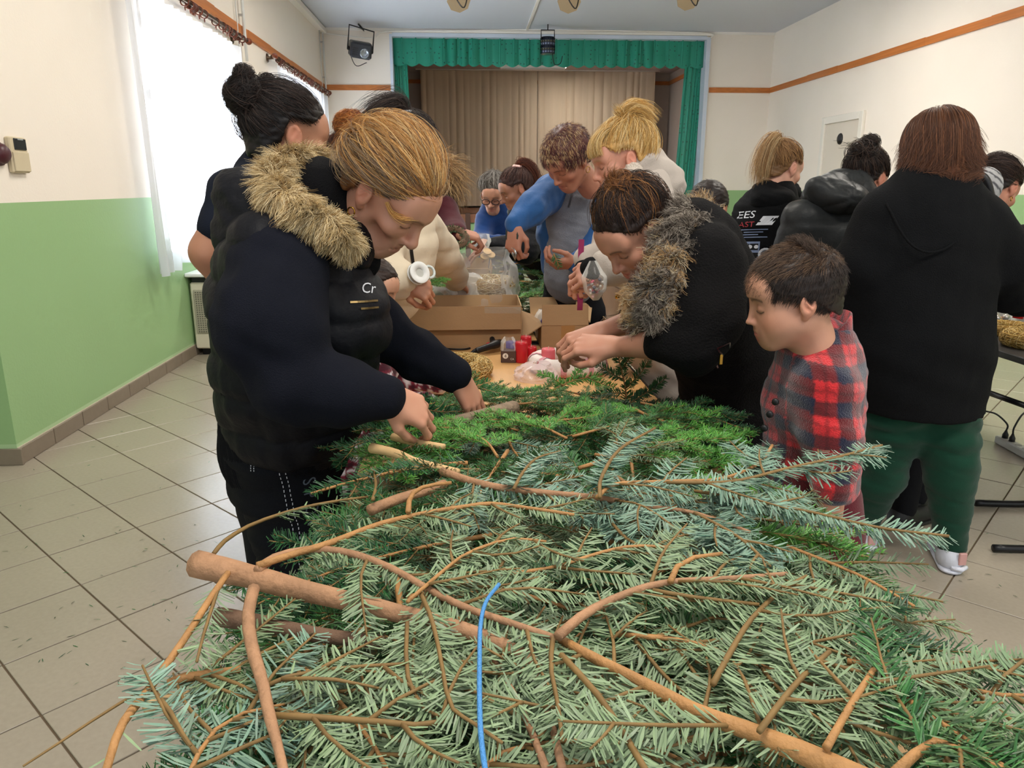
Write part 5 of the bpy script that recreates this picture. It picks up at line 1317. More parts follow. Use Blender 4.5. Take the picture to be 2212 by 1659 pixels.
pe = at(1760, 1080, 1.62); f.rc('trousers', pe, pe + (0, 0, -.08), .105, .10)
legs(f, 'trousers', [pe + (0, -.07, -.05), pe + (0, .06, -.05)], [pe + (0, -.07, -.35), pe + (0, .06, -.35)], [V3(pe[0], pe[1] - .07, .08), V3(pe[0], pe[1] + .06, .08)], (.085, .065, .05))
H = Head(at(1712, 650, 1.56), (-.95, .12, -.24), (-.22, .03, 1), .94, 'boy', .003); f.B.rc(H.W((0, -.02, -.09)), at(1760, 790, 1.61), .045, .05)
root = f.done(H, '#b5655a', '#3a2820')
def redplaid(V):
    ctr = np.array(at(1757, 860, 1.62)); u = np.arctan2(V[:, 1] - ctr[1], V[:, 0] - ctr[0]) * .115; arm = (V[:, 1] < 1.535); u = np.where(arm, V[:, 0] * .95, u)
    p = .068; a = np.mod(u / p + .15, 1); b = np.mod(V[:, 2] / p + .25 * (V[:, 0] - ctr[0]) / p * .3, 1)
    red, navy, dark = np.array(c3('#c8262b')), np.array(c3('#161a33')), np.array(c3('#4a1218'))
    A = (a > .55).astype(float); B = (b > .55).astype(float); st = ((a > .22) & (a < .30)) | ((b > .22) & (b < .30))
    c = np.where((A * B)[:, None] > 0, navy, np.where((A + B)[:, None] > 0, dark * .9 + red * .12, red))
    return np.where((st & (A * B < 1))[:, None], c * .55 + dark * .2, c)
FLEECE = cloth('check_fleece', '#b02028', .95, .5, 330, .10, attr=True, sheen=.5)
f.wear('fleece', 'checked_fleece', FLEECE, .006, folds(.004, 12), redplaid, it=2)
cc_ = at(1758, 736, 1.60); a_ = np.linspace(0, 2 * math.pi, 41); rg = lambda r_, h_: cc_ + np.stack([r_ * np.cos(a_), r_ * .95 * np.sin(a_), h_ + .042 * np.cos(a_)], 1)
cm_ = MB(); cm_.grid(np.stack([rg(.066, -.035), rg(.080, -.03), rg(.077, -.005), rg(.073, .024), rg(.068, .026), rg(.062, -.02)], 1)); cv_ = np.concatenate(cm_.v)
obj('collar', cv_, cm_.f, FLEECE, f.root, smooth=True, col=redplaid(cv_)); f.wear('trousers', 'trousers', cloth('maroon_trousers', '#5a1a24'), .014)
for s in (-1, 1): shoe(root, (pe[0], pe[1] + s * .065), (-1, 0, 0), SHOE_D, ln=.22)
bh = lambda y: np.interp(y, [-.13, -.085, -.05, -.025, .01, .045, .07, .09], [-.055, -.058, -.030, -.005, .012, .022, .050, .064])
cap = hair_cap(H, root, HAIR, '#2b211d', .004, hl=bh, res=.0045)
comb = lambda R: np.stack([R[:, 0] * .8, .9 - 6 * np.clip(-R[:, 1], 0, .1), -.35 - .9 * (R[:, 2] < .07)], 1)
L = cropped(H, rs, 9000, comb, (.016, .036), .36, 6, hl=bh); R0 = (L[:, 0] - H.c) @ H.R; kk = np.where(R0[:, 2] < .055, .62, 1.0)[:, None, None]; L = L[:, :1] + (L - L[:, :1]) * kk; L2 = cropped(H, rs, 500, (0, .1, 1), (.02, .036), .9, 6, hl=lambda y: np.interp(y, [-.09, -.06, -.03, -.01], [.3, .085, .10, .3]))
C = np.where(((L[:, 0] - H.c) @ H.R[:, 2] > .07)[:, None], hcolors(9000, rs, ['#4a382c', '#5c4736', '#3a2c24', '#6d5440']), hcolors(9000, rs, ['#2b211d', '#3a2d26', '#1f1816']))
strands('hair_strands', [L, L2], .00055, [C, hcolors(500, rs, ['#4a382c', '#3a2c24'])], HAIR, cap)
for k, (px, py) in enumerate(((1672, 868), (1660, 895), (1648, 925))): MB().lathe([(.001, .004), (.007, .004), (.008, 0)], at(px + 3, py, 1.50), (-.6, -.8, 0), 10).build('button', M_BLACK, root, smooth=True)

# 13 -------- boy farther back
rs = np.random.RandomState(23)
f = Fig('boy with cropped dark hair seen from behind, between the fur collar and black hoodie', (1.22, 3.6), '#b07a5e')
c = at(1531, 452, 3.38)
f.chain('top', [c + (0, 0, -.13), c + (-.01, 0, -.24), c + (-.01, 0, -.55)], [.06, .125, .13], (Y_, .8))
for s in (-1, 1): f.chain('top', [c + (s * .15, 0, -.21), c + (s * .18, .05, -.40), c + (s * .14, .2, -.45)], [.06, .05, .04])
legs(f, 'trousers', [c + (-.07, 0, -.55), c + (.07, 0, -.55)], [c + (-.07, 0, -.85), c + (.07, 0, -.85)], [V3(c[0] - .07, c[1], .08), V3(c[0] + .07, c[1], .08)], (.08, .065, .05))
H = Head(c, (.55, .78, -.3), (.1, .2, 1), .95, 'boy', .006); root = f.done(H)
f.wear('top', 'grey_top', cloth('mid_grey', '#3d4044'), .014, folds(.004)); f.wear('trousers', 'trousers', DARKT, .02)
for s in (-1, 1): shoe(root, (c[0] + s * .07, c[1]), (.5, .8, 0), SHOE_D, ln=.22)
cap = hair_cap(H, root, HAIR, '#231b19', .006, hl=bh); L = cropped(H, rs, 2200, lambda R: np.stack([R[:, 0], R[:, 1] - .2, -.8 + 0 * R[:, 0]], 1), (.012, .022), .4, 4, hl=bh)
strands('hair_strands', L, .0008, hcolors(2200, rs, ['#2b211d', '#3a2d26', '#1f1816']), HAIR, cap)

# 14 -------- girl in the printed black hoodie
rs = np.random.RandomState(24)
f = Fig('girl with light brown ponytail in a black hoodie with white printed back', (1.72, 3.8), '#cf9c86')
fl = ((.75, .6, 0), .72)
f.chain('hoodie', [at(1672, 432, 3.75), at(1653, 485, 3.72), at(1650, 560, 3.72), at(1660, 640, 3.75)], [.12, .165, .165, .16], fl, k=.05)
f.chain('hoodie', [at(1628, 455, 3.80), at(1620, 520, 3.86), at(1650, 570, 4.0)], [.070, .062, .05]); f.chain('hoodie', [at(1712, 450, 3.86), at(1730, 510, 3.9), at(1745, 560, 4.05)], [.068, .06, .05])
f.el('hood', at(1668, 430, 3.66), (.105, .085, .065)); f.rc('hood', at(1650, 415, 3.70), at(1705, 412, 3.80), .055, .055)
pe = at(1660, 640, 3.75); legs(f, 'trousers', [pe + (-.07, .05, 0), pe + (.07, -.05, 0)], [pe + (-.07, .05, -.4), pe + (.07, -.05, -.4)], [V3(pe[0] - .07, pe[1] + .05, .09), V3(pe[0] + .07, pe[1] - .05, .09)])
H = Head(at(1690, 366, 3.75), (.80, .42, -.32), (.25, .12, .95), .98, 'woman', .005); root = f.done(H)
hd = f.wear('hoodie', 'hoodie', cloth('black_sweat', '#0f1012', .9, .2, 200), .011, folds(.005, 12)); f.wear('hood', 'hood', cloth('black_sweat', '#0f1012'), .010, folds(.006, 16)); f.wear('trousers', 'trousers', DARKT, .02)
for s in (-1, 1): shoe(root, (pe[0] + s * .07, pe[1] - s * .05), (.7, .6, 0), SHOE_D)
cap = hair_cap(H, root, HAIR, '#7a5a3c', .006, extra=[('el', ((0, -.08, .10), (.022, .022, .02)))])
L, _ = pulled(H, rs, 2200, (0, -.08, .095), 8, .010); L2 = tail(H, rs, 650, [(0, -.082, .10), (0, -.115, .115), (0, -.145, .06), (0, -.15, -.03), (.0, -.125, -.12)], .014, .022)
strands('hair_strands', [L, L2], .0008, [hcolors(2200, rs, ['#8a6540', '#a47c50', '#6d4e34', '#b98f60']), hcolors(650, rs, ['#b99a6c', '#a47c50', '#cdb084', '#8a6540'])], HAIR, cap)
ring_obj('hair_tie', H.W((0, -.085, .105)), H.R @ V3(0, -.7, .7), .02, .006, mat('pink_elastic', '#d7a9a0', .8), cap)
tw = nrm((-.15, -1, .1)); ux, uy = V3(.98, -.12, 0), V3(0, 0, 1); o0 = at(1607, 462, 3.55)
WP, RP, BP = mat('white_print', '#d8dce2', .7), mat('red_print', '#a8323a', .7), mat('blue_print', '#8494b5', .7)
decal([text_polys('EES', .048, .25, 0, -.012)], hd, o0, ux, uy, WP, 'lettering', hd, toward=tw)
decal([text_polys('AST', .036, .1, .006, -.055)], hd, o0, ux, uy, RP, 'lettering', hd, toward=tw)
decal([rect(-.002 + .0 * k, -.070 - k * .012, .13 - .02 * (k % 3), -.066 - k * .012, 6) for k in range(4)], hd, o0, ux, uy, BP, 'small_print', hd, toward=tw)
decal([rect(.075, -.048, .145, -.006, 5, .03)], hd, o0, ux, uy, WP, 'logo_panel', hd, toward=tw)
car = [rect(-.0, -.20, .034, -.125, 3), rect(.045, -.215, .10, -.125, 4)]
decal(car, hd, o0, ux, uy, BP, 'car_print', hd, toward=tw)
car2 = [rect(.050, -.205, .095, -.178, 3), rect(.052, -.165, .093, -.135, 3)]
decal(car2, hd, o0, ux, uy, M_BLACK, 'car_print', hd, toward=tw, lift=.004)
def disc(x, y, r, n=14): return ([(x + r * math.cos(i * 6.2832 / n), y + r * math.sin(i * 6.2832 / n)) for i in range(n)], [tuple(range(n))])
decal([disc(.060, -.150, .009), disc(.085, -.150, .009), disc(.125, -.185, .030)], hd, o0, ux, uy, WP, 'car_print', hd, toward=tw, lift=.006)
decal([disc(.125, -.185, .020)], hd, o0, ux, uy, mat('grey_print2', '#5a6270', .6), 'car_print', hd, toward=tw, lift=.008)

# 15 -------- woman in the grey-black puffer jacket
rs = np.random.RandomState(25)
f = Fig('woman with messy dark topknot in a charcoal puffer jacket with a big quilted hood', (1.78, 3.3), '#b98068')
fl = ((.7, .6, 0), .78)
f.chain('jacket', [at(1815, 440, 3.25), at(1795, 520, 3.25), at(1790, 640, 3.25), at(1800, 730, 3.25)], [.15, .205, .20, .20], fl, k=.06)
f.chain('jacket', [at(1738, 478, 3.18), at(1716, 570, 3.2), at(1750, 640, 3.3)], [.095, .085, .06], None, .08); f.chain('jacket', [at(1875, 480, 3.4), at(1900, 560, 3.45), at(1940, 600, 3.6)], [.09, .08, .06])
f.el('hood', at(1805, 428, 3.14), (.150, .11, .070), frame((.9, .3, -.15), (0, 0, 1))); f.rc('hood', at(1850, 400, 3.2), at(1770, 405, 3.12), .06, .05)
pe = at(1800, 740, 3.25); a1, a2 = V3(1.74, 3.34, .10), V3(1.93, 3.65, .10)
legs(f, 'trousers', [pe + (.05, -.04, 0), pe + (.12, .12, 0)], [V3(1.72, 3.30, .5), V3(1.88, 3.5, .5)], [a1, a2])
H = Head(at(1868, 392, 3.26), (.68, .52, -.50), (.35, .3, .85), 1.0, 'woman', .005); f.B.rc(H.W((0, -.02, -.09)), at(1830, 450, 3.25), .05, .07); root = f.done(H)
PUF = cloth('charcoal_nylon', '#2e3031', .42, .15, 60, .06, sheen=0)
f.wear('jacket', 'puffer_jacket', PUF, .012, quilt(.010, .10, 4), it=2)
def hq(V):
    c = at(1805, 428, 3.14); a = np.arctan2(V[:, 2] - c[2], (V[:, 0] - c[0])); return .009 * (np.abs(np.sin(a * 2.5 + .5)) ** .5 - .6) + .006 * (np.abs(np.sin((V[:, 0] - c[0]) * 22 + (V[:, 2] - c[2]) * 26)) ** .5 - .6) + .003 * wob(V, 45, 3)
f.wear('hood', 'quilted_hood', PUF, .008, hq); f.wear('trousers', 'trousers', DARKT, .016)
BOOT = mat('beige_suede', '#b8a47c', .8, bump=.2, bscale=200)
for a_ in (a1, a2):
    b_ = shoe(root, a_, (.95, -.1, 0), BOOT, mat('boot_sole', '#a8966c', .8), .27, 'boot', .09)
    lc = MB()
    for k in range(5): lc.tube([V3(a_[0] + .045 + .012 * k, a_[1] - .045 + 0.002 * k, .15 - .016 * k), V3(a_[0] + .055 + .012 * k, a_[1] + .02, .158 - .016 * k)], .004, 5)
    lc.build('laces', M_BLACK, b_)
cap = hair_cap(H, root, HAIR, '#1f1715', .006, extra=[('el', ((0, -.10, .075), (.045, .035, .04))), ('el', ((.01, -.085, .125), (.03, .028, .026)))])
L, _ = pulled(H, rs, 2400, (0, -.095, .08), 8, .010); L2 = bun(H, rs, 260, (0, -.10, .075), (.05, .04, .045), jitter=.35); L3 = bun(H, rs, 200, (.01, -.085, .13), .034, jitter=.35); L4 = tail(H, rs, 14, [(0, -.1, .08), (-.02, -.15, .09), (-.02, -.20, .06)], .012, .03, 10)
strands('hair_strands', [L, L2, L3, L4], .0008, [hcolors(len(a), rs, ['#1f1715', '#33261f', '#46342a', '#140f0e']) for a in (L, L2, L3, L4)], HAIR, cap)

# 16 -------- woman in the black cardigan, back to us
rs = np.random.RandomState(26)
f = Fig('woman with auburn hair seen from behind in a long black cardigan and green trousers', (1.75, 2.62), '#c9957c')
fl = (Y_, .68)
f.chain('cardigan', [at(2010, 450, 2.6), at(2005, 520, 2.6), at(1990, 640, 2.6), at(1992, 760, 2.6)], [.17, .225, .225, .235], fl, k=.06); f.rc('cardigan', at(1992, 760, 2.6), at(1995, 930, 2.6), .235, .215, fl, .06, body=False); f.rc('trousers', at(1990, 790, 2.62), at(1985, 880, 2.62), .17, .15, fl)
f.rc('cardigan', at(2010, 405, 2.62), at(2010, 440, 2.60), .075, .14, (Y_, .7)); f.rc('cardigan', at(1925, 450, 2.6), at(2100, 455, 2.6), .075, .075)
f.el('cardigan', at(1985, 740, 2.58), (.215, .16, .15)); 
f.chain('cardigan', [at(1905, 480, 2.6), at(1862, 570, 2.6), at(1848, 640, 2.66)], [.100, .092, .08]); f.chain('cardigan', [at(1848, 640, 2.66), at(1880, 650, 2.9)], [.08, .055])
f.chain('cardigan', [at(2118, 485, 2.6), at(2172, 570, 2.6), at(2180, 625, 2.66), at(2150, 640, 2.88)], [.100, .092, .085, .055])
hipL, hipR = at(1940, 860, 2.62), at(2040, 860, 2.60); aL, aR = V3(1.60, 2.76, .10), V3(1.86, 2.58, .10)
legs(f, 'trousers', [hipL, hipR], [at(1900, 1030, 2.68), at(2052, 1020, 2.58)], [aL, aR], (.125, .090, .056))
H = Head(at(2024, 332, 2.64), (.14, .95, -.28), (0, .28, .95), 1.05, 'woman', .006, wide=1.08); f.B.rc(H.W((0, -.02, -.09)), at(2012, 430, 2.6), .055, .07); root = f.done(H)
card = f.wear('cardigan', 'cardigan', cloth('black_knitwear', '#0f1012', .95, .45, 300, .10), .011, folds(.005, 8, (1, 1, 1.6), 6), it=2, cuts=[(at(1995, 884, 2.6), (0, .12, -1))])
f.wear('trousers', 'trousers', cloth('bottle_green', '#0f3a2a', .85, .15, 300, .05), .010, lambda V: .006 * np.sin(V[:, 2] * 85 + 2 * wob(V, 12, 3)) * np.exp(-((V[:, 2] - .62) / .12) ** 2) + folds(.005, 10)(V))
f.rc('shirt', at(2008, 398, 2.60), at(2010, 425, 2.58), .066, .085, body=False); f.wear('shirt', 'yellow_collar', cloth('yellow_jersey', '#d8b93a'), .008)
MB().tube(spline([at(1915, 440, 2.52), at(1960, 520, 2.44), at(2010, 545, 2.43), at(2065, 520, 2.44), at(2110, 440, 2.52)], 20), .004, 6).build('hood_seam', cloth('black_knitwear', '#0f1012'), card, smooth=True)
SNK = mat('sneaker_white', '#c9ccd6', .55, var=.12, vscale=30); SOLE = mat('sneaker_sole', '#dfe2ee', .5, bump=.4, bscale=90)
for a_, d_ in ((aL, (-.15, 1, 0)), (aR, (.35, 1, 0))):
    s_ = shoe(root, a_, d_, SNK, SOLE, .26, 'sneaker')
    MB().box(V3(a_[0] + .005, a_[1] - .068, .07), (.03, .012, .05), bev=.004).build('heel_tab', mat('pink_leather', '#c99a94', .5), s_)
    MB().tube([V3(a_[0] - .03, a_[1] - .06, .03), V3(a_[0] + .0, a_[1] - .078, .03), V3(a_[0] + .03, a_[1] - .06, .03)], .010, 6).build('heel_bumper', SOLE, s_, smooth=True)
lh = lambda y: np.interp(y, [-.13, -.085, -.02, .03, .09], [-.135, -.135, -.12, .03, .08])
cap = hair_cap(H, root, HAIR, '#6a3c22', .014, hl=lh, extra=[('el', ((.055, -.03, -.05), (.045, .06, .09))), ('el', ((-.055, -.03, -.05), (.045, .06, .09))), ('el', ((0, -.07, -.05), (.07, .045, .09)))])
def falling(n, w=1.0):
    d = rs.normal(size=(n * 3, 3)); P = skull_pt(d); P = P[(P[:, 2] > .02) | (P[:, 1] < -.02)][:n]; n = len(P); k = np.linspace(0, 1, 12)[None]
    top = V3(0, -.01, .125); az = np.arctan2(P[:, 0], -(P[:, 1] - SK_C[1])); el = np.arccos(np.clip((P[:, 2] - SK_C[2]) / SK_R[2], -1, 1))[:, None]
    L_ = rs.uniform(.7, 1, (n, 1)); th = el + (2.1 - el) * k * L_; dd = np.stack([np.sin(th) * np.sin(az)[:, None], -np.sin(th) * np.cos(az)[:, None], np.cos(th)], -1)
    Q = skull_pt(dd) * 1.0; Q = Q + dd * (.010 + .012 * rs.rand(n, 1, 1)); drop = np.clip(th - 1.6, 0, 1)
    Q[..., 2] -= drop * .14; s_ = 1 + .12 * drop; Q[..., 0] *= s_; flip = np.clip(k - .8, 0, 1) * 5 * rs.uniform(-.01, .03, (n, 1)); Q[..., 0] += flip * np.sign(Q[..., 0])
    return Q
L = H.W(falling(5200)); L2 = tail(H, rs, 60, [(-.08, -.05, -.06), (-.11, -.06, -.10), (-.15, -.06, -.11)], .012, .02, 10)
strands('hair_strands', L, .0008, hcolors(len(L), rs, ['#5e3e2c', '#6b4732', '#553628', '#7a4e34', '#4a3024']), HAIR, cap)

# 17, 18 -------- two people at the edge behind the cardigan
rs = np.random.RandomState(27)
f = Fig('woman with dark tied-back hair and a grey striped hood at the second table', (1.78, 3.0), '#b27a62')
c = at(2150, 408, 3.0); fl = ((.75, .5, 0), .75)
f.chain('top', [c + (-.05, -.02, -.12), c + (-.10, 0, -.24), c + (-.16, 0, -.60)], [.075, .155, .15], fl); f.el('hood', at(2112, 408, 2.92), (.078, .078, .092), frame((.6, .3, -.7), (.6, 0, .7)))
for s in (-1, 1): f.chain('top', [c + (-.08 + s * .13, -s * .13, -.2), c + (-.06 + s * .13, -s * .15, -.42), c + (.10 + s * .08, -s * .1 + .1, -.42)], [.07, .06, .045])
pe = c + (-.17, 0, -.62); legs(f, 'trousers', [pe + (-.06, -.06, 0), pe + (.06, .06, 0)], [pe + (-.06, -.06, -.3), pe + (.06, .06, -.3)], [V3(pe[0] - .06, pe[1] - .06, .09), V3(pe[0] + .06, pe[1] + .06, .09)])
H = Head(c, (.72, .42, -.55), (.42, .25, .85), .95, 'woman', .005); f.B.rc(H.W((0, -.02, -.09)), c + (-.06, 0, -.16), .05, .07); root = f.done(H)
f.wear('top', 'dark_top', BLACKC, .014, folds(.005)); f.wear('trousers', 'trousers', DARKT, .02)
f.wear('hood', 'striped_hood', cloth('grey_stripe', '#8a8a8c', attr=True), .007, folds(.004, 14), lambda V: np.where((np.mod((V[:, 0] * .6 + V[:, 2] * .8) / .028, 1) < .35)[:, None], c3('#4a4a4e'), c3('#a3a2a2')))
MB().tube(spline([at(2098, 368, 2.88), at(2128, 385, 2.84), at(2140, 420, 2.84), at(2142, 445, 2.86)], 14), .014, 8).build('hood_band', M_BLACK, root, smooth=True)
for s in (-1, 1): shoe(root, (pe[0] + s * .06, pe[1] + s * .06), (.8, .3, 0), SHOE_D)
cap = hair_cap(H, root, HAIR, '#1f1614', .006, extra=[('el', ((-.05, -.085, .03), (.03, .03, .03)))])
L, _ = pulled(H, rs, 2200, (-.04, -.09, .035), 8, .010); L2 = bun(H, rs, 200, (-.05, -.095, .03), .036)
strands('hair_strands', [L, L2], .0008, [hcolors(len(a), rs, ['#1f1614', '#33241e', '#463229']) for a in (L, L2)], HAIR, cap)
earring(H, root, 1, .008)
f = Fig('person in a navy cap, only the cap showing behind the auburn hair', (3.7, 6.1), '#b27a62')
c = at(2100, 362, 6.1); f.chain('top', [c + (0, 0, -.12), c + (0, 0, -.24), c + (0, 0, -.74)], [.07, .16, .17], (Y_, .7))
for s in (-1, 1): f.chain('top', [c + (s * .18, 0, -.22), c + (s * .2, .05, -.45), c + (s * .15, .2, -.52)], [.065, .055, .045])
pe = c + (0, 0, -.72); legs(f, 'trousers', [pe + (-.08, 0, 0), pe + (.08, 0, 0)], [pe + (-.08, 0, -.3), pe + (.08, 0, -.3)], [V3(pe[0] - .08, pe[1], .09), V3(pe[0] + .08, pe[1], .09)])
H = Head(c, (.6, .7, -.3), (.2, .2, 1), 1.0, 'woman', .006); root = f.done(H)
f.wear('top', 'navy_top', cloth('navy_cotton', '#1a2233'), .016); f.wear('trousers', 'trousers', DARKT, .02)
for s in (-1, 1): shoe(root, (pe[0] + s * .08, pe[1]), (0, 1, 0), SHOE_D)
F_ = Field(.01); F_.el(SK_C + (0, 0, .012), SK_R + .012); F_.cut((0, 0, .055), (0, 0, -1)); V, Q = F_.mesh(.006)
cp = obj('cap', H.W(V), Q, cloth('navy_cotton', '#1a2233'), root, smooth=True)
F_ = Field(.01); F_.el((0, .11, .055), (.07, .07, .006)); V, Q = F_.mesh(.005); obj('cap_peak', H.W(V), Q, cloth('navy_cotton', '#1a2233'), cp, smooth=True)
# ------------------------------------------------------------ fir branches
M_NT = mat('needle_top', '#2f6b32', .38, attr=True, spec=.45, transl=.0)
M_NU = bpy.data.materials.new('needle_under'); M_NU.use_nodes = True
_n = M_NU.node_tree; _b = _n.nodes['Principled BSDF']; _a = _n.nodes.new('ShaderNodeAttribute'); _a.attribute_name = 'Col'
_x = _n.nodes.new('ShaderNodeMix'); _x.data_type = 'RGBA'; _x.inputs[0].default_value = .45
_n.links.new(_a.outputs['Color'], _x.inputs[6]); _x.inputs[7].default_value = (*hexc('#90a080'), 1); _n.links.new(_x.outputs[2], _b.inputs['Base Color']); _b.inputs['Roughness'].default_value = .45
M_BARK = mat('bark', '#a27a5a', .75, bump=.5, bscale=70, var=.22, vscale=28)
M_TWIG = mat('twig_bark', '#a87b4a', .65, bump=.3, bscale=160, var=.2, vscale=40)
M_FINE = mat('fine_twig', '#7d6238', .7, var=.25, vscale=40)
M_OLD = mat('old_bark', '#6b5240', .85, bump=.6, bscale=60, var=.3, vscale=20)
M_CUT = mat('cut_wood', '#cda978', .7, var=.1, vscale=60)
GREENS = dict(green=['#2f6230', '#3a6e38', '#275229', '#487a42'], dark=['#1f4a2a', '#2a5a34', '#1a3f26', '#356a3a'], blue=['#3f7470', '#4c827c', '#356460', '#588f80'],
              pale=['#4f6e44', '#5e7d50', '#42623c', '#6c8a5c'], bright=['#47862f', '#57983b', '#3a752c', '#70a64e'])
def needle_mesh(P, A, U, S, rs, ln, wd, cols):
    """flat needles: P foot, A axis of the twig, U upper side, S which side of the twig (+1/-1)"""
    n = len(P); side = np.cross(A, U) * S[:, None]
    ph = rs.uniform(-.15, 1.05, n); fw = rs.uniform(.35, .85, n)
    d = nrm_rows(A * fw[:, None] + side * np.cos(ph)[:, None] + U * (np.sin(ph) * .75)[:, None] + rs.normal(size=(n, 3)) * .10)
    w = nrm_rows(np.cross(d, U + rs.normal(size=(n, 3)) * .25)); nn = np.cross(w, d); nn *= np.sign((nn * U).sum(1, keepdims=True) + 1e-9)
    w = np.cross(d, nn)
    L = rs.uniform(ln[0], ln[1], n)[:, None]; W = wd * rs.uniform(.8, 1.15, n)[:, None]; bend = rs.uniform(-.02, .16, n)[:, None] * L
    V = np.empty((n, 9, 3))
    for k, (t, ws) in enumerate(((0, .45), (.5, 1.0), (1.0, .55))):
        c = P + d * L * t - nn * bend * (t * t) * 1.2
        V[:, k * 3] = c - w * W * .5 * ws; V[:, k * 3 + 1] = c + nn * W * .22 * ws; V[:, k * 3 + 2] = c + w * W * .5 * ws
    i = np.arange(n)[:, None] * 9; F = []; M = []
    for k in (0, 3):
        F += [i + [k, k + 3, k + 4, k + 1], i + [k + 1, k + 4, k + 5, k + 2], i + [k + 2, k + 5, k + 3, k]]; M += [0, 0, 1]
    F = np.stack(F, 1).reshape(-1, 4); M = np.tile(M, n)
    C = np.repeat(hcolors(n, rs, cols), 9, 0) 
    return V.reshape(-1, 3), F, M, C
class Spray:
    """collects wood and needles of one branch"""
    def __init__(s, seed, cols='green', up=Z_, ln=(.020, .029), wd=.0026, step=.0027):
        s.rs = np.random.RandomState(seed); s.cols = GREENS[cols]; s.up = np.asarray(up, float); s.ln = ln; s.wd = wd; s.step = step
        s.wood = []; s.N = []
    def stem(s, pts, r0, r1, n=None, m=None, bumps=0):
        P = spline(pts, n or max(4, int(np.linalg.norm(np.diff(np.asarray(pts), axis=0), axis=1).sum() / .022)))
        r = np.linspace(r0, r1, len(P)) * (1 + .06 * wob(P, 90, 3)); s.wood.append((P, r, m or M_TWIG)); return P
    def needles(s, P, t0=0.0, t1=1.0, up=None, dens=1.0, droop=0.0, ln=None):
        P = np.asarray(P); sl = np.linalg.norm(np.diff(P, axis=0), axis=1); cum = np.concatenate([[0], np.cumsum(sl)]); tot = cum[-1]
        n = int(tot * (t1 - t0) / s.step * 2.2 * dens)
        if n < 2: return
        u = np.sort(s.rs.uniform(t0, t1, n)) * tot; Q = np.stack([np.interp(u, cum, P[:, a]) for a in range(3)], 1)
        T = nrm_rows(np.gradient(P, axis=0)); A = nrm_rows(np.stack([np.interp(u, cum, T[:, a]) for a in range(3)], 1))
        U = np.tile(s.up if up is None else up, (n, 1)) + s.rs.normal(size=3) * .12; U = nrm_rows(U - A * (A * U).sum(1, keepdims=True))
        S = s.rs.choice([-1, 1], n); l = s.ln if ln is None else ln
        k = .55 + .45 * np.clip((tot * t1 - u) / .03, 0, 1)                     # shorter at the tip
        v, f, m, c = needle_mesh(Q, A, U, S, s.rs, l, s.wd, s.cols); 
        v = Q.repeat(9, 0) + (v - Q.repeat(9, 0)) * k.repeat(9)[:, None]
        s.N.append((v, f, m, c))
    def twig(s, pts, r0=.0028, r1=.0012, t0=0.0, dens=1.0, m=None, up=None, ln=None):
        P = s.stem(pts, r0, r1, m=m); s.needles(P, t0, 1.0, up, dens, ln=ln); return P
    def sides(s, P, n, L0, L1, t0=.1, t1=.95, ang=.85, up=None, sub=0, dens=1.0, m=None, r=.0024, rise=.0):
        P = np.asarray(P); U = nrm(s.up if up is None else up); k = len(P)
        for i in range(n):
            t = t0 + (t1 - t0) * (i + s.rs.uniform(.2, .8)) / n; j = t * (k - 1); a = int(min(j, k - 2)); p = P[a] + (P[a + 1] - P[a]) * (j - a); d = nrm(P[a + 1] - P[a])
            sd = (1 if i % 2 else -1); q = nrm(np.cross(d, U)) * sd; an = ang + s.rs.normal() * .15
            L = (L0 + (L1 - L0) * (t - t0) / max(1e-6, t1 - t0)) * s.rs.uniform(.75, 1.2)
            d1 = d * math.cos(an) + q * math.sin(an) + U * (rise + s.rs.normal() * .10)
            pts = [p, p + d1 * L * .5 + U * L * s.rs.normal() * .04, p + d1 * L + d * L * .15 + U * L * s.rs.normal() * .07]
            T = s.twig(pts, r, .0011, .04, dens, m, up)
            if sub and L > .09: s.sides(T, sub, L * .5, L * .28, .25, .85, .8, up, 0, dens, m, r * .75)
    def build(s, label=None, root_name='fir_branch', group=None, base=None, cut=None):
        P, r, m = s.wood[0]; base = P[0] if base is None else base
        v, f = tube(P, r, 10 if r[0] > .006 else 6); root = obj(root_name, v, f, m, None, base, True, label=label, cat='branch', group=group)
        big = [w for w in s.wood[1:] if w[1][0] > .0034]; small = [w for w in s.wood[1:] if w[1][0] <= .0034]
        for P, r, m in big:
            v, f = tube(P, r, 8); obj('side_branch', v, f, m, root, smooth=True)
        if small:
            b = MB(); b.v = []; 
            for P, r, m in small: b.tube(P, r, 5)
            b.build('twigs', M_FINE, root, smooth=True, kind='stuff')
        if s.N:
            o = 0; V = []; F = []; M = []; C = []
            for v, f, m, c in s.N: V.append(v); F.append(f + o); M.append(m); C.append(c); o += len(v)
            obj('needles', np.concatenate(V), np.concatenate(F), [M_NT, M_NU], root, None, False, np.concatenate(C), np.concatenate(M), kind='stuff')
        return root
def copy_tree(o, parent=None):
    c = o.copy(); COL.objects.link(c); BASE[c.name] = BASE.get(o.name, V3(0, 0, 0))
    if parent is not None: c.parent = parent
    for ch in list(o.children): copy_tree(ch, c)
    return c
def hz(py): return float(np.interp(py, [830, 900, 1000, 1150, 1659], [.85, .905, .955, .975, .985]))
def hp(px, py, h=0.0): return atz(px, py, hz(py) + h)
def px2m(px, p): return px * np.linalg.norm(p - V3(0, 0, EYE)) / FPX
def hpath(*a, h=0.0): return [hp(x, y, h) for x, y in a]

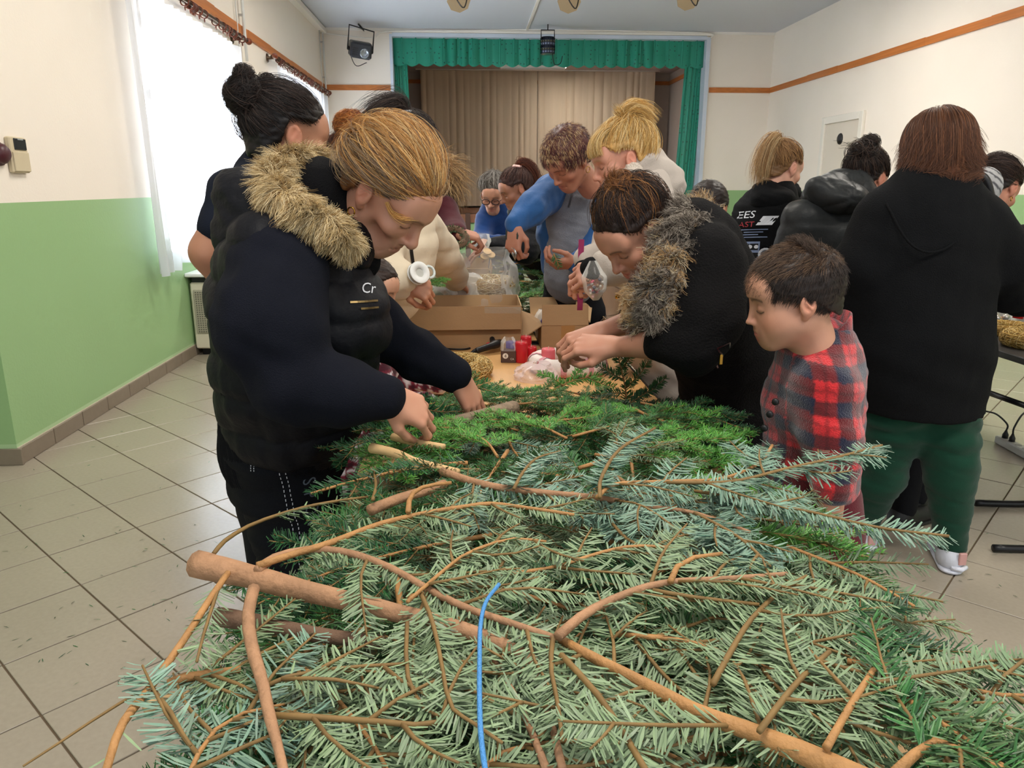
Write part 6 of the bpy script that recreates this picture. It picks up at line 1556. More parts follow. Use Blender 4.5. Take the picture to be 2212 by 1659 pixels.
# -- branches that make up the body of the heap: one of each kind, then copies
def generic(seed, cols, L, flip, n=9, dens=1.0):
    s = Spray(seed, cols, -Z_ if flip else Z_)
    c = s.rs.uniform(-.05, .05); main = s.stem([(0, 0, 0), (L * .35, c, .012), (L * .7, c * .6, .016), (L, -c, .0)], .0055, .0016)
    s.needles(main, .25, 1, dens=.8 * dens); s.sides(main, n, L * .48, L * .20, .12, .93, .80, None, 3, dens)
    return s
PROTO = [generic(101, 'green', .46, False), generic(102, 'pale', .42, True), generic(103, 'dark', .48, False), generic(104, 'pale', .50, True), generic(105, 'bright', .36, False), generic(106, 'green', .40, True), generic(107, 'blue', .44, True)]
PROTO = [p.build('x', base=(0, 0, 0)) for p in PROTO]
WHERE = {0: 'dark green fir branch, needles face up, woven into the heap on the long table', 1: 'pale fir branch, silvery undersides up, woven into the heap on the long table', 2: 'blackish green fir branch deep in the heap on the long table', 3: 'long pale fir branch, undersides up, in the near half of the heap', 4: 'fresh bright green fir tip in the far half of the heap', 5: 'mid green fir branch, undersides up, woven into the heap', 6: 'bluish fir branch, undersides up, woven into the heap'}
used = set()
def scatter(k, x, y, z, rz_, rx=0.0, ry=0.0, sc=1.0, label=None, group=None):
    o = PROTO[k] if k not in used else copy_tree(PROTO[k]); used.add(k)
    o.location = (x, y, z); o.rotation_euler = (rx, ry, rz_); o.scale = (sc,) * 3
    o['label'] = label or WHERE[k]; o['category'] = 'branch'; o['group'] = group or ('fir branches in the heap, kind %s' % WHERE[k].split(' fir')[0])
    return o
rr = random.Random(5)
ROW = ('nearest', 'second', 'third', 'fourth', 'fifth', 'sixth', 'seventh', 'eighth', 'ninth')
SIDE = ('on the window side', 'just left of the middle', 'just right of the middle', 'on the boy\'s side')
LAY = ('lower', 'upper', 'topmost')
KIND_ = {0: 'dark green fir branch', 1: 'silvery fir branch', 2: 'blackish green fir branch', 3: 'long silvery fir branch', 4: 'fresh bright fir branch', 5: 'mid green fir branch', 6: 'bluish fir branch'}
for layer, zf in ((0, .34), (1, .66), (2, .90)):
    for iy in range(9):
        y = .56 + iy * .185 + rr.uniform(-.04, .04)
        xl = np.interp(y, [.5, .75, 1.0, 1.3, 1.6, 2.1], [-.22, -.24, -.25, -.23, -.21, -.22]); xr = np.interp(y, [.5, .75, 1.0, 1.3, 1.6, 2.1], [.42, .47, .53, .63, .60, .46])
        top = np.interp(y, [.5, .9, 1.5, 2.0, 2.2], [.955, .945, .925, .865, .83])
        for ix in range(4):
            sc = rr.uniform(.72, .92) if y < 1.6 else rr.uniform(.50, .68); ln_ = .44 * sc
            z = .775 + (top - .775) * zf + rr.uniform(-.01, .01)
            k = rr.choice((0, 2, 2, 5, 0)) if layer < 1 else (rr.choice((1, 3, 2, 3, 5, 0)) if y < 1.25 else rr.choice((0, 4, 2, 0, 5, 6) if y < 1.7 else (0, 4, 2, 4)))
            if ix in (0, 3):                                     # tips hang out over the long sides
                tip = (xl if ix == 0 else xr) + rr.uniform(-.05, .05); a = (math.pi if ix == 0 else 0) + rr.uniform(-.9, .9)
                cx_, cy_ = tip - ln_ * math.cos(a), y - ln_ * math.sin(a)
            else:
                a = rr.uniform(-3.1, 3.1); x = xl + (xr - xl) * (.36 if ix == 1 else .64) + rr.uniform(-.05, .05); cx_, cy_ = x - .5 * ln_ * math.cos(a), y - .5 * ln_ * math.sin(a)
            if cy_ < .45: a = -a; cy_ = y + .3 * ln_
            scatter(k, cx_, cy_, z, a, rr.uniform(-.12, .12), rr.uniform(-.03, .14), sc, '%s %s, %s layer, %s row of the heap' % (KIND_[k], SIDE[ix], LAY[layer], ROW[iy]), 'fir branches heaped on the near table')

# -- branches picked out one by one in the picture
def hero(seed, label, cols, flip, main, r, sides=None, twigs=(), wood=None, nd=None, h=0.0, **kw):
    """main: pixel path on the heap's surface; r: (px, px) half-widths"""
    s = Spray(seed, cols, -Z_ if flip else Z_, **kw); P0 = hpath(*main, h=h)
    P = s.stem(P0, px2m(r[0], P0[0]), px2m(r[1], P0[-1]), m=wood or (M_BARK if r[0] > 9 else M_TWIG))
    if nd: s.needles(P, nd[0], nd[1], dens=nd[2] if len(nd) > 2 else 1)
    if sides: s.sides(P, *sides[:3], **(sides[3] if len(sides) > 3 else {}))
    for tw in twigs:
        path, rr_, opt = tw; Q0 = hpath(*path, h=opt.pop('h', h)); sd = opt.pop('sides', None); t0 = opt.pop('t0', 0.0); dn = opt.pop('dens', 1.0)
        Q = s.stem(Q0, px2m(rr_[0], Q0[0]), px2m(rr_[1], Q0[-1]), m=opt.pop('m', None) or (M_BARK if rr_[0] > 9 else M_TWIG))
        if dn > 0: s.needles(Q, t0, 1, dens=dn)
        if sd: s.sides(Q, *sd[:3], **(sd[3] if len(sd) > 3 else {}))
    return s.build(label)
D0 = dict
hero(201, 'thick sawn fir branch with pinkish-brown bark across the near heap', 'pale', True,
     [(425, 1218), (475, 1230), (545, 1246), (640, 1272), (760, 1300), (880, 1330), (1000, 1362), (1100, 1400), (1170, 1440)], (27, 13), wood=M_BARK, h=.02, twigs=[
     ([(462, 1196), (490, 1165), (550, 1130), (640, 1100), (710, 1085), (795, 1073)], (5, 3), D0(t0=.45, dens=.45, h=.03)),
     ([(556, 1232), (600, 1202), (680, 1187), (760, 1196), (850, 1230), (920, 1270), (1000, 1310), (1100, 1345), (1200, 1378)], (10, 7), D0(t0=.12, dens=1.0, h=.035, sides=(5, .14, .10, D0(t0=.35, t1=.95, sub=0)))),
     ([(556, 1222), (640, 1195), (720, 1170), (810, 1135), (900, 1112), (1000, 1095), (1060, 1088), (1130, 1096), (1240, 1112)], (8, 4), D0(t0=.18, dens=.8, h=.04, sides=(4, .10, .07, D0(t0=.4, t1=.95)))),
     ([(548, 1272), (536, 1330), (545, 1400), (566, 1470), (582, 1545), (600, 1610), (618, 1690)], (13, 9), D0(dens=0, h=.035)),
     ([(582, 1545), (700, 1551), (830, 1560), (925, 1566), (990, 1541)], (7, 5), D0(t0=.3, dens=.4, h=.03, sides=(4, .10, .08, D0(t0=.15, t1=.9)))),
     ([(574, 1482), (640, 1456), (760, 1441), (880, 1434)], (5, 4), D0(t0=.1, dens=.3, h=.03, sides=(3, .10, .08, {}))),
     ([(492, 1238), (450, 1300), (400, 1378), (325, 1485), (262, 1568), (222, 1690)], (6.5, 8), D0(dens=.02, h=.03)),
     ([(322, 1485), (240, 1530), (150, 1590), (50, 1655)], (3.2, 2), D0(dens=0, h=.028, m=M_OLD)),
     ([(330, 1488), (370, 1540), (395, 1585), (412, 1610)], (4.5, 3), D0(dens=0, h=.03)),
     ([(478, 1250), (462, 1300), (440, 1370), (425, 1430)], (4, 3), D0(t0=.1, dens=.5, h=.03)),
     ([(905, 1276), (930, 1330), (950, 1410), (972, 1520), (1020, 1560), (1085, 1605)], (5, 3.5), D0(t0=.12, dens=.9, h=.04)),
     ([(880, 1345), (878, 1440), (895, 1500), (930, 1540), (975, 1546)], (5, 4), D0(t0=.0, dens=.35, h=.03)),
     ([(918, 1268), (970, 1225), (1040, 1190), (1060, 1180)], (5, 3), D0(t0=.4, dens=.5, h=.04)),
     ([(1100, 1400), (1165, 1470), (1185, 1540), (1215, 1660)], (11, 8), D0(dens=.3, h=.015))])
hero(202, 'second, darker sawn branch half hidden under the thick pinkish one', 'dark', True, [(470, 1332), (560, 1346), (690, 1372), (830, 1388)], (19, 14), wood=M_OLD, h=-.005, nd=(.3, 1, .25))
hero(203, 'stout orange-barked fir branch from the lower edge up to a fork', 'pale', True,
     [(1900, 1700), (1800, 1655), (1700, 1612), (1600, 1572), (1500, 1535), (1380, 1470), (1290, 1425), (1205, 1378)], (24, 9), wood=M_TWIG, h=.03, nd=(.2, 1, .5), sides=(6, .16, .12, D0(t0=.3, t1=.95, sub=2)), twigs=[
     ([(1205, 1375), (1270, 1322), (1370, 1276), (1460, 1256), (1560, 1251), (1700, 1240)], (11, 5), D0(t0=.2, dens=.9, h=.045, sides=(5, .12, .09, D0(t0=.3, t1=.95)))),
     ([(1448, 1256), (1462, 1225), (1500, 1204), (1560, 1196)], (7, 4), D0(t0=.2, dens=1.3, h=.05)),
     ([(1410, 1275), (1500, 1290), (1640, 1306)], (5, 4), D0(t0=.2, dens=.8, h=.045)),
     ([(1195, 1378), (1190, 1440), (1205, 1520), (1215, 1600)], (6, 4), D0(t0=.1, dens=.7, h=.035)),
     ([(1212, 1415), (1290, 1500), (1350, 1590), (1410, 1690)], (7, 7), D0(t0=.1, dens=.8, h=.04)),
     ([(1640, 1580), (1700, 1500), (1750, 1445), (1792, 1408)], (7, 5), D0(t0=.1, dens=.9, h=.045, sides=(3, .12, .10, {}))),
     ([(1785, 1615), (1840, 1520), (1892, 1440)], (8, 6), D0(t0=.1, dens=.9, h=.045, sides=(3, .12, .10, {}))),
     ([(1540, 1478), (1580, 1405), (1625, 1335), (1690, 1275), (1742, 1245)], (7, 4), D0(t0=.12, dens=1.2, h=.045, sides=(3, .10, .08, D0(t0=.5))))])
hero(204, 'short sawn orange branch end at the lower edge of the heap, by the floor side', 'green', False, [(1930, 1672), (1975, 1630), (2020, 1600), (2120, 1640), (2230, 1690)], (11, 5), wood=M_TWIG, h=.04, nd=(.3, 1, 1.2), sides=(5, .14, .1, D0(t0=.35)))
hero(205, 'green fir spray reaching to the right edge of the heap near the tiles', 'green', True, [(1830, 1428), (1960, 1455), (2050, 1480), (2150, 1500), (2215, 1502)], (6, 3), h=.03, nd=(0, 1, 1.1), sides=(7, .15, .08, D0(t0=.05, sub=1)))
hero(206, 'dense green fir spray hanging over the heap\'s lower right corner', 'pale', False, [(1900, 1470), (2000, 1540), (2090, 1600), (2230, 1700)], (6, 4), h=.04, nd=(0, 1, 1.2), sides=(6, .14, .11, D0(t0=.1)))
hero(207, 'blue-green fir branch with the longest tips, lying across the middle of the heap', 'blue', True,
     [(955, 1018), (1020, 1040), (1090, 1055), (1190, 1066), (1295, 1076), (1400, 1095), (1500, 1108), (1620, 1150)], (9, 4), wood=M_BARK, h=.03, nd=(.12, 1, 1.1), ln=(.024, .034), wd=.003, sides=(7, .15, .10, D0(t0=.1, t1=.95, sub=1)), twigs=[
     ([(1290, 1074), (1330, 1046), (1440, 1040), (1560, 1034), (1640, 1000), (1668, 962)], (5, 3), D0(t0=.05, h=.06, sides=(4, .12, .08, {}))),
     ([(1440, 1042), (1580, 1040), (1700, 1012), (1800, 990), (1905, 962)], (4, 3), D0(t0=.1, h=.07, dens=1.3, sides=(5, .10, .06, D0(t0=.1)))),
     ([(1500, 1060), (1640, 1085), (1760, 1108), (1900, 1140), (2050, 1158)], (4, 3), D0(t0=.05, h=.05, dens=1.4, sides=(2, .08, .06, D0(t0=.05, t1=.4)))),
     ([(1295, 1074), (1300, 1030), (1340, 970), (1415, 925)], (5, 3), D0(t0=.1, h=.07, dens=1.4)),
     ([(1500, 1108), (1580, 1150), (1630, 1190), (1665, 1225)], (4, 3), D0(t0=.05, h=.04, dens=1.4, sides=(3, .08, .06, {}))),
     ([(1110, 1056), (1130, 1020), (1160, 990), (1210, 975)], (4, 3), D0(t0=.05, h=.05, dens=1.3)),
     ([(1300, 1085), (1330, 1140), (1390, 1180), (1520, 1178)], (4, 3), D0(t0=.1, h=.02, dens=1.0))])
hero(208, 'dark fir twig with its needled tip pointing at the black jeans', 'dark', False, [(1010, 1000), (900, 1010), (790, 1034), (720, 1052), (672, 1066)], (5, 2.5), h=.03, nd=(.0, 1, 1.2), sides=(3, .10, .06, D0(t0=.1, t1=.6)))
hero(209, 'pale sawn branch stub beside the jeans, the lower and longer of two', 'green', False, [(803, 968), (850, 978), (905, 1000), (990, 1020)], (11, 8), wood=M_CUT, h=.03, nd=(.4, 1, 1))
hero(210, 'pale sawn branch stub beside the jeans, the upper and smaller of two', 'green', False, [(850, 944), (900, 956), (960, 965)], (9, 6), wood=M_CUT, h=.025, nd=(.5, 1, 1))
hero(211, 'brown broken branch piece with dark knot in the hollow by the jeans', 'dark', False, [(800, 1102), (860, 1078), (920, 1060), (960, 1045)], (12, 10), wood=M_BARK, h=.02, nd=(.6, 1, .4), twigs=[([(882, 1105), (888, 1070), (920, 1050), (975, 1043)], (6, 4), D0(dens=0, h=.05)), ([(805, 1080), (812, 1050), (808, 1020)], (4, 3), D0(dens=0.1, h=.04))])
hero(212, 'orange twig with pale needles between the thick branch and the blue-green one', 'pale', True, [(880, 1290), (1000, 1262), (1100, 1240), (1200, 1225), (1290, 1196), (1370, 1180), (1470, 1184)], (5, 3.5), h=.03, nd=(.1, 1, 1.0), sides=(6, .11, .07, D0(t0=.1)))
hero(213, 'slender pale fir twigs rising in a tangle above the thick branch', 'pale', True, [(880, 1300), (950, 1240), (1010, 1195), (1100, 1165), (1180, 1170)], (4.5, 3), h=.045, nd=(.2, 1, .7), sides=(5, .10, .07, {}))
hero(214, 'pale fir twigs spread at the near left corner of the heap', 'blue', True, [(400, 1690), (440, 1610), (500, 1550), (620, 1520)], (6, 3), h=.01, nd=(0, 1, 1.2), ln=(.024, .033), sides=(7, .12, .09, D0(t0=.05)))
hero(215, 'pinkish sawn stub jutting from the heap\'s near left corner', 'pale', True, [(312, 1530), (350, 1512), (395, 1504), (480, 1500)], (13, 9), wood=M_CUT, h=-.01, nd=(.5, 1, .6))
hero(216, 'orange sawn stub above the pinkish one at the near left corner', 'pale', True, [(365, 1480), (400, 1464), (440, 1458), (520, 1446)], (11, 7), wood=M_TWIG, h=.0, nd=(.4, 1, .6), sides=(4, .12, .1, D0(t0=.4)))
hero(217, 'green fir tip sticking out toward the sneaker, lowest on that side', 'dark', True, [(1700, 1180), (1790, 1215), (1870, 1250), (1975, 1310)], (4, 3), h=.0, nd=(0, 1, 1.5), sides=(4, .10, .06, D0(t0=.1)))
hero(218, 'olive fir tip beside the left sneaker of the green trousers', 'bright', False, [(1640, 1150), (1740, 1165), (1800, 1185), (1880, 1205)], (4, 2.5), h=-.01, nd=(0, 1, 1.3), sides=(4, .09, .06, D0(t0=.1)))
hero(219, 'dark fir tip on the heap\'s tile side, just below the sneaker tip', 'dark', False, [(1760, 1330), (1850, 1350), (1920, 1385), (1985, 1430)], (4, 3), h=-.01, nd=(0, 1, 1.5), sides=(4, .10, .06, D0(t0=.1)))
hero(220, 'pale fir branch spread over the near middle of the heap, by the blue string', 'pale', True, [(1180, 1660), (1140, 1560), (1100, 1480), (1060, 1410), (1075, 1370)], (9, 5), wood=M_BARK, h=.015, nd=(.1, 1, .7), sides=(9, .13, .10, D0(t0=.1, sub=1)))
hero(221, 'pale fir branch below the orange-barked one at the lower edge', 'pale', True, [(1000, 1700), (1100, 1620), (1250, 1600), (1420, 1620), (1560, 1690)], (6, 4), h=.01, nd=(0, 1, 1), sides=(10, .13, .10, D0(t0=.1)))
hero(222, 'pale green fir branch filling the near right of the heap above the stout stem', 'pale', True, [(1330, 1370), (1480, 1385), (1620, 1430), (1750, 1480), (1900, 1560)], (6, 3), h=.02, nd=(0, 1, 1.1), sides=(12, .15, .10, D0(t0=.03, sub=1)))
hero(223, 'pale fir branch spread between the two downward stems at near left', 'pale', True, [(620, 1420), (700, 1480), (800, 1600), (850, 1690)], (6, 4), h=.0, nd=(0, 1, 1), sides=(9, .14, .11, D0(t0=.02, sub=1)))
# standing sprig on the far part, sprays round it
def sprig(seed, label, cols, pts, tips, r=.004, h=None):
    s = Spray(seed, cols, V3(0, -.75, .65), ln=(.016, .024)); P = s.twig(pts, r, .0015, .15, 1.3)
    for q in tips: s.twig(q, .0022, .001, .05, 1.5)
    return s.build(label)
Yg = 2.2
sprig(301, 'upright fir sprig standing up beside the wrapped white wreath', 'green', [at(1345, 905, Yg), at(1352, 850, Yg), at(1340, 790, Yg), at(1326, 735, Yg)],
      [[at(1342, 800, Yg), at(1365, 765, Yg - .03), at(1374, 738, Yg - .05)], [at(1345, 820, Yg), at(1300, 795, Yg), at(1282, 775, Yg)], [at(1350, 840, Yg), at(1385, 805, Yg - .03), at(1402, 775, Yg - .05)], [at(1348, 850, Yg), at(1300, 850, Yg), at(1262, 872, Yg)],
       [at(1352, 860, Yg), at(1400, 845, Yg), at(1440, 815, Yg)], [at(1350, 880, Yg), at(1320, 890, Yg - .04), at(1300, 900, Yg - .06)], [at(1350, 885, Yg), at(1400, 880, Yg), at(1450, 880, Yg)]])
sprig(302, 'bright fir sprig tip lying toward the wrapped wreath', 'bright', [at(1180, 850, 2.3), at(1240, 822, 2.35), at(1300, 812, 2.38)], [[at(1215, 833, 2.32), at(1190, 815, 2.35), at(1160, 805, 2.38)], [at(1240, 822, 2.35), at(1250, 800, 2.38), at(1265, 792, 2.4)], [at(1270, 815, 2.36), at(1300, 830, 2.33), at(1330, 836, 2.3)]])
sprig(303, 'fir twig between the fingers of the ginger-haired woman', 'green', [at(985, 855, 1.82), at(1020, 838, 1.84), at(1060, 825, 1.86)], [[at(1010, 842, 1.83), at(1020, 820, 1.85), at(1030, 806, 1.86)], [at(1030, 836, 1.84), at(1060, 845, 1.83), at(1085, 850, 1.82)]])
sprig(304, 'dark fir twig under the near hand of the ginger-haired woman', 'dark', [at(800, 905, 1.7), at(860, 890, 1.72), at(940, 870, 1.75)], [[at(850, 892, 1.72), at(830, 915, 1.7), at(805, 925, 1.68)], [at(880, 885, 1.73), at(900, 870, 1.74), at(925, 855, 1.76)], [at(900, 880, 1.73), at(950, 890, 1.72), at(985, 888, 1.72)]])
sprig(305, 'fir twig with brown tip lying over the table edge near the fur-collared woman', 'dark', [at(1300, 880, 2.15), at(1370, 880, 2.17), at(1460, 868, 2.2)], [[at(1350, 880, 2.16), at(1385, 855, 2.18), at(1425, 835, 2.2)], [at(1380, 880, 2.17), at(1410, 895, 2.15), at(1440, 900, 2.14)]])
for k, (px, py, a, c_, lb) in enumerate(((880, 930, 2.9, 4, 'green fir tip at the heap\'s edge by the near hand'), (1000, 880, .5, 0, 'fir branch over the grey wooden piece'), (1090, 860, .2, 4, 'light green fir branch at the far crest of the heap'), (1180, 880, -.2, 0, 'fir branch on the crest, left of the upright sprig'), (1270, 905, .1, 4, 'fresh fir branch below the upright sprig'), (1120, 930, 2.6, 4, 'bright green fir branch above the blue-green one'), (1000, 955, 2.2, 4, 'vivid green fir branch beside the two sawn stubs'), (1340, 930, .3, 0, 'fir branch at the table edge below the brown-tipped twig'), (1450, 960, -.1, 4, 'yellowish fir branch tip on the side of the boy'))):
    p = hp(px, py, -.01); scatter(c_, p[0] - .12 * math.cos(a), p[1] - .12 * math.sin(a), p[2], a, rr.uniform(-.2, .2), -.05, .62, lb, 'fir branches on the far crest of the heap')
for k, (px, py, z_, a, c_, sc) in enumerate(((1130, 585, .93, .3, 0, .8), (1160, 610, .90, -.3, 2, .9), (1180, 640, .86, .1, 0, .9), (1220, 655, .83, .6, 2, .8), (1110, 600, .86, 2.6, 2, .8), (1140, 640, .82, -.9, 0, .8), (1210, 620, .88, -.2, 0, .8), (1150, 570, .97, .1, 2, .7), (1100, 570, .92, 1.9, 0, .7))):
    p = atz(px, py, z_); scatter(c_, p[0] - .2 * sc * math.cos(a), p[1] - .2 * sc * math.sin(a), p[2], a, rr.uniform(-.3, .3), rr.uniform(-.2, .1), sc, ('crest', 'middle', 'front left', 'front right', 'left edge', 'front edge', 'right side', 'back', 'back left')[k] + ' fir branch of the pile behind the cartons', 'fir branches in the far pile')
FARPOS = ('by the clear bag', 'by the white flaps', 'at the left edge', 'in the middle', 'at the right edge')
for k in range(20):
    x, y = -.02 + .085 * (k % 5) + rr.uniform(-.03, .03), 3.72 + .26 * (k // 5); a = rr.uniform(-3.1, 3.1); sc = rr.uniform(.6, .8); c_ = (0, 4, 0, 2)[k % 4]
    scatter(c_, x - .2 * sc * math.cos(a), y - .2 * sc * math.sin(a), .79 + .025 * (k // 5) + rr.uniform(0, .05), a, rr.uniform(-.25, .25), rr.uniform(-.2, .0), sc, '%s %s, %s row of the pile behind the cartons' % (KIND_[c_], FARPOS[k % 5], ROW[k // 5]), 'fir branches in the far pile')
p = at(935, 620, 2.9); scatter(4, p[0] - .1, p[1], p[2], .3, .2, -.1, .45, 'small fir branch on the table beneath the cream sleeve', 'single fir branches')
# blue string over the heap
o = MB().tube(spline(hpath((1078, 1262), (1050, 1300), (1038, 1350), (1036, 1420), (1036, 1520), (1040, 1600), (1052, 1690), h=.06), 40), .0022, 6).build('blue_string', mat('blue_twine', '#4a8fd0', .5, bump=.5, bscale=400), base=hp(1078, 1262), smooth=True, label='bright blue string hanging over the near branches', cat='string')
# needles fallen on the tiles
rn = np.random.RandomState(9); pp = []
for _ in range(110):
    px, py = rn.uniform(0, 520), rn.uniform(880, 1500)
    if py > 1500 - px * .3 and px > 400: continue
    pp.append(atz(px, py, .0015))
for _ in range(25): pp.append(atz(rn.uniform(1900, 2212), rn.uniform(1150, 1500), .0015))
pp = np.array([p for p in pp if p[0] > XL + .05]); a = rn.uniform(0, 6.3, len(pp))
v, f, m_, c_ = needle_mesh(pp, np.stack([np.cos(a), np.sin(a), 0 * a], 1), np.tile(Z_, (len(pp), 1)), rn.choice([-1, 1], len(pp)), rn, (.014, .026), .0028, GREENS['dark'])
v[:, 2] = np.clip(v[:, 2], .0006, .004)
obj('fallen_needles', v, f, [M_NT, M_NU], None, (0, 0, 0), False, c_, m_, label='loose fir needles strewn over the floor tiles', cat='needles', kind='stuff')
# ------------------------------------------------------------ tables and what lies on them
TZ = .75
M_BEECH = mat('beech_laminate', '#cfa066', .45, bump=.05, bscale=50, var=.08, vscale=6, stretch=(6, .6, 1)); M_EDGE = mat('black_edging', '#1d1b1b', .5, bump=.3, bscale=200)
M_TUBE = mat('black_tube', '#131315', .35)
def long_table(x0, x1, y0, y1, label):
    o = empty('long_table', ((x0 + x1) / 2, (y0 + y1) / 2, 0), label, 'table')
    MB().span((x0 + .006, y0 + .006, TZ - .026), (x1 - .006, y1 - .006, TZ), bev=.002).build('tabletop', M_BEECH, o)
    e = MB(); 
    for a, b in (((x0, y0), (x0 + .008, y1)), ((x1 - .008, y0), (x1, y1)), ((x0, y0), (x1, y0 + .008)), ((x0, y1 - .008), (x1, y1))): e.span((a[0], a[1], TZ - .030), (b[0], b[1], TZ + .003), bev=.003)
    e.build('edging', M_EDGE, o)
    for y in (y0 + .25, y1 - .25):
        for x, s in ((x0 + .08, 1), (x1 - .08, -1)): MB().tube(spline([(x, y, TZ - .03), (x, y, .12), (x + s * .03, y, .03), (x + s * .10, y, .014)], 16), .014, 8).build('leg', M_TUBE, o, smooth=True)
        MB().tube([(x0 + .17, y, .014), (x1 - .17, y, .014)], .014, 8).build('foot_bar', M_TUBE, o, smooth=True)
        MB().tube([(x0 + .08, y, .50), (x1 - .08, y, .50)], .010, 8).build('cross_bar', M_TUBE, o, smooth=True)
    return o
long_table(-.295, .640, .62, 3.36, 'long beech-topped table with black edging under the heap of fir branches')
long_table(-.38, .320, 3.40, 5.1, 'farther beech table behind the cardboard boxes, holding the far pile')
def T(px, py, z=TZ): return atz(px, py, z)
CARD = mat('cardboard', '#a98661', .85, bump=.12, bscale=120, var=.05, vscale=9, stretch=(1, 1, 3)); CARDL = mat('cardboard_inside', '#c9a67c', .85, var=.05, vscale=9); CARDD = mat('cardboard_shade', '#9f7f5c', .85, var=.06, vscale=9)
FILM = film('clear_film', '#f6f4ee', .20); FILMT = film('thin_film', '#f6f4ee', .09); FILMW = film('milky_film', '#f1ede4', .42, .2)
def sheet(o, pts, m, name='flap', th=.004):
    p = np.asarray(pts, float); n = nrm(np.cross(p[1] - p[0], p[3] - p[0])) * th / 2
    return MB().add(np.concatenate([p - n, p + n]), [(3, 2, 1, 0), (4, 5, 6, 7), (0, 1, 5, 4), (1, 2, 6, 5), (2, 3, 7, 6), (3, 0, 4, 7)]).build(name, m, o)
def crumple(name, c, ax, R, m, parent=None, n=44, k=26, amp=.25, seed=0, prof=None, **kw):
    """thin crinkled plastic: an open gathered tube with sharp folds"""
    rs_ = np.random.RandomState(seed); ax = nrm(ax); t = nrm(np.cross(ax, Y_ if abs(ax[1]) < .8 else X_)); b = np.cross(ax, t)
    A = np.linspace(0, 2 * math.pi, n); Hh = np.linspace(0, 1, k); AA, HH = np.meshgrid(A, Hh, indexing='ij'); AA[-1] = AA[0]
    rad = np.interp(HH, *zip(*prof)); q = np.stack([np.cos(AA) * 2, np.sin(AA) * 2, HH * 3], -1)
    w = sum(np.abs(wob(q, f_, seed + f_)) * g_ for f_, g_ in ((1, .6), (3, .35), (6, .2)))
    hh = np.interp(HH, *zip(*[(p_[0], p_[2]) for p_ in prof])) if len(prof[0]) > 2 else HH
    rad = rad * (1 + amp * (w - .5) * np.clip(HH * 2, .15, 1))
    P = np.asarray(c) + (hh + .03 * amp * wob(q, 2, seed + 9) * HH)[..., None] * R[1] * ax + (rad * R[0] * np.cos(AA))[..., None] * t + (rad * R[0] * np.sin(AA))[..., None] * b
    return MB().grid(P).build(name, m, parent, base=c if parent is None else None, smooth=True, **kw)
STRAW = mat('straw', '#c9a765', .7, attr=True, spec=.3); STRAWC = mat('straw_core', '#a8854a', .9, bump=.9, bscale=140)
def straw_ring(c, R, r, label, seed, n=1500, tilt=(0, 0, 1), cols=('#d6b878', '#c09a55', '#e2cc96', '#a17d42'), group=None, thread='#c9b27a'):
    rs_ = np.random.RandomState(seed); ax = nrm(tilt); t = nrm(np.cross(ax, Y_)); b = np.cross(ax, t); a = np.linspace(0, 2 * math.pi, 33)[:-1]
    c = np.asarray(c, float); o = MB().tube(c + R * (np.cos(a)[:, None] * t + np.sin(a)[:, None] * b), r, 12, closed=True).build('straw_wreath', STRAWC, base=c - (0, 0, r), smooth=True, label=label, cat='wreath', group=group)
    a0 = rs_.uniform(0, 6.3, (n, 1)); ph = rs_.uniform(0, 6.3, (n, 1)); da = rs_.uniform(.15, .5, (n, 1)) * rs_.choice([-1, 1], (n, 1)); k = np.linspace(0, 1, 7)[None]
    aa = a0 + da * k; pp_ = ph + rs_.normal(size=(n, 1)) * .5 * k; rr_ = r * (1.02 + .10 * rs_.rand(n, 1) + .10 * np.abs(k - .5) * rs_.rand(n, 1))
    P = c + ((R + rr_ * np.cos(pp_)) * np.cos(aa))[..., None] * t + ((R + rr_ * np.cos(pp_)) * np.sin(aa))[..., None] * b + (rr_ * np.sin(pp_))[..., None] * ax
    strands('straw', P, .0010, hcolors(n, rs_, cols), STRAW, o, tip=.8, dup=1)
    u = np.linspace(0, 2 * math.pi, 400); w_ = 26 * u; rw = r * 1.1
    th = c + ((R + rw * np.cos(w_)) * np.cos(u))[:, None] * t + ((R + rw * np.cos(w_)) * np.sin(u))[:, None] * b + (rw * np.sin(w_))[:, None] * ax
    strands('binding_thread', th[None], .0011, np.array([c3(thread)]), STRAW, o, tip=1.0, dup=1)
    return o
# big open carton
x0, x1, y0, y1, zt_ = T(876, 755)[0], T(1126, 755)[0], T(1000, 755)[1], T(1000, 755)[1] + .26, .942
o = empty('carton', ((x0 + x1) / 2, (y0 + y1) / 2, TZ), 'long open cardboard carton with its front flap folded down, behind the glue gun', 'box')
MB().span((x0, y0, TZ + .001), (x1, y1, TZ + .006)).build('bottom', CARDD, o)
sheet(o, [(x0, y0, TZ), (x1, y0, TZ), (x1, y0, zt_), (x0, y0, zt_)], CARD, 'front_panel'); sheet(o, [(x0, y1, TZ), (x1, y1, TZ), (x1, y1, zt_ + .012), (x0, y1, zt_ + .012)], CARDL, 'back_panel')
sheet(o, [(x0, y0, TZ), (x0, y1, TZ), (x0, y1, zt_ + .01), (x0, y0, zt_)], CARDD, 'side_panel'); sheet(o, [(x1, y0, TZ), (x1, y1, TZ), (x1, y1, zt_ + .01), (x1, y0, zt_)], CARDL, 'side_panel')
sheet(o, [(x0 + .003, y0 - .006, zt_), (x1 - .003, y0 - .006, zt_), (x1 - .002, y0 - .022, zt_ - .10), (x0 - .004, y0 - .026, zt_ - .10)], CARD, 'flap')
sheet(o, [(x0, y0 + .01, zt_), (x0, y1 - .01, zt_), (x0 - .03, y1 - .01, zt_ - .09), (x0 - .03, y0 + .01, zt_ - .09)], CARDD, 'flap')
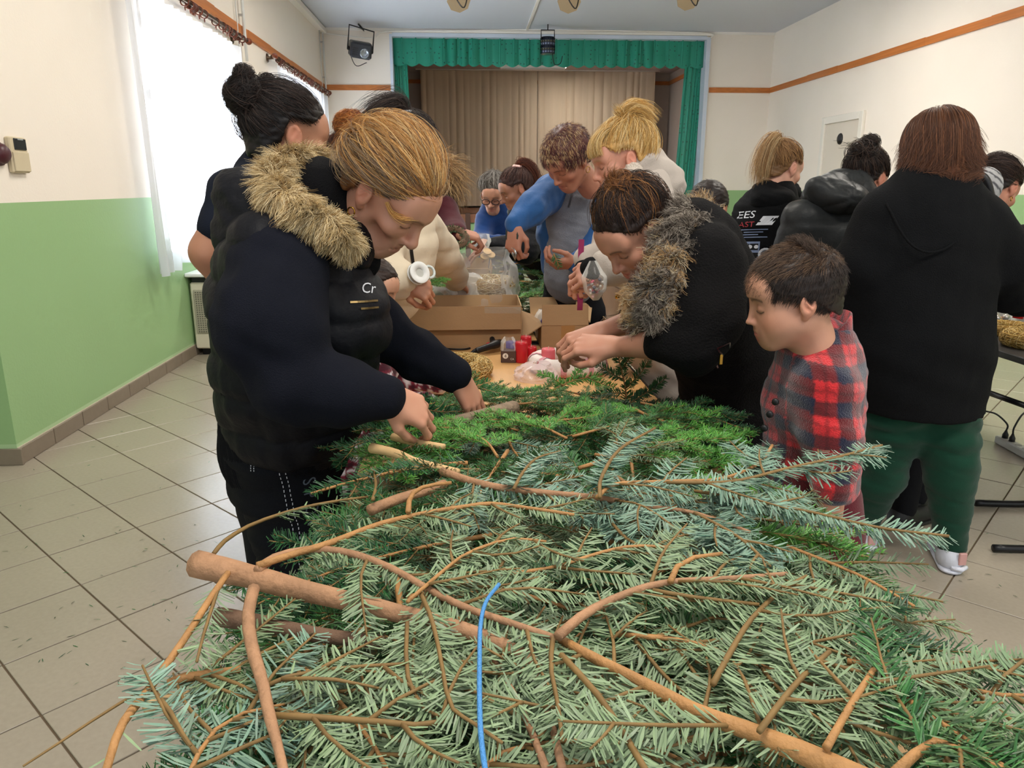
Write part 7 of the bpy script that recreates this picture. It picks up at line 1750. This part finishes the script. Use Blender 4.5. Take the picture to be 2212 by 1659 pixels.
sheet(o, [(x1 - .16, y0 - .0095, zt_ - .004), (x1 - .002, y0 - .0095, zt_ - .004), (x1 - .002, y0 - .0135, zt_ - .032), (x1 - .16, y0 - .0135, zt_ - .03)], film('tape', '#e8dcc4', .18, .1), 'tape', .001)
# second carton
x0, x1, y0, y1, zt_ = T(1170, 755)[0], T(1322, 755)[0], T(1170, 755)[1], T(1170, 755)[1] + .24, .857
o = empty('carton', ((x0 + x1) / 2, (y0 + y1) / 2, TZ), 'smaller open cardboard box with four raised flaps beside the red candles', 'box')
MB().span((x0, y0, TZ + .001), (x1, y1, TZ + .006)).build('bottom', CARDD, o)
sheet(o, [(x0, y0, TZ), (x1, y0, TZ), (x1, y0, zt_), (x0, y0, zt_)], CARD, 'front_panel'); sheet(o, [(x0, y1, TZ), (x1, y1, TZ), (x1, y1, zt_), (x0, y1, zt_)], CARDL, 'back_panel')
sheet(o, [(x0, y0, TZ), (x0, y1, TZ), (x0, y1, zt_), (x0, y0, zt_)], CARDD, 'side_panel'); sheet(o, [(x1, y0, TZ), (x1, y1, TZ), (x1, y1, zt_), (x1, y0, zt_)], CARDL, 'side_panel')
sheet(o, [(x0, y0 - .002, zt_), (x0 + .205, y0 - .002, zt_), (x0 + .205, y0 + .02, zt_ + .088), (x0 + .002, y0 + .02, zt_ + .088)], CARD, 'flap')
sheet(o, [(x0 - .03, y1, zt_ - .0), (x0 + .14, y1, zt_), (x0 + .13, y1 + .03, zt_ + .085), (x0 - .035, y1 + .03, zt_ + .085)], CARDL, 'flap')
sheet(o, [(x1 - .09, y0 + .05, zt_ + .002), (x1 - .04, y1 + .06, zt_ + .06), (x1 - .11, y1 + .10, zt_ + .085), (x1 - .15, y0 + .08, zt_ + .075)], CARDL, 'flap')
sheet(o, [(x0, y0, zt_), (x0, y1, zt_), (x0 - .085, y1 + .02, zt_ + .03), (x0 - .085, y0 - .01, zt_ - .055)], CARDD, 'flap')
MB().span((x0 + .085, y0 - .0035, TZ + .002), (x0 + .145, y0 - .002, zt_)).build('tape', mat('brown_tape', '#a97c4c', .35), o)
crumple('foil_bag', V3(x0 + .03, y1 - .05, TZ + .02), (0, 0, 1), (.05, .13), FILMW, n=30, k=16, seed=4, prof=[(0, .8), (.6, 1.0), (.85, .8), (1, .5)], label='crinkled bag with violet baubles sticking out of the smaller cardboard box', cat='bag')
VIO = mat('violet_foil', '#6a55a8', .25, metal=.4)
for k, (dx, dz) in enumerate(((.0, .10), (.04, .11), (.025, .075))): MB().lathe([(.0005, -.022), (.015, -.016), (.022, 0), (.015, .016), (.0005, .022)], (x0 + .03 + dx, y1 - .09, TZ + dz), n=14).build('bauble', VIO, base=(x0 + .03 + dx, y1 - .09, TZ + dz - .022), smooth=True, label=('left violet bauble', 'right violet bauble', 'lowest violet bauble')[k] + ' in the crinkled bag of the smaller cardboard box', cat='bauble', group='violet baubles in the bag')
# bag of straw wreaths behind the carton
c = at(1055, 640, 3.66); c[2] = TZ
for k in range(4): straw_ring(c + (0, 0, .05 + k * .062), .095, .034, ('lowest', 'second', 'third', 'topmost')[k] + ' of the stacked straw wreaths in the clear bag behind the carton', 40 + k, 900, cols=('#e4d4ae', '#d2ba84', '#f0e4c4', '#bea470'))
bag = crumple('plastic_bag', c + (0, 0, .002), (-.06, 0, 1), (.15, .40), FILM, n=70, k=34, seed=7, amp=.22, prof=[(0, .95), (.1, 1.0), (.62, 1.0), (.8, .92), (.9, .8), (1, .86)], label='clear plastic bag puffed up over stacked straw wreaths behind the carton', cat='bag')
c2 = at(1010, 655, 3.62); crumple('plastic_bag', c2, (0.02, -.05, 1), (.085, .15), FILMW, n=40, k=24, seed=8, amp=.2, prof=[(0, .8), (.3, 1.0), (.7, .95), (.93, .6), (1, .25)], label='small milky plastic bag standing before the straw wreath bag', cat='bag')
c3_ = at(940, 660, 3.60); bg = crumple('plastic_bag', c3_, (0, 0, 1), (.085, .10), FILMW, n=40, k=20, seed=9, amp=.25, prof=[(0, .8), (.4, 1.0), (.8, .75), (1, .3)], label='plastic bag with green stuffing lying behind the carton under the cream sleeve', cat='bag')
MB().lathe([(.001, 0), (.05, .005), (.062, .03), (.04, .055), (.001, .06)], c3_ + (0, 0, .005), n=16).build('green_filling', mat('green_moss', '#7fa05a', .9, bump=.9, bscale=120), bg, smooth=True)
# straw wreath in front, twig wreath, pink packet
straw_ring(T(985, 812) + (0, 0, .033), .105, .032, 'golden straw wreath lying by the glue gun, under the black sleeve', 50, 2200)
straw_ring(T(925, 850) + (0, 0, .02), .085, .014, 'thin dark twig wreath lying beside the pink packet', 51, 900, cols=('#6a4a2c', '#54381f', '#8a6a40'), thread='#5a4028')
PINK = mat('pink_foil', '#e3a9b4', .25, bump=.3, bscale=25)
o = MB().box(T(876, 838) + (0, 0, .02), (.13, .09, .04), rotz(.2), bev=.015).build('pink_packet', PINK, base=T(876, 838), smooth=True, label='shiny pink packet on the table by the near hand', cat='packet')
crumple('wrapper', T(876, 838) + (0, 0, .036), (0, 0, 1), (.06, .02), FILM, o, n=24, k=8, seed=3, prof=[(0, 1), (.5, .8), (1, .1)])
# glue gun
g0 = T(1052, 765) + (0, 0, .03); R = frame((-.8, -.5, -.15), (.1, -.2, 1)); gp = lambda *p: g0 + R @ V3(*p)
o = empty('glue_gun', g0 - (0, 0, .03), 'black glue gun with red trigger lying before the carton', 'glue gun')
F_ = Field(.01); F_.rc(gp(0, -.055, 0), gp(0, .05, .0), .016, .013); F_.rc(gp(0, -.05, 0), gp(.012, -.075, -.004), .015, .014); F_.rc(gp(0, -.035, 0), gp(.050, -.062, 0), .013, .012); V, Q = F_.mesh(.0035); obj('body', V, Q, M_BLACK, o, smooth=True)
MB().lathe([(.011, 0), (.010, .012), (.004, .026), (.003, .032)], gp(0, .055, 0), R[:, 1], 12).build('nozzle', M_DARKM, o, smooth=True)
MB().box(gp(.019, -.022, 0), (.018, .016, .012), R, bev=.004).build('trigger', mat('red_plastic', '#c02030', .4), o)
o2 = MB().tube(spline([gp(.012, -.078, 0), T(1058, 745) + (0, 0, .02), T(1040, 742) + (0, 0, .02), T(1015, 755) + (0, 0, .006), T(975, 757) + (0, 0, .006), T(930, 752) + (0, 0, .005), T(890, 756) + (0, 0, .005)], 40), .0042, 6).build('cable', M_BLACK, o, smooth=True)
# candles
def candle(px, py, r, h, m, label, wick=True):
    c = T(px, py); o = MB().lathe([(r * .94, 0), (r, .004), (r, h - .008), (r * .9, h), (r * .3, h - .002), (.001, h - .003)], c, n=22).build('candle', m, base=c, smooth=True, label=label, cat='candle')
    MB().tube([c + (0, 0, h - .004), c + (.001, .002, h + .008)], .0014, 5).build('wick', mat('wick', '#d9cdb8', .9), o)
RED = mat('red_wax', '#c8202c', .32, sss=.1); PW = mat('pink_wax', '#e06a72', .35, sss=.1)
candle(1126, 782, .0255, .085, RED, 'tallest red candle, in front of the smaller cardboard box'); candle(1136, 770, .0235, .088, RED, 'red candle standing hidden behind the tallest one'); candle(1147, 776, .0240, .055, RED, 'short red candle beside the tallest one'); candle(1184, 800, .0270, .088, PW, 'pink candle in the wrapped white wreath')
# candle pack
c = T(1099, 781) + (0, 0, .035); R = rotz(-.12)
o = empty('candle_pack', T(1099, 781), 'brown candle box with a white number four, violet candle and clear film on top', 'box')
MB().box(c - (0, 0, .010), (.062, .05, .050), R, bev=.002).build('carton', mat('brown_print', '#54403a', .5), o)
MB().lathe([(.026, 0), (.026, .075), (.001, .076)], T(1106, 776), n=16).build('candle', mat('violet_wax', '#4a3a86', .4), o, smooth=True)
crumple('wrapper', c + (0, 0, .015), (0, 0, 1), (.034, .055), FILMT, o, n=26, k=12, seed=5, prof=[(0, 1), (.6, .95), (1, .5)])
fm = c - (0, 0, .010) + R @ V3(0, -.0256, 0); WPT = mat('white_label', '#efe9df', .6)
def flat_text(txt, size, origin, ux, uy, m, parent, name='lettering', center=False):
    p, fc = text_polys(txt, size); p = np.array(p); p = p - (p.max(0) / 2 if center else 0)
    return obj(name, [np.asarray(origin) + q[0] * np.asarray(ux) + q[1] * np.asarray(uy) for q in p], fc, m, parent)
MB().lathe([(.0115, 0), (.0115, .0006), (.001, .0007)], fm + R @ V3(-.012, 0, .004), R @ V3(0, -1, 0), 20).build('number_disc', WPT, o)
flat_text('4', .020, fm + R @ V3(-.012, -.0012, .004), R[:, 0], Z_, mat('brown_print', '#54403a', .5), o, center=True)
flat_text('CA', .011, fm + R @ V3(.008, -.001, -.012), R[:, 0], Z_, WPT, o)
# wrapped wreath
c = T(1226, 800) + (0, 0, .034); a = np.linspace(0, 2 * math.pi, 49)[:-1]; ring = lambda R_, aa: c + np.stack([R_ * np.cos(aa), R_ * np.sin(aa), 0 * aa], -1)
WC = mat('white_satin', '#e8dcd6', .55, bump=.2, bscale=60)
o = MB().tube(ring(.122, a), .034 * (1 + .05 * np.sin(a * 9)), 12, closed=True).build('wrapped_wreath', WC, base=c - (0, 0, .036), smooth=True, label='wreath wrapped in white cloth with pink lace bands, around the pink candle', cat='wreath')
PB = mat('pink_lace', '#d99aa4', .7, bump=.5, bscale=160)
for k in range(9):
    a0 = k * 2 * math.pi / 9 + .3; aa = np.linspace(a0 - .075, a0 + .075, 5); MB().tube(ring(.122, aa), .0362, 12, cap=False).build('band', PB, o, smooth=True)
crumple('plastic_wrap', T(1160, 818) + (0, 0, .01), (-.1, -.2, 1), (.075, .055), film('pink_film', '#f0dcdc', .3, .15), n=44, k=18, seed=12, amp=.5, prof=[(0, 1.1), (.4, .9), (.8, .6), (1, .15)], label='crumpled pinkish plastic wrap lying in front of the red candles', cat='plastic wrap')
OR1, OR2 = mat('silver_bauble', '#b9b2a8', .2, metal=.9), mat('bronze_cone', '#9a7038', .35, metal=.5)
p = T(1213, 790) + (0, 0, .012); MB().lathe([(.0005, -.012), (.009, -.008), (.012, 0), (.009, .008), (.003, .013), (.003, .016)], p, (1, .2, 0), 14).build('ornament', OR1, base=p - (0, 0, .012), smooth=True, label='tiny silver bauble beside the pink candle', cat='ornament')
p = T(1232, 788) + (0, 0, .012); MB().lathe([(.001, -.02), (.008, -.014), (.012, 0), (.011, .01), (.003, .018)], p, (1, .3, .1), 14).build('ornament', OR2, base=p - (0, 0, .012), smooth=True, label='small bronze acorn ornament beside the tiny silver bauble', cat='ornament')
MB().box(T(1244, 800) + (0, 0, .045), (.005, .004, .05), frame((.5, .5, 0), (-.4, 0, 1)), bev=.002).build('peg', WPT, base=T(1250, 800), label='small white stick on the wrapped wreath', cat='stick')
# grey weathered wood on the branches
o = MB().tube(spline([hp(955, 915, .012), hp(1030, 900, .015), hp(1110, 880, .012)], 14), np.linspace(.012, .018, 14), 10).build('wood_piece', mat('weathered_wood', '#8a7762', .85, bump=.7, bscale=30, var=.25, vscale=12, stretch=(.4, 3, 3)), base=hp(1030, 902, -.02), smooth=True, label='grey weathered piece of wood among the far branches', cat='wood') if 'hp' in globals() else None
o = MB().box(T(1470, 905) + (0, 0, .004), (.10, .16, .006), rotz(.5)).build('cardboard_scrap', CARDL, base=T(1470, 905), label='pale cardboard scrap at the table edge by the fur-collared woman', cat='cardboard')
# far end
c = at(1018, 572, 4.5); c[2] = 0.90
o = empty('carton', c, 'shallow cardboard tray at the far end, before the grey-haired woman', 'box')
MB().span(c + (-.12, -.10, 0), c + (.10, .16, .006)).build('bottom', CARDD, o); sheet(o, [c + (-.12, -.10, 0), c + (.10, -.10, 0), c + (.10, -.12, .085), c + (-.12, -.12, .085)], CARD, 'front_panel'); sheet(o, [c + (-.12, .16, 0), c + (.10, .16, 0), c + (.11, .17, .12), c + (-.13, .17, .12)], CARDL, 'back_panel'); sheet(o, [c + (-.12, -.10, 0), c + (-.12, .16, 0), c + (-.15, .17, .11), c + (-.15, -.11, .085)], CARDD, 'side_panel'); sheet(o, [c + (.10, -.10, 0), c + (.10, .16, 0), c + (.12, .17, .11), c + (.12, -.11, .085)], CARDD, 'side_panel')
o = MB().span(c + (-.20, -.16, TZ - .90), c + (.20, .22, -.001), bev=.004).build('box', CARD, base=c + (0, 0, TZ - .9), label='plain cardboard box under the shallow tray at the far end', cat='box'); MB().span(c + (-.03, -.1605, TZ - .899), c + (.03, .22, .0004)).build('tape', mat('brown_tape', '#a97c4c', .35), o)
straw_ring(c + (-.02, .02, .03), .06, .02, 'small straw wreath in the shallow tray at the far end', 52, 500)
for k, (px, py) in enumerate(((1052, 545), (1060, 552), (1046, 556))):
    p = at(px, py, 4.35); MB().lathe([(.024, 0), (.025, .010), (.001, .0105)], p, (.2, -.6, .8), 14).build('wood_slice', M_CUT, base=p, label=('topmost', 'rightmost', 'lowest')[k] + ' of three round wood slices beside the shallow tray', cat='wood slice')
crumple('plastic_bag', at(1038, 538, 4.4), (.1, 0, 1), (.055, .09), FILM, n=30, k=14, seed=15, prof=[(0, .8), (.5, 1), (1, .7)], label='clear crinkled bag in the hands of the grey-haired woman', cat='bag')
# things in people's hands
def wreath_green(c, R, tilt, label, seed):
    s = Spray(seed, 'dark', tilt, ln=(.018, .026)); ax = nrm(tilt); t = nrm(np.cross(ax, Y_)); b = np.cross(ax, t); a = np.linspace(0, 2 * math.pi * .97, 30)
    P = np.asarray(c) + R * (np.cos(a)[:, None] * t + np.sin(a)[:, None] * b); P = s.stem(P, .016, .016, 30, m=M_OLD); 
    for u in (ax, -ax, t, b): s.needles(P, 0, 1, u, 1.5)
    return s
GREEN_WREATHS = [(at(982, 512, 3.42), .05, (.2, -.6, .7), 'small green fir wreath in the hands of the curly-haired person', 61)]
p = at(904, 590, 2.52); R = nrm((.55, -.75, .35))
o = MB().lathe([(.016, -.011), (.036, -.011), (.0375, -.010), (.036, -.007), (.029, -.006), (.029, .006), (.036, .007), (.0375, .010), (.036, .011), (.016, .011), (.016, -.011)], p, R, 28).build('ribbon_spool', mat('spool_white', '#e6e6e2', .4), base=p - (0, 0, .05), smooth=True, label='white ribbon spool in the hand of the cream jacket wearer', cat='spool')
MB().lathe([(.0295, -.006), (.034, -.006), (.034, .006), (.0295, .006)], p, R, 28).build('ribbon', mat('ribbon_grey', '#b9b8b0', .5), o, smooth=True)
ring_obj('tape_roll', p + (.034, .03, .0), R, .020, .005, mat('clear_tape', '#cfd6d2', .15), o)
sc_ = at(1110, 535, 3.22); R = frame((.1, -.2, -1), (-.6, -.7, .2)); q_ = lambda *v_: sc_ + R @ V3(*v_)
o = empty('secateurs', sc_ - (0, 0, .08), 'dark secateurs held by the woman in the blue jacket', 'secateurs')
for s_ in (-1, 1):
    MB().tube(spline([q_(s_ * .022, -.08, 0), q_(s_ * .026, -.04, 0), q_(s_ * .006, 0, 0)], 8), [.008] * 6 + [.007, .006], 8).build('handle', mat('secateur_grip', '#26302a', .5), o, smooth=True)
    MB().tube([q_(-s_ * .003, 0, s_ * .003), q_(-s_ * .010, .025, s_ * .003), q_(-s_ * .002, .052, s_ * .003)], [.006, .007, .002], 6).build('blade', M_STEEL, o, smooth=True)
MB().lathe([(.008, -.008), (.008, .008)], sc_, R[:, 2], 10).build('pivot', M_STEEL, o)
p = at(1288, 612, 2.46); bagp = [(0, .25), (.25, .9), (.6, 1.0), (.85, .55), (1, .25)]
ob = crumple('ornament_bag', p - (0, 0, .055), (-.1, 0, 1), (.042, .13), FILMT, n=30, k=18, seed=21, amp=.15, prof=bagp, label='clear bag of tiny coloured ornaments held by the blonde woman', cat='bag')
rb = np.random.RandomState(3); OC = [mat('bead_%d' % i, c_, .25, metal=.3) for i, c_ in enumerate(('#b9b2ac', '#8c6a52', '#c05a6a', '#d9d2c8', '#5a5a68', '#d8a0a8'))]
for k in range(46):
    a_, h_ = rb.uniform(0, 6.3), rb.uniform(0, .062); r_ = .030 * math.sqrt(rb.rand()) * (.6 + h_ * 6 if h_ < .03 else 1)
    MB().lathe([(.0005, -.006), (.0045, -.0042), (.0062, 0), (.0045, .0042), (.0005, .006)], p + (r_ * math.cos(a_), r_ * math.sin(a_), -.045 + h_), n=8).build('bead', OC[k % 6], ob, smooth=True)
p = at(1254, 610, 2.66); MB().grid(np.stack([np.stack([p + (dx, .006 * math.sin(k * 1.3), .15 - .05 * k) for dx in (-.010, 0, .010)]) for k in range(6)])).build('ribbon', mat('magenta_ribbon', '#97305c', .5), base=p, smooth=True, label='magenta ribbon hanging between the blue and beige coats', cat='ribbon')
p = at(1262, 545, 2.80); MB().box(p, (.05, .02, .04), rotz(.4), bev=.01).build('pink_cloth', mat('pink_cloth', '#cf5f86', .8), base=p, smooth=True, label='pink cloth tucked above the black gloves', cat='cloth')

# second table on the right with its things
o = empty('folding_table', (2.9, 4.0, 0), 'black folding table beside the woman in the cardigan', 'table')
MB().span((2.315, 2.35, TZ - .03), (3.15, 5.6, TZ), bev=.004).build('tabletop', mat('black_laminate', '#1c1a19', .4, var=.2, vscale=30), o)
for yy, xa in ((3.13, 2.34), (2.69, 2.12)):
    MB().tube(spline([(xa, yy, .018), (xa + .24, yy - .02, .018), (xa + .31, yy - .03, .05), (xa + .34, yy - .03, .14), (xa + .36, yy - .03, .45), (xa + .37, yy - .03, .72)], 30), .016, 10).build('leg', M_TUBE, o, smooth=True)
a_, b_ = at(2135, 848, 3.1), at(2230, 882, 2.9); MB().tube([a_, b_], .013, 8).build('cross_bar', M_TUBE, o, smooth=True)
p = atz(2092, 945, .02); MB().tube([p, p + (-.22, .03, 0)], .016, 8).build('foot', M_TUBE, o, smooth=True)
straw_ring(T(2185, 728) + (.03, .08, .026), .095, .024, 'straw wreath lying farther back on the black table', 53, 900, cols=('#c8a55a', '#a98540', '#dcc07a', '#8c6c30'))
straw_ring(T(2215, 748) + (.02, .0, .034), .085, .034, 'bulky straw wreath at the black table\'s near edge', 54, 1300, cols=('#c8a55a', '#a98540', '#dcc07a', '#8c6c30'))
p = T(2140, 712) + (.08, .25, 0); MB().box(p + (0, 0, .035), (.16, .12, .07), rotz(.3), bev=.02).build('pink_packet', PINK, base=p, smooth=True, label='pink packet on the black table behind the straw wreaths', cat='packet')
p = T(2185, 712) + (.05, .2, 0); ob = crumple('ornament_bag', p, (.1, 0, 1), (.10, .20), FILMT, n=40, k=20, seed=31, prof=[(0, 1), (.3, .9), (.6, .5), (.8, .55), (1, .8)], label='gathered clear bag with silver ornaments on the black table', cat='bag')
for k in range(8): MB().lathe([(.0005, -.018), (.013, -.012), (.018, 0), (.013, .012), (.0005, .018)], p + (.05 * math.cos(k * 2.4) * (k / 8 + .3), .05 * math.sin(k * 2.4) * (k / 8 + .3), .022 + .01 * (k % 2)), n=12).build('bauble', OR1 if k % 2 else OR2, ob, smooth=True)
p = at(2207, 655, 3.3); MB().lathe([(.022, -.07), (.022, .06), (.018, .07), (.001, .071)], p, (.1, 0, 1), 14).build('red_candle', RED, base=p - (0, 0, .07), smooth=True, label='red candle at the photo\'s edge on the black table', cat='candle')
# power strip under it
p0, p1 = atz(2158, 948, .025), atz(2240, 992, .025); d = nrm(p1 - p0); R = np.stack([d, np.cross(Z_, d), Z_], 1); c = (p0 + p1) / 2
o = empty('power_strip', c - (0, 0, .025), 'grey power strip with two black plugs on the tiles under the black table', 'power strip')
MB().box(c, (np.linalg.norm(p1 - p0), .055, .045), R, bev=.006).build('body', mat('grey_strip', '#b4b3ae', .4), o)
for k in range(4):
    q_ = p0 + d * (.05 + k * .062) + (0, 0, .023); MB().lathe([(.019, 0), (.019, .001), (.016, .0015), (.001, .0012)], q_, n=14).build('socket', mat('grey_strip_dark', '#8d8c88', .5), o)
for k, (ax_, ay_) in enumerate(((2128, 888), (2218, 888))):
    q_ = p0 + d * (.05 + k * .062) + (0, 0, .024); MB().lathe([(.016, 0), (.016, .02), (.009, .035), (.006, .045)], q_, n=12).build('plug', M_BLACK, o, smooth=True)
    e_ = at(ax_, ay_, q_[1] + .05); MB().tube(spline([q_ + (0, 0, .04), q_ + (0, 0, .08), (q_ + e_) / 2 + (0, 0, .06), e_], 16), .005, 6).build('cable', M_BLACK, o, smooth=True)
for a_ in GREEN_WREATHS: wreath_green(*a_).build(a_[3], 'fir_wreath')['category'] = 'wreath'
tw_ = Spray(71, 'green', V3(0, -.7, .7)); tw_.twig([at(1196, 548, 3.2), at(1202, 562, 3.2), at(1208, 578, 3.2)], .003, .0015, 0, 1.2); tw_.build('short green fir tip in the hand of the woman in blue')
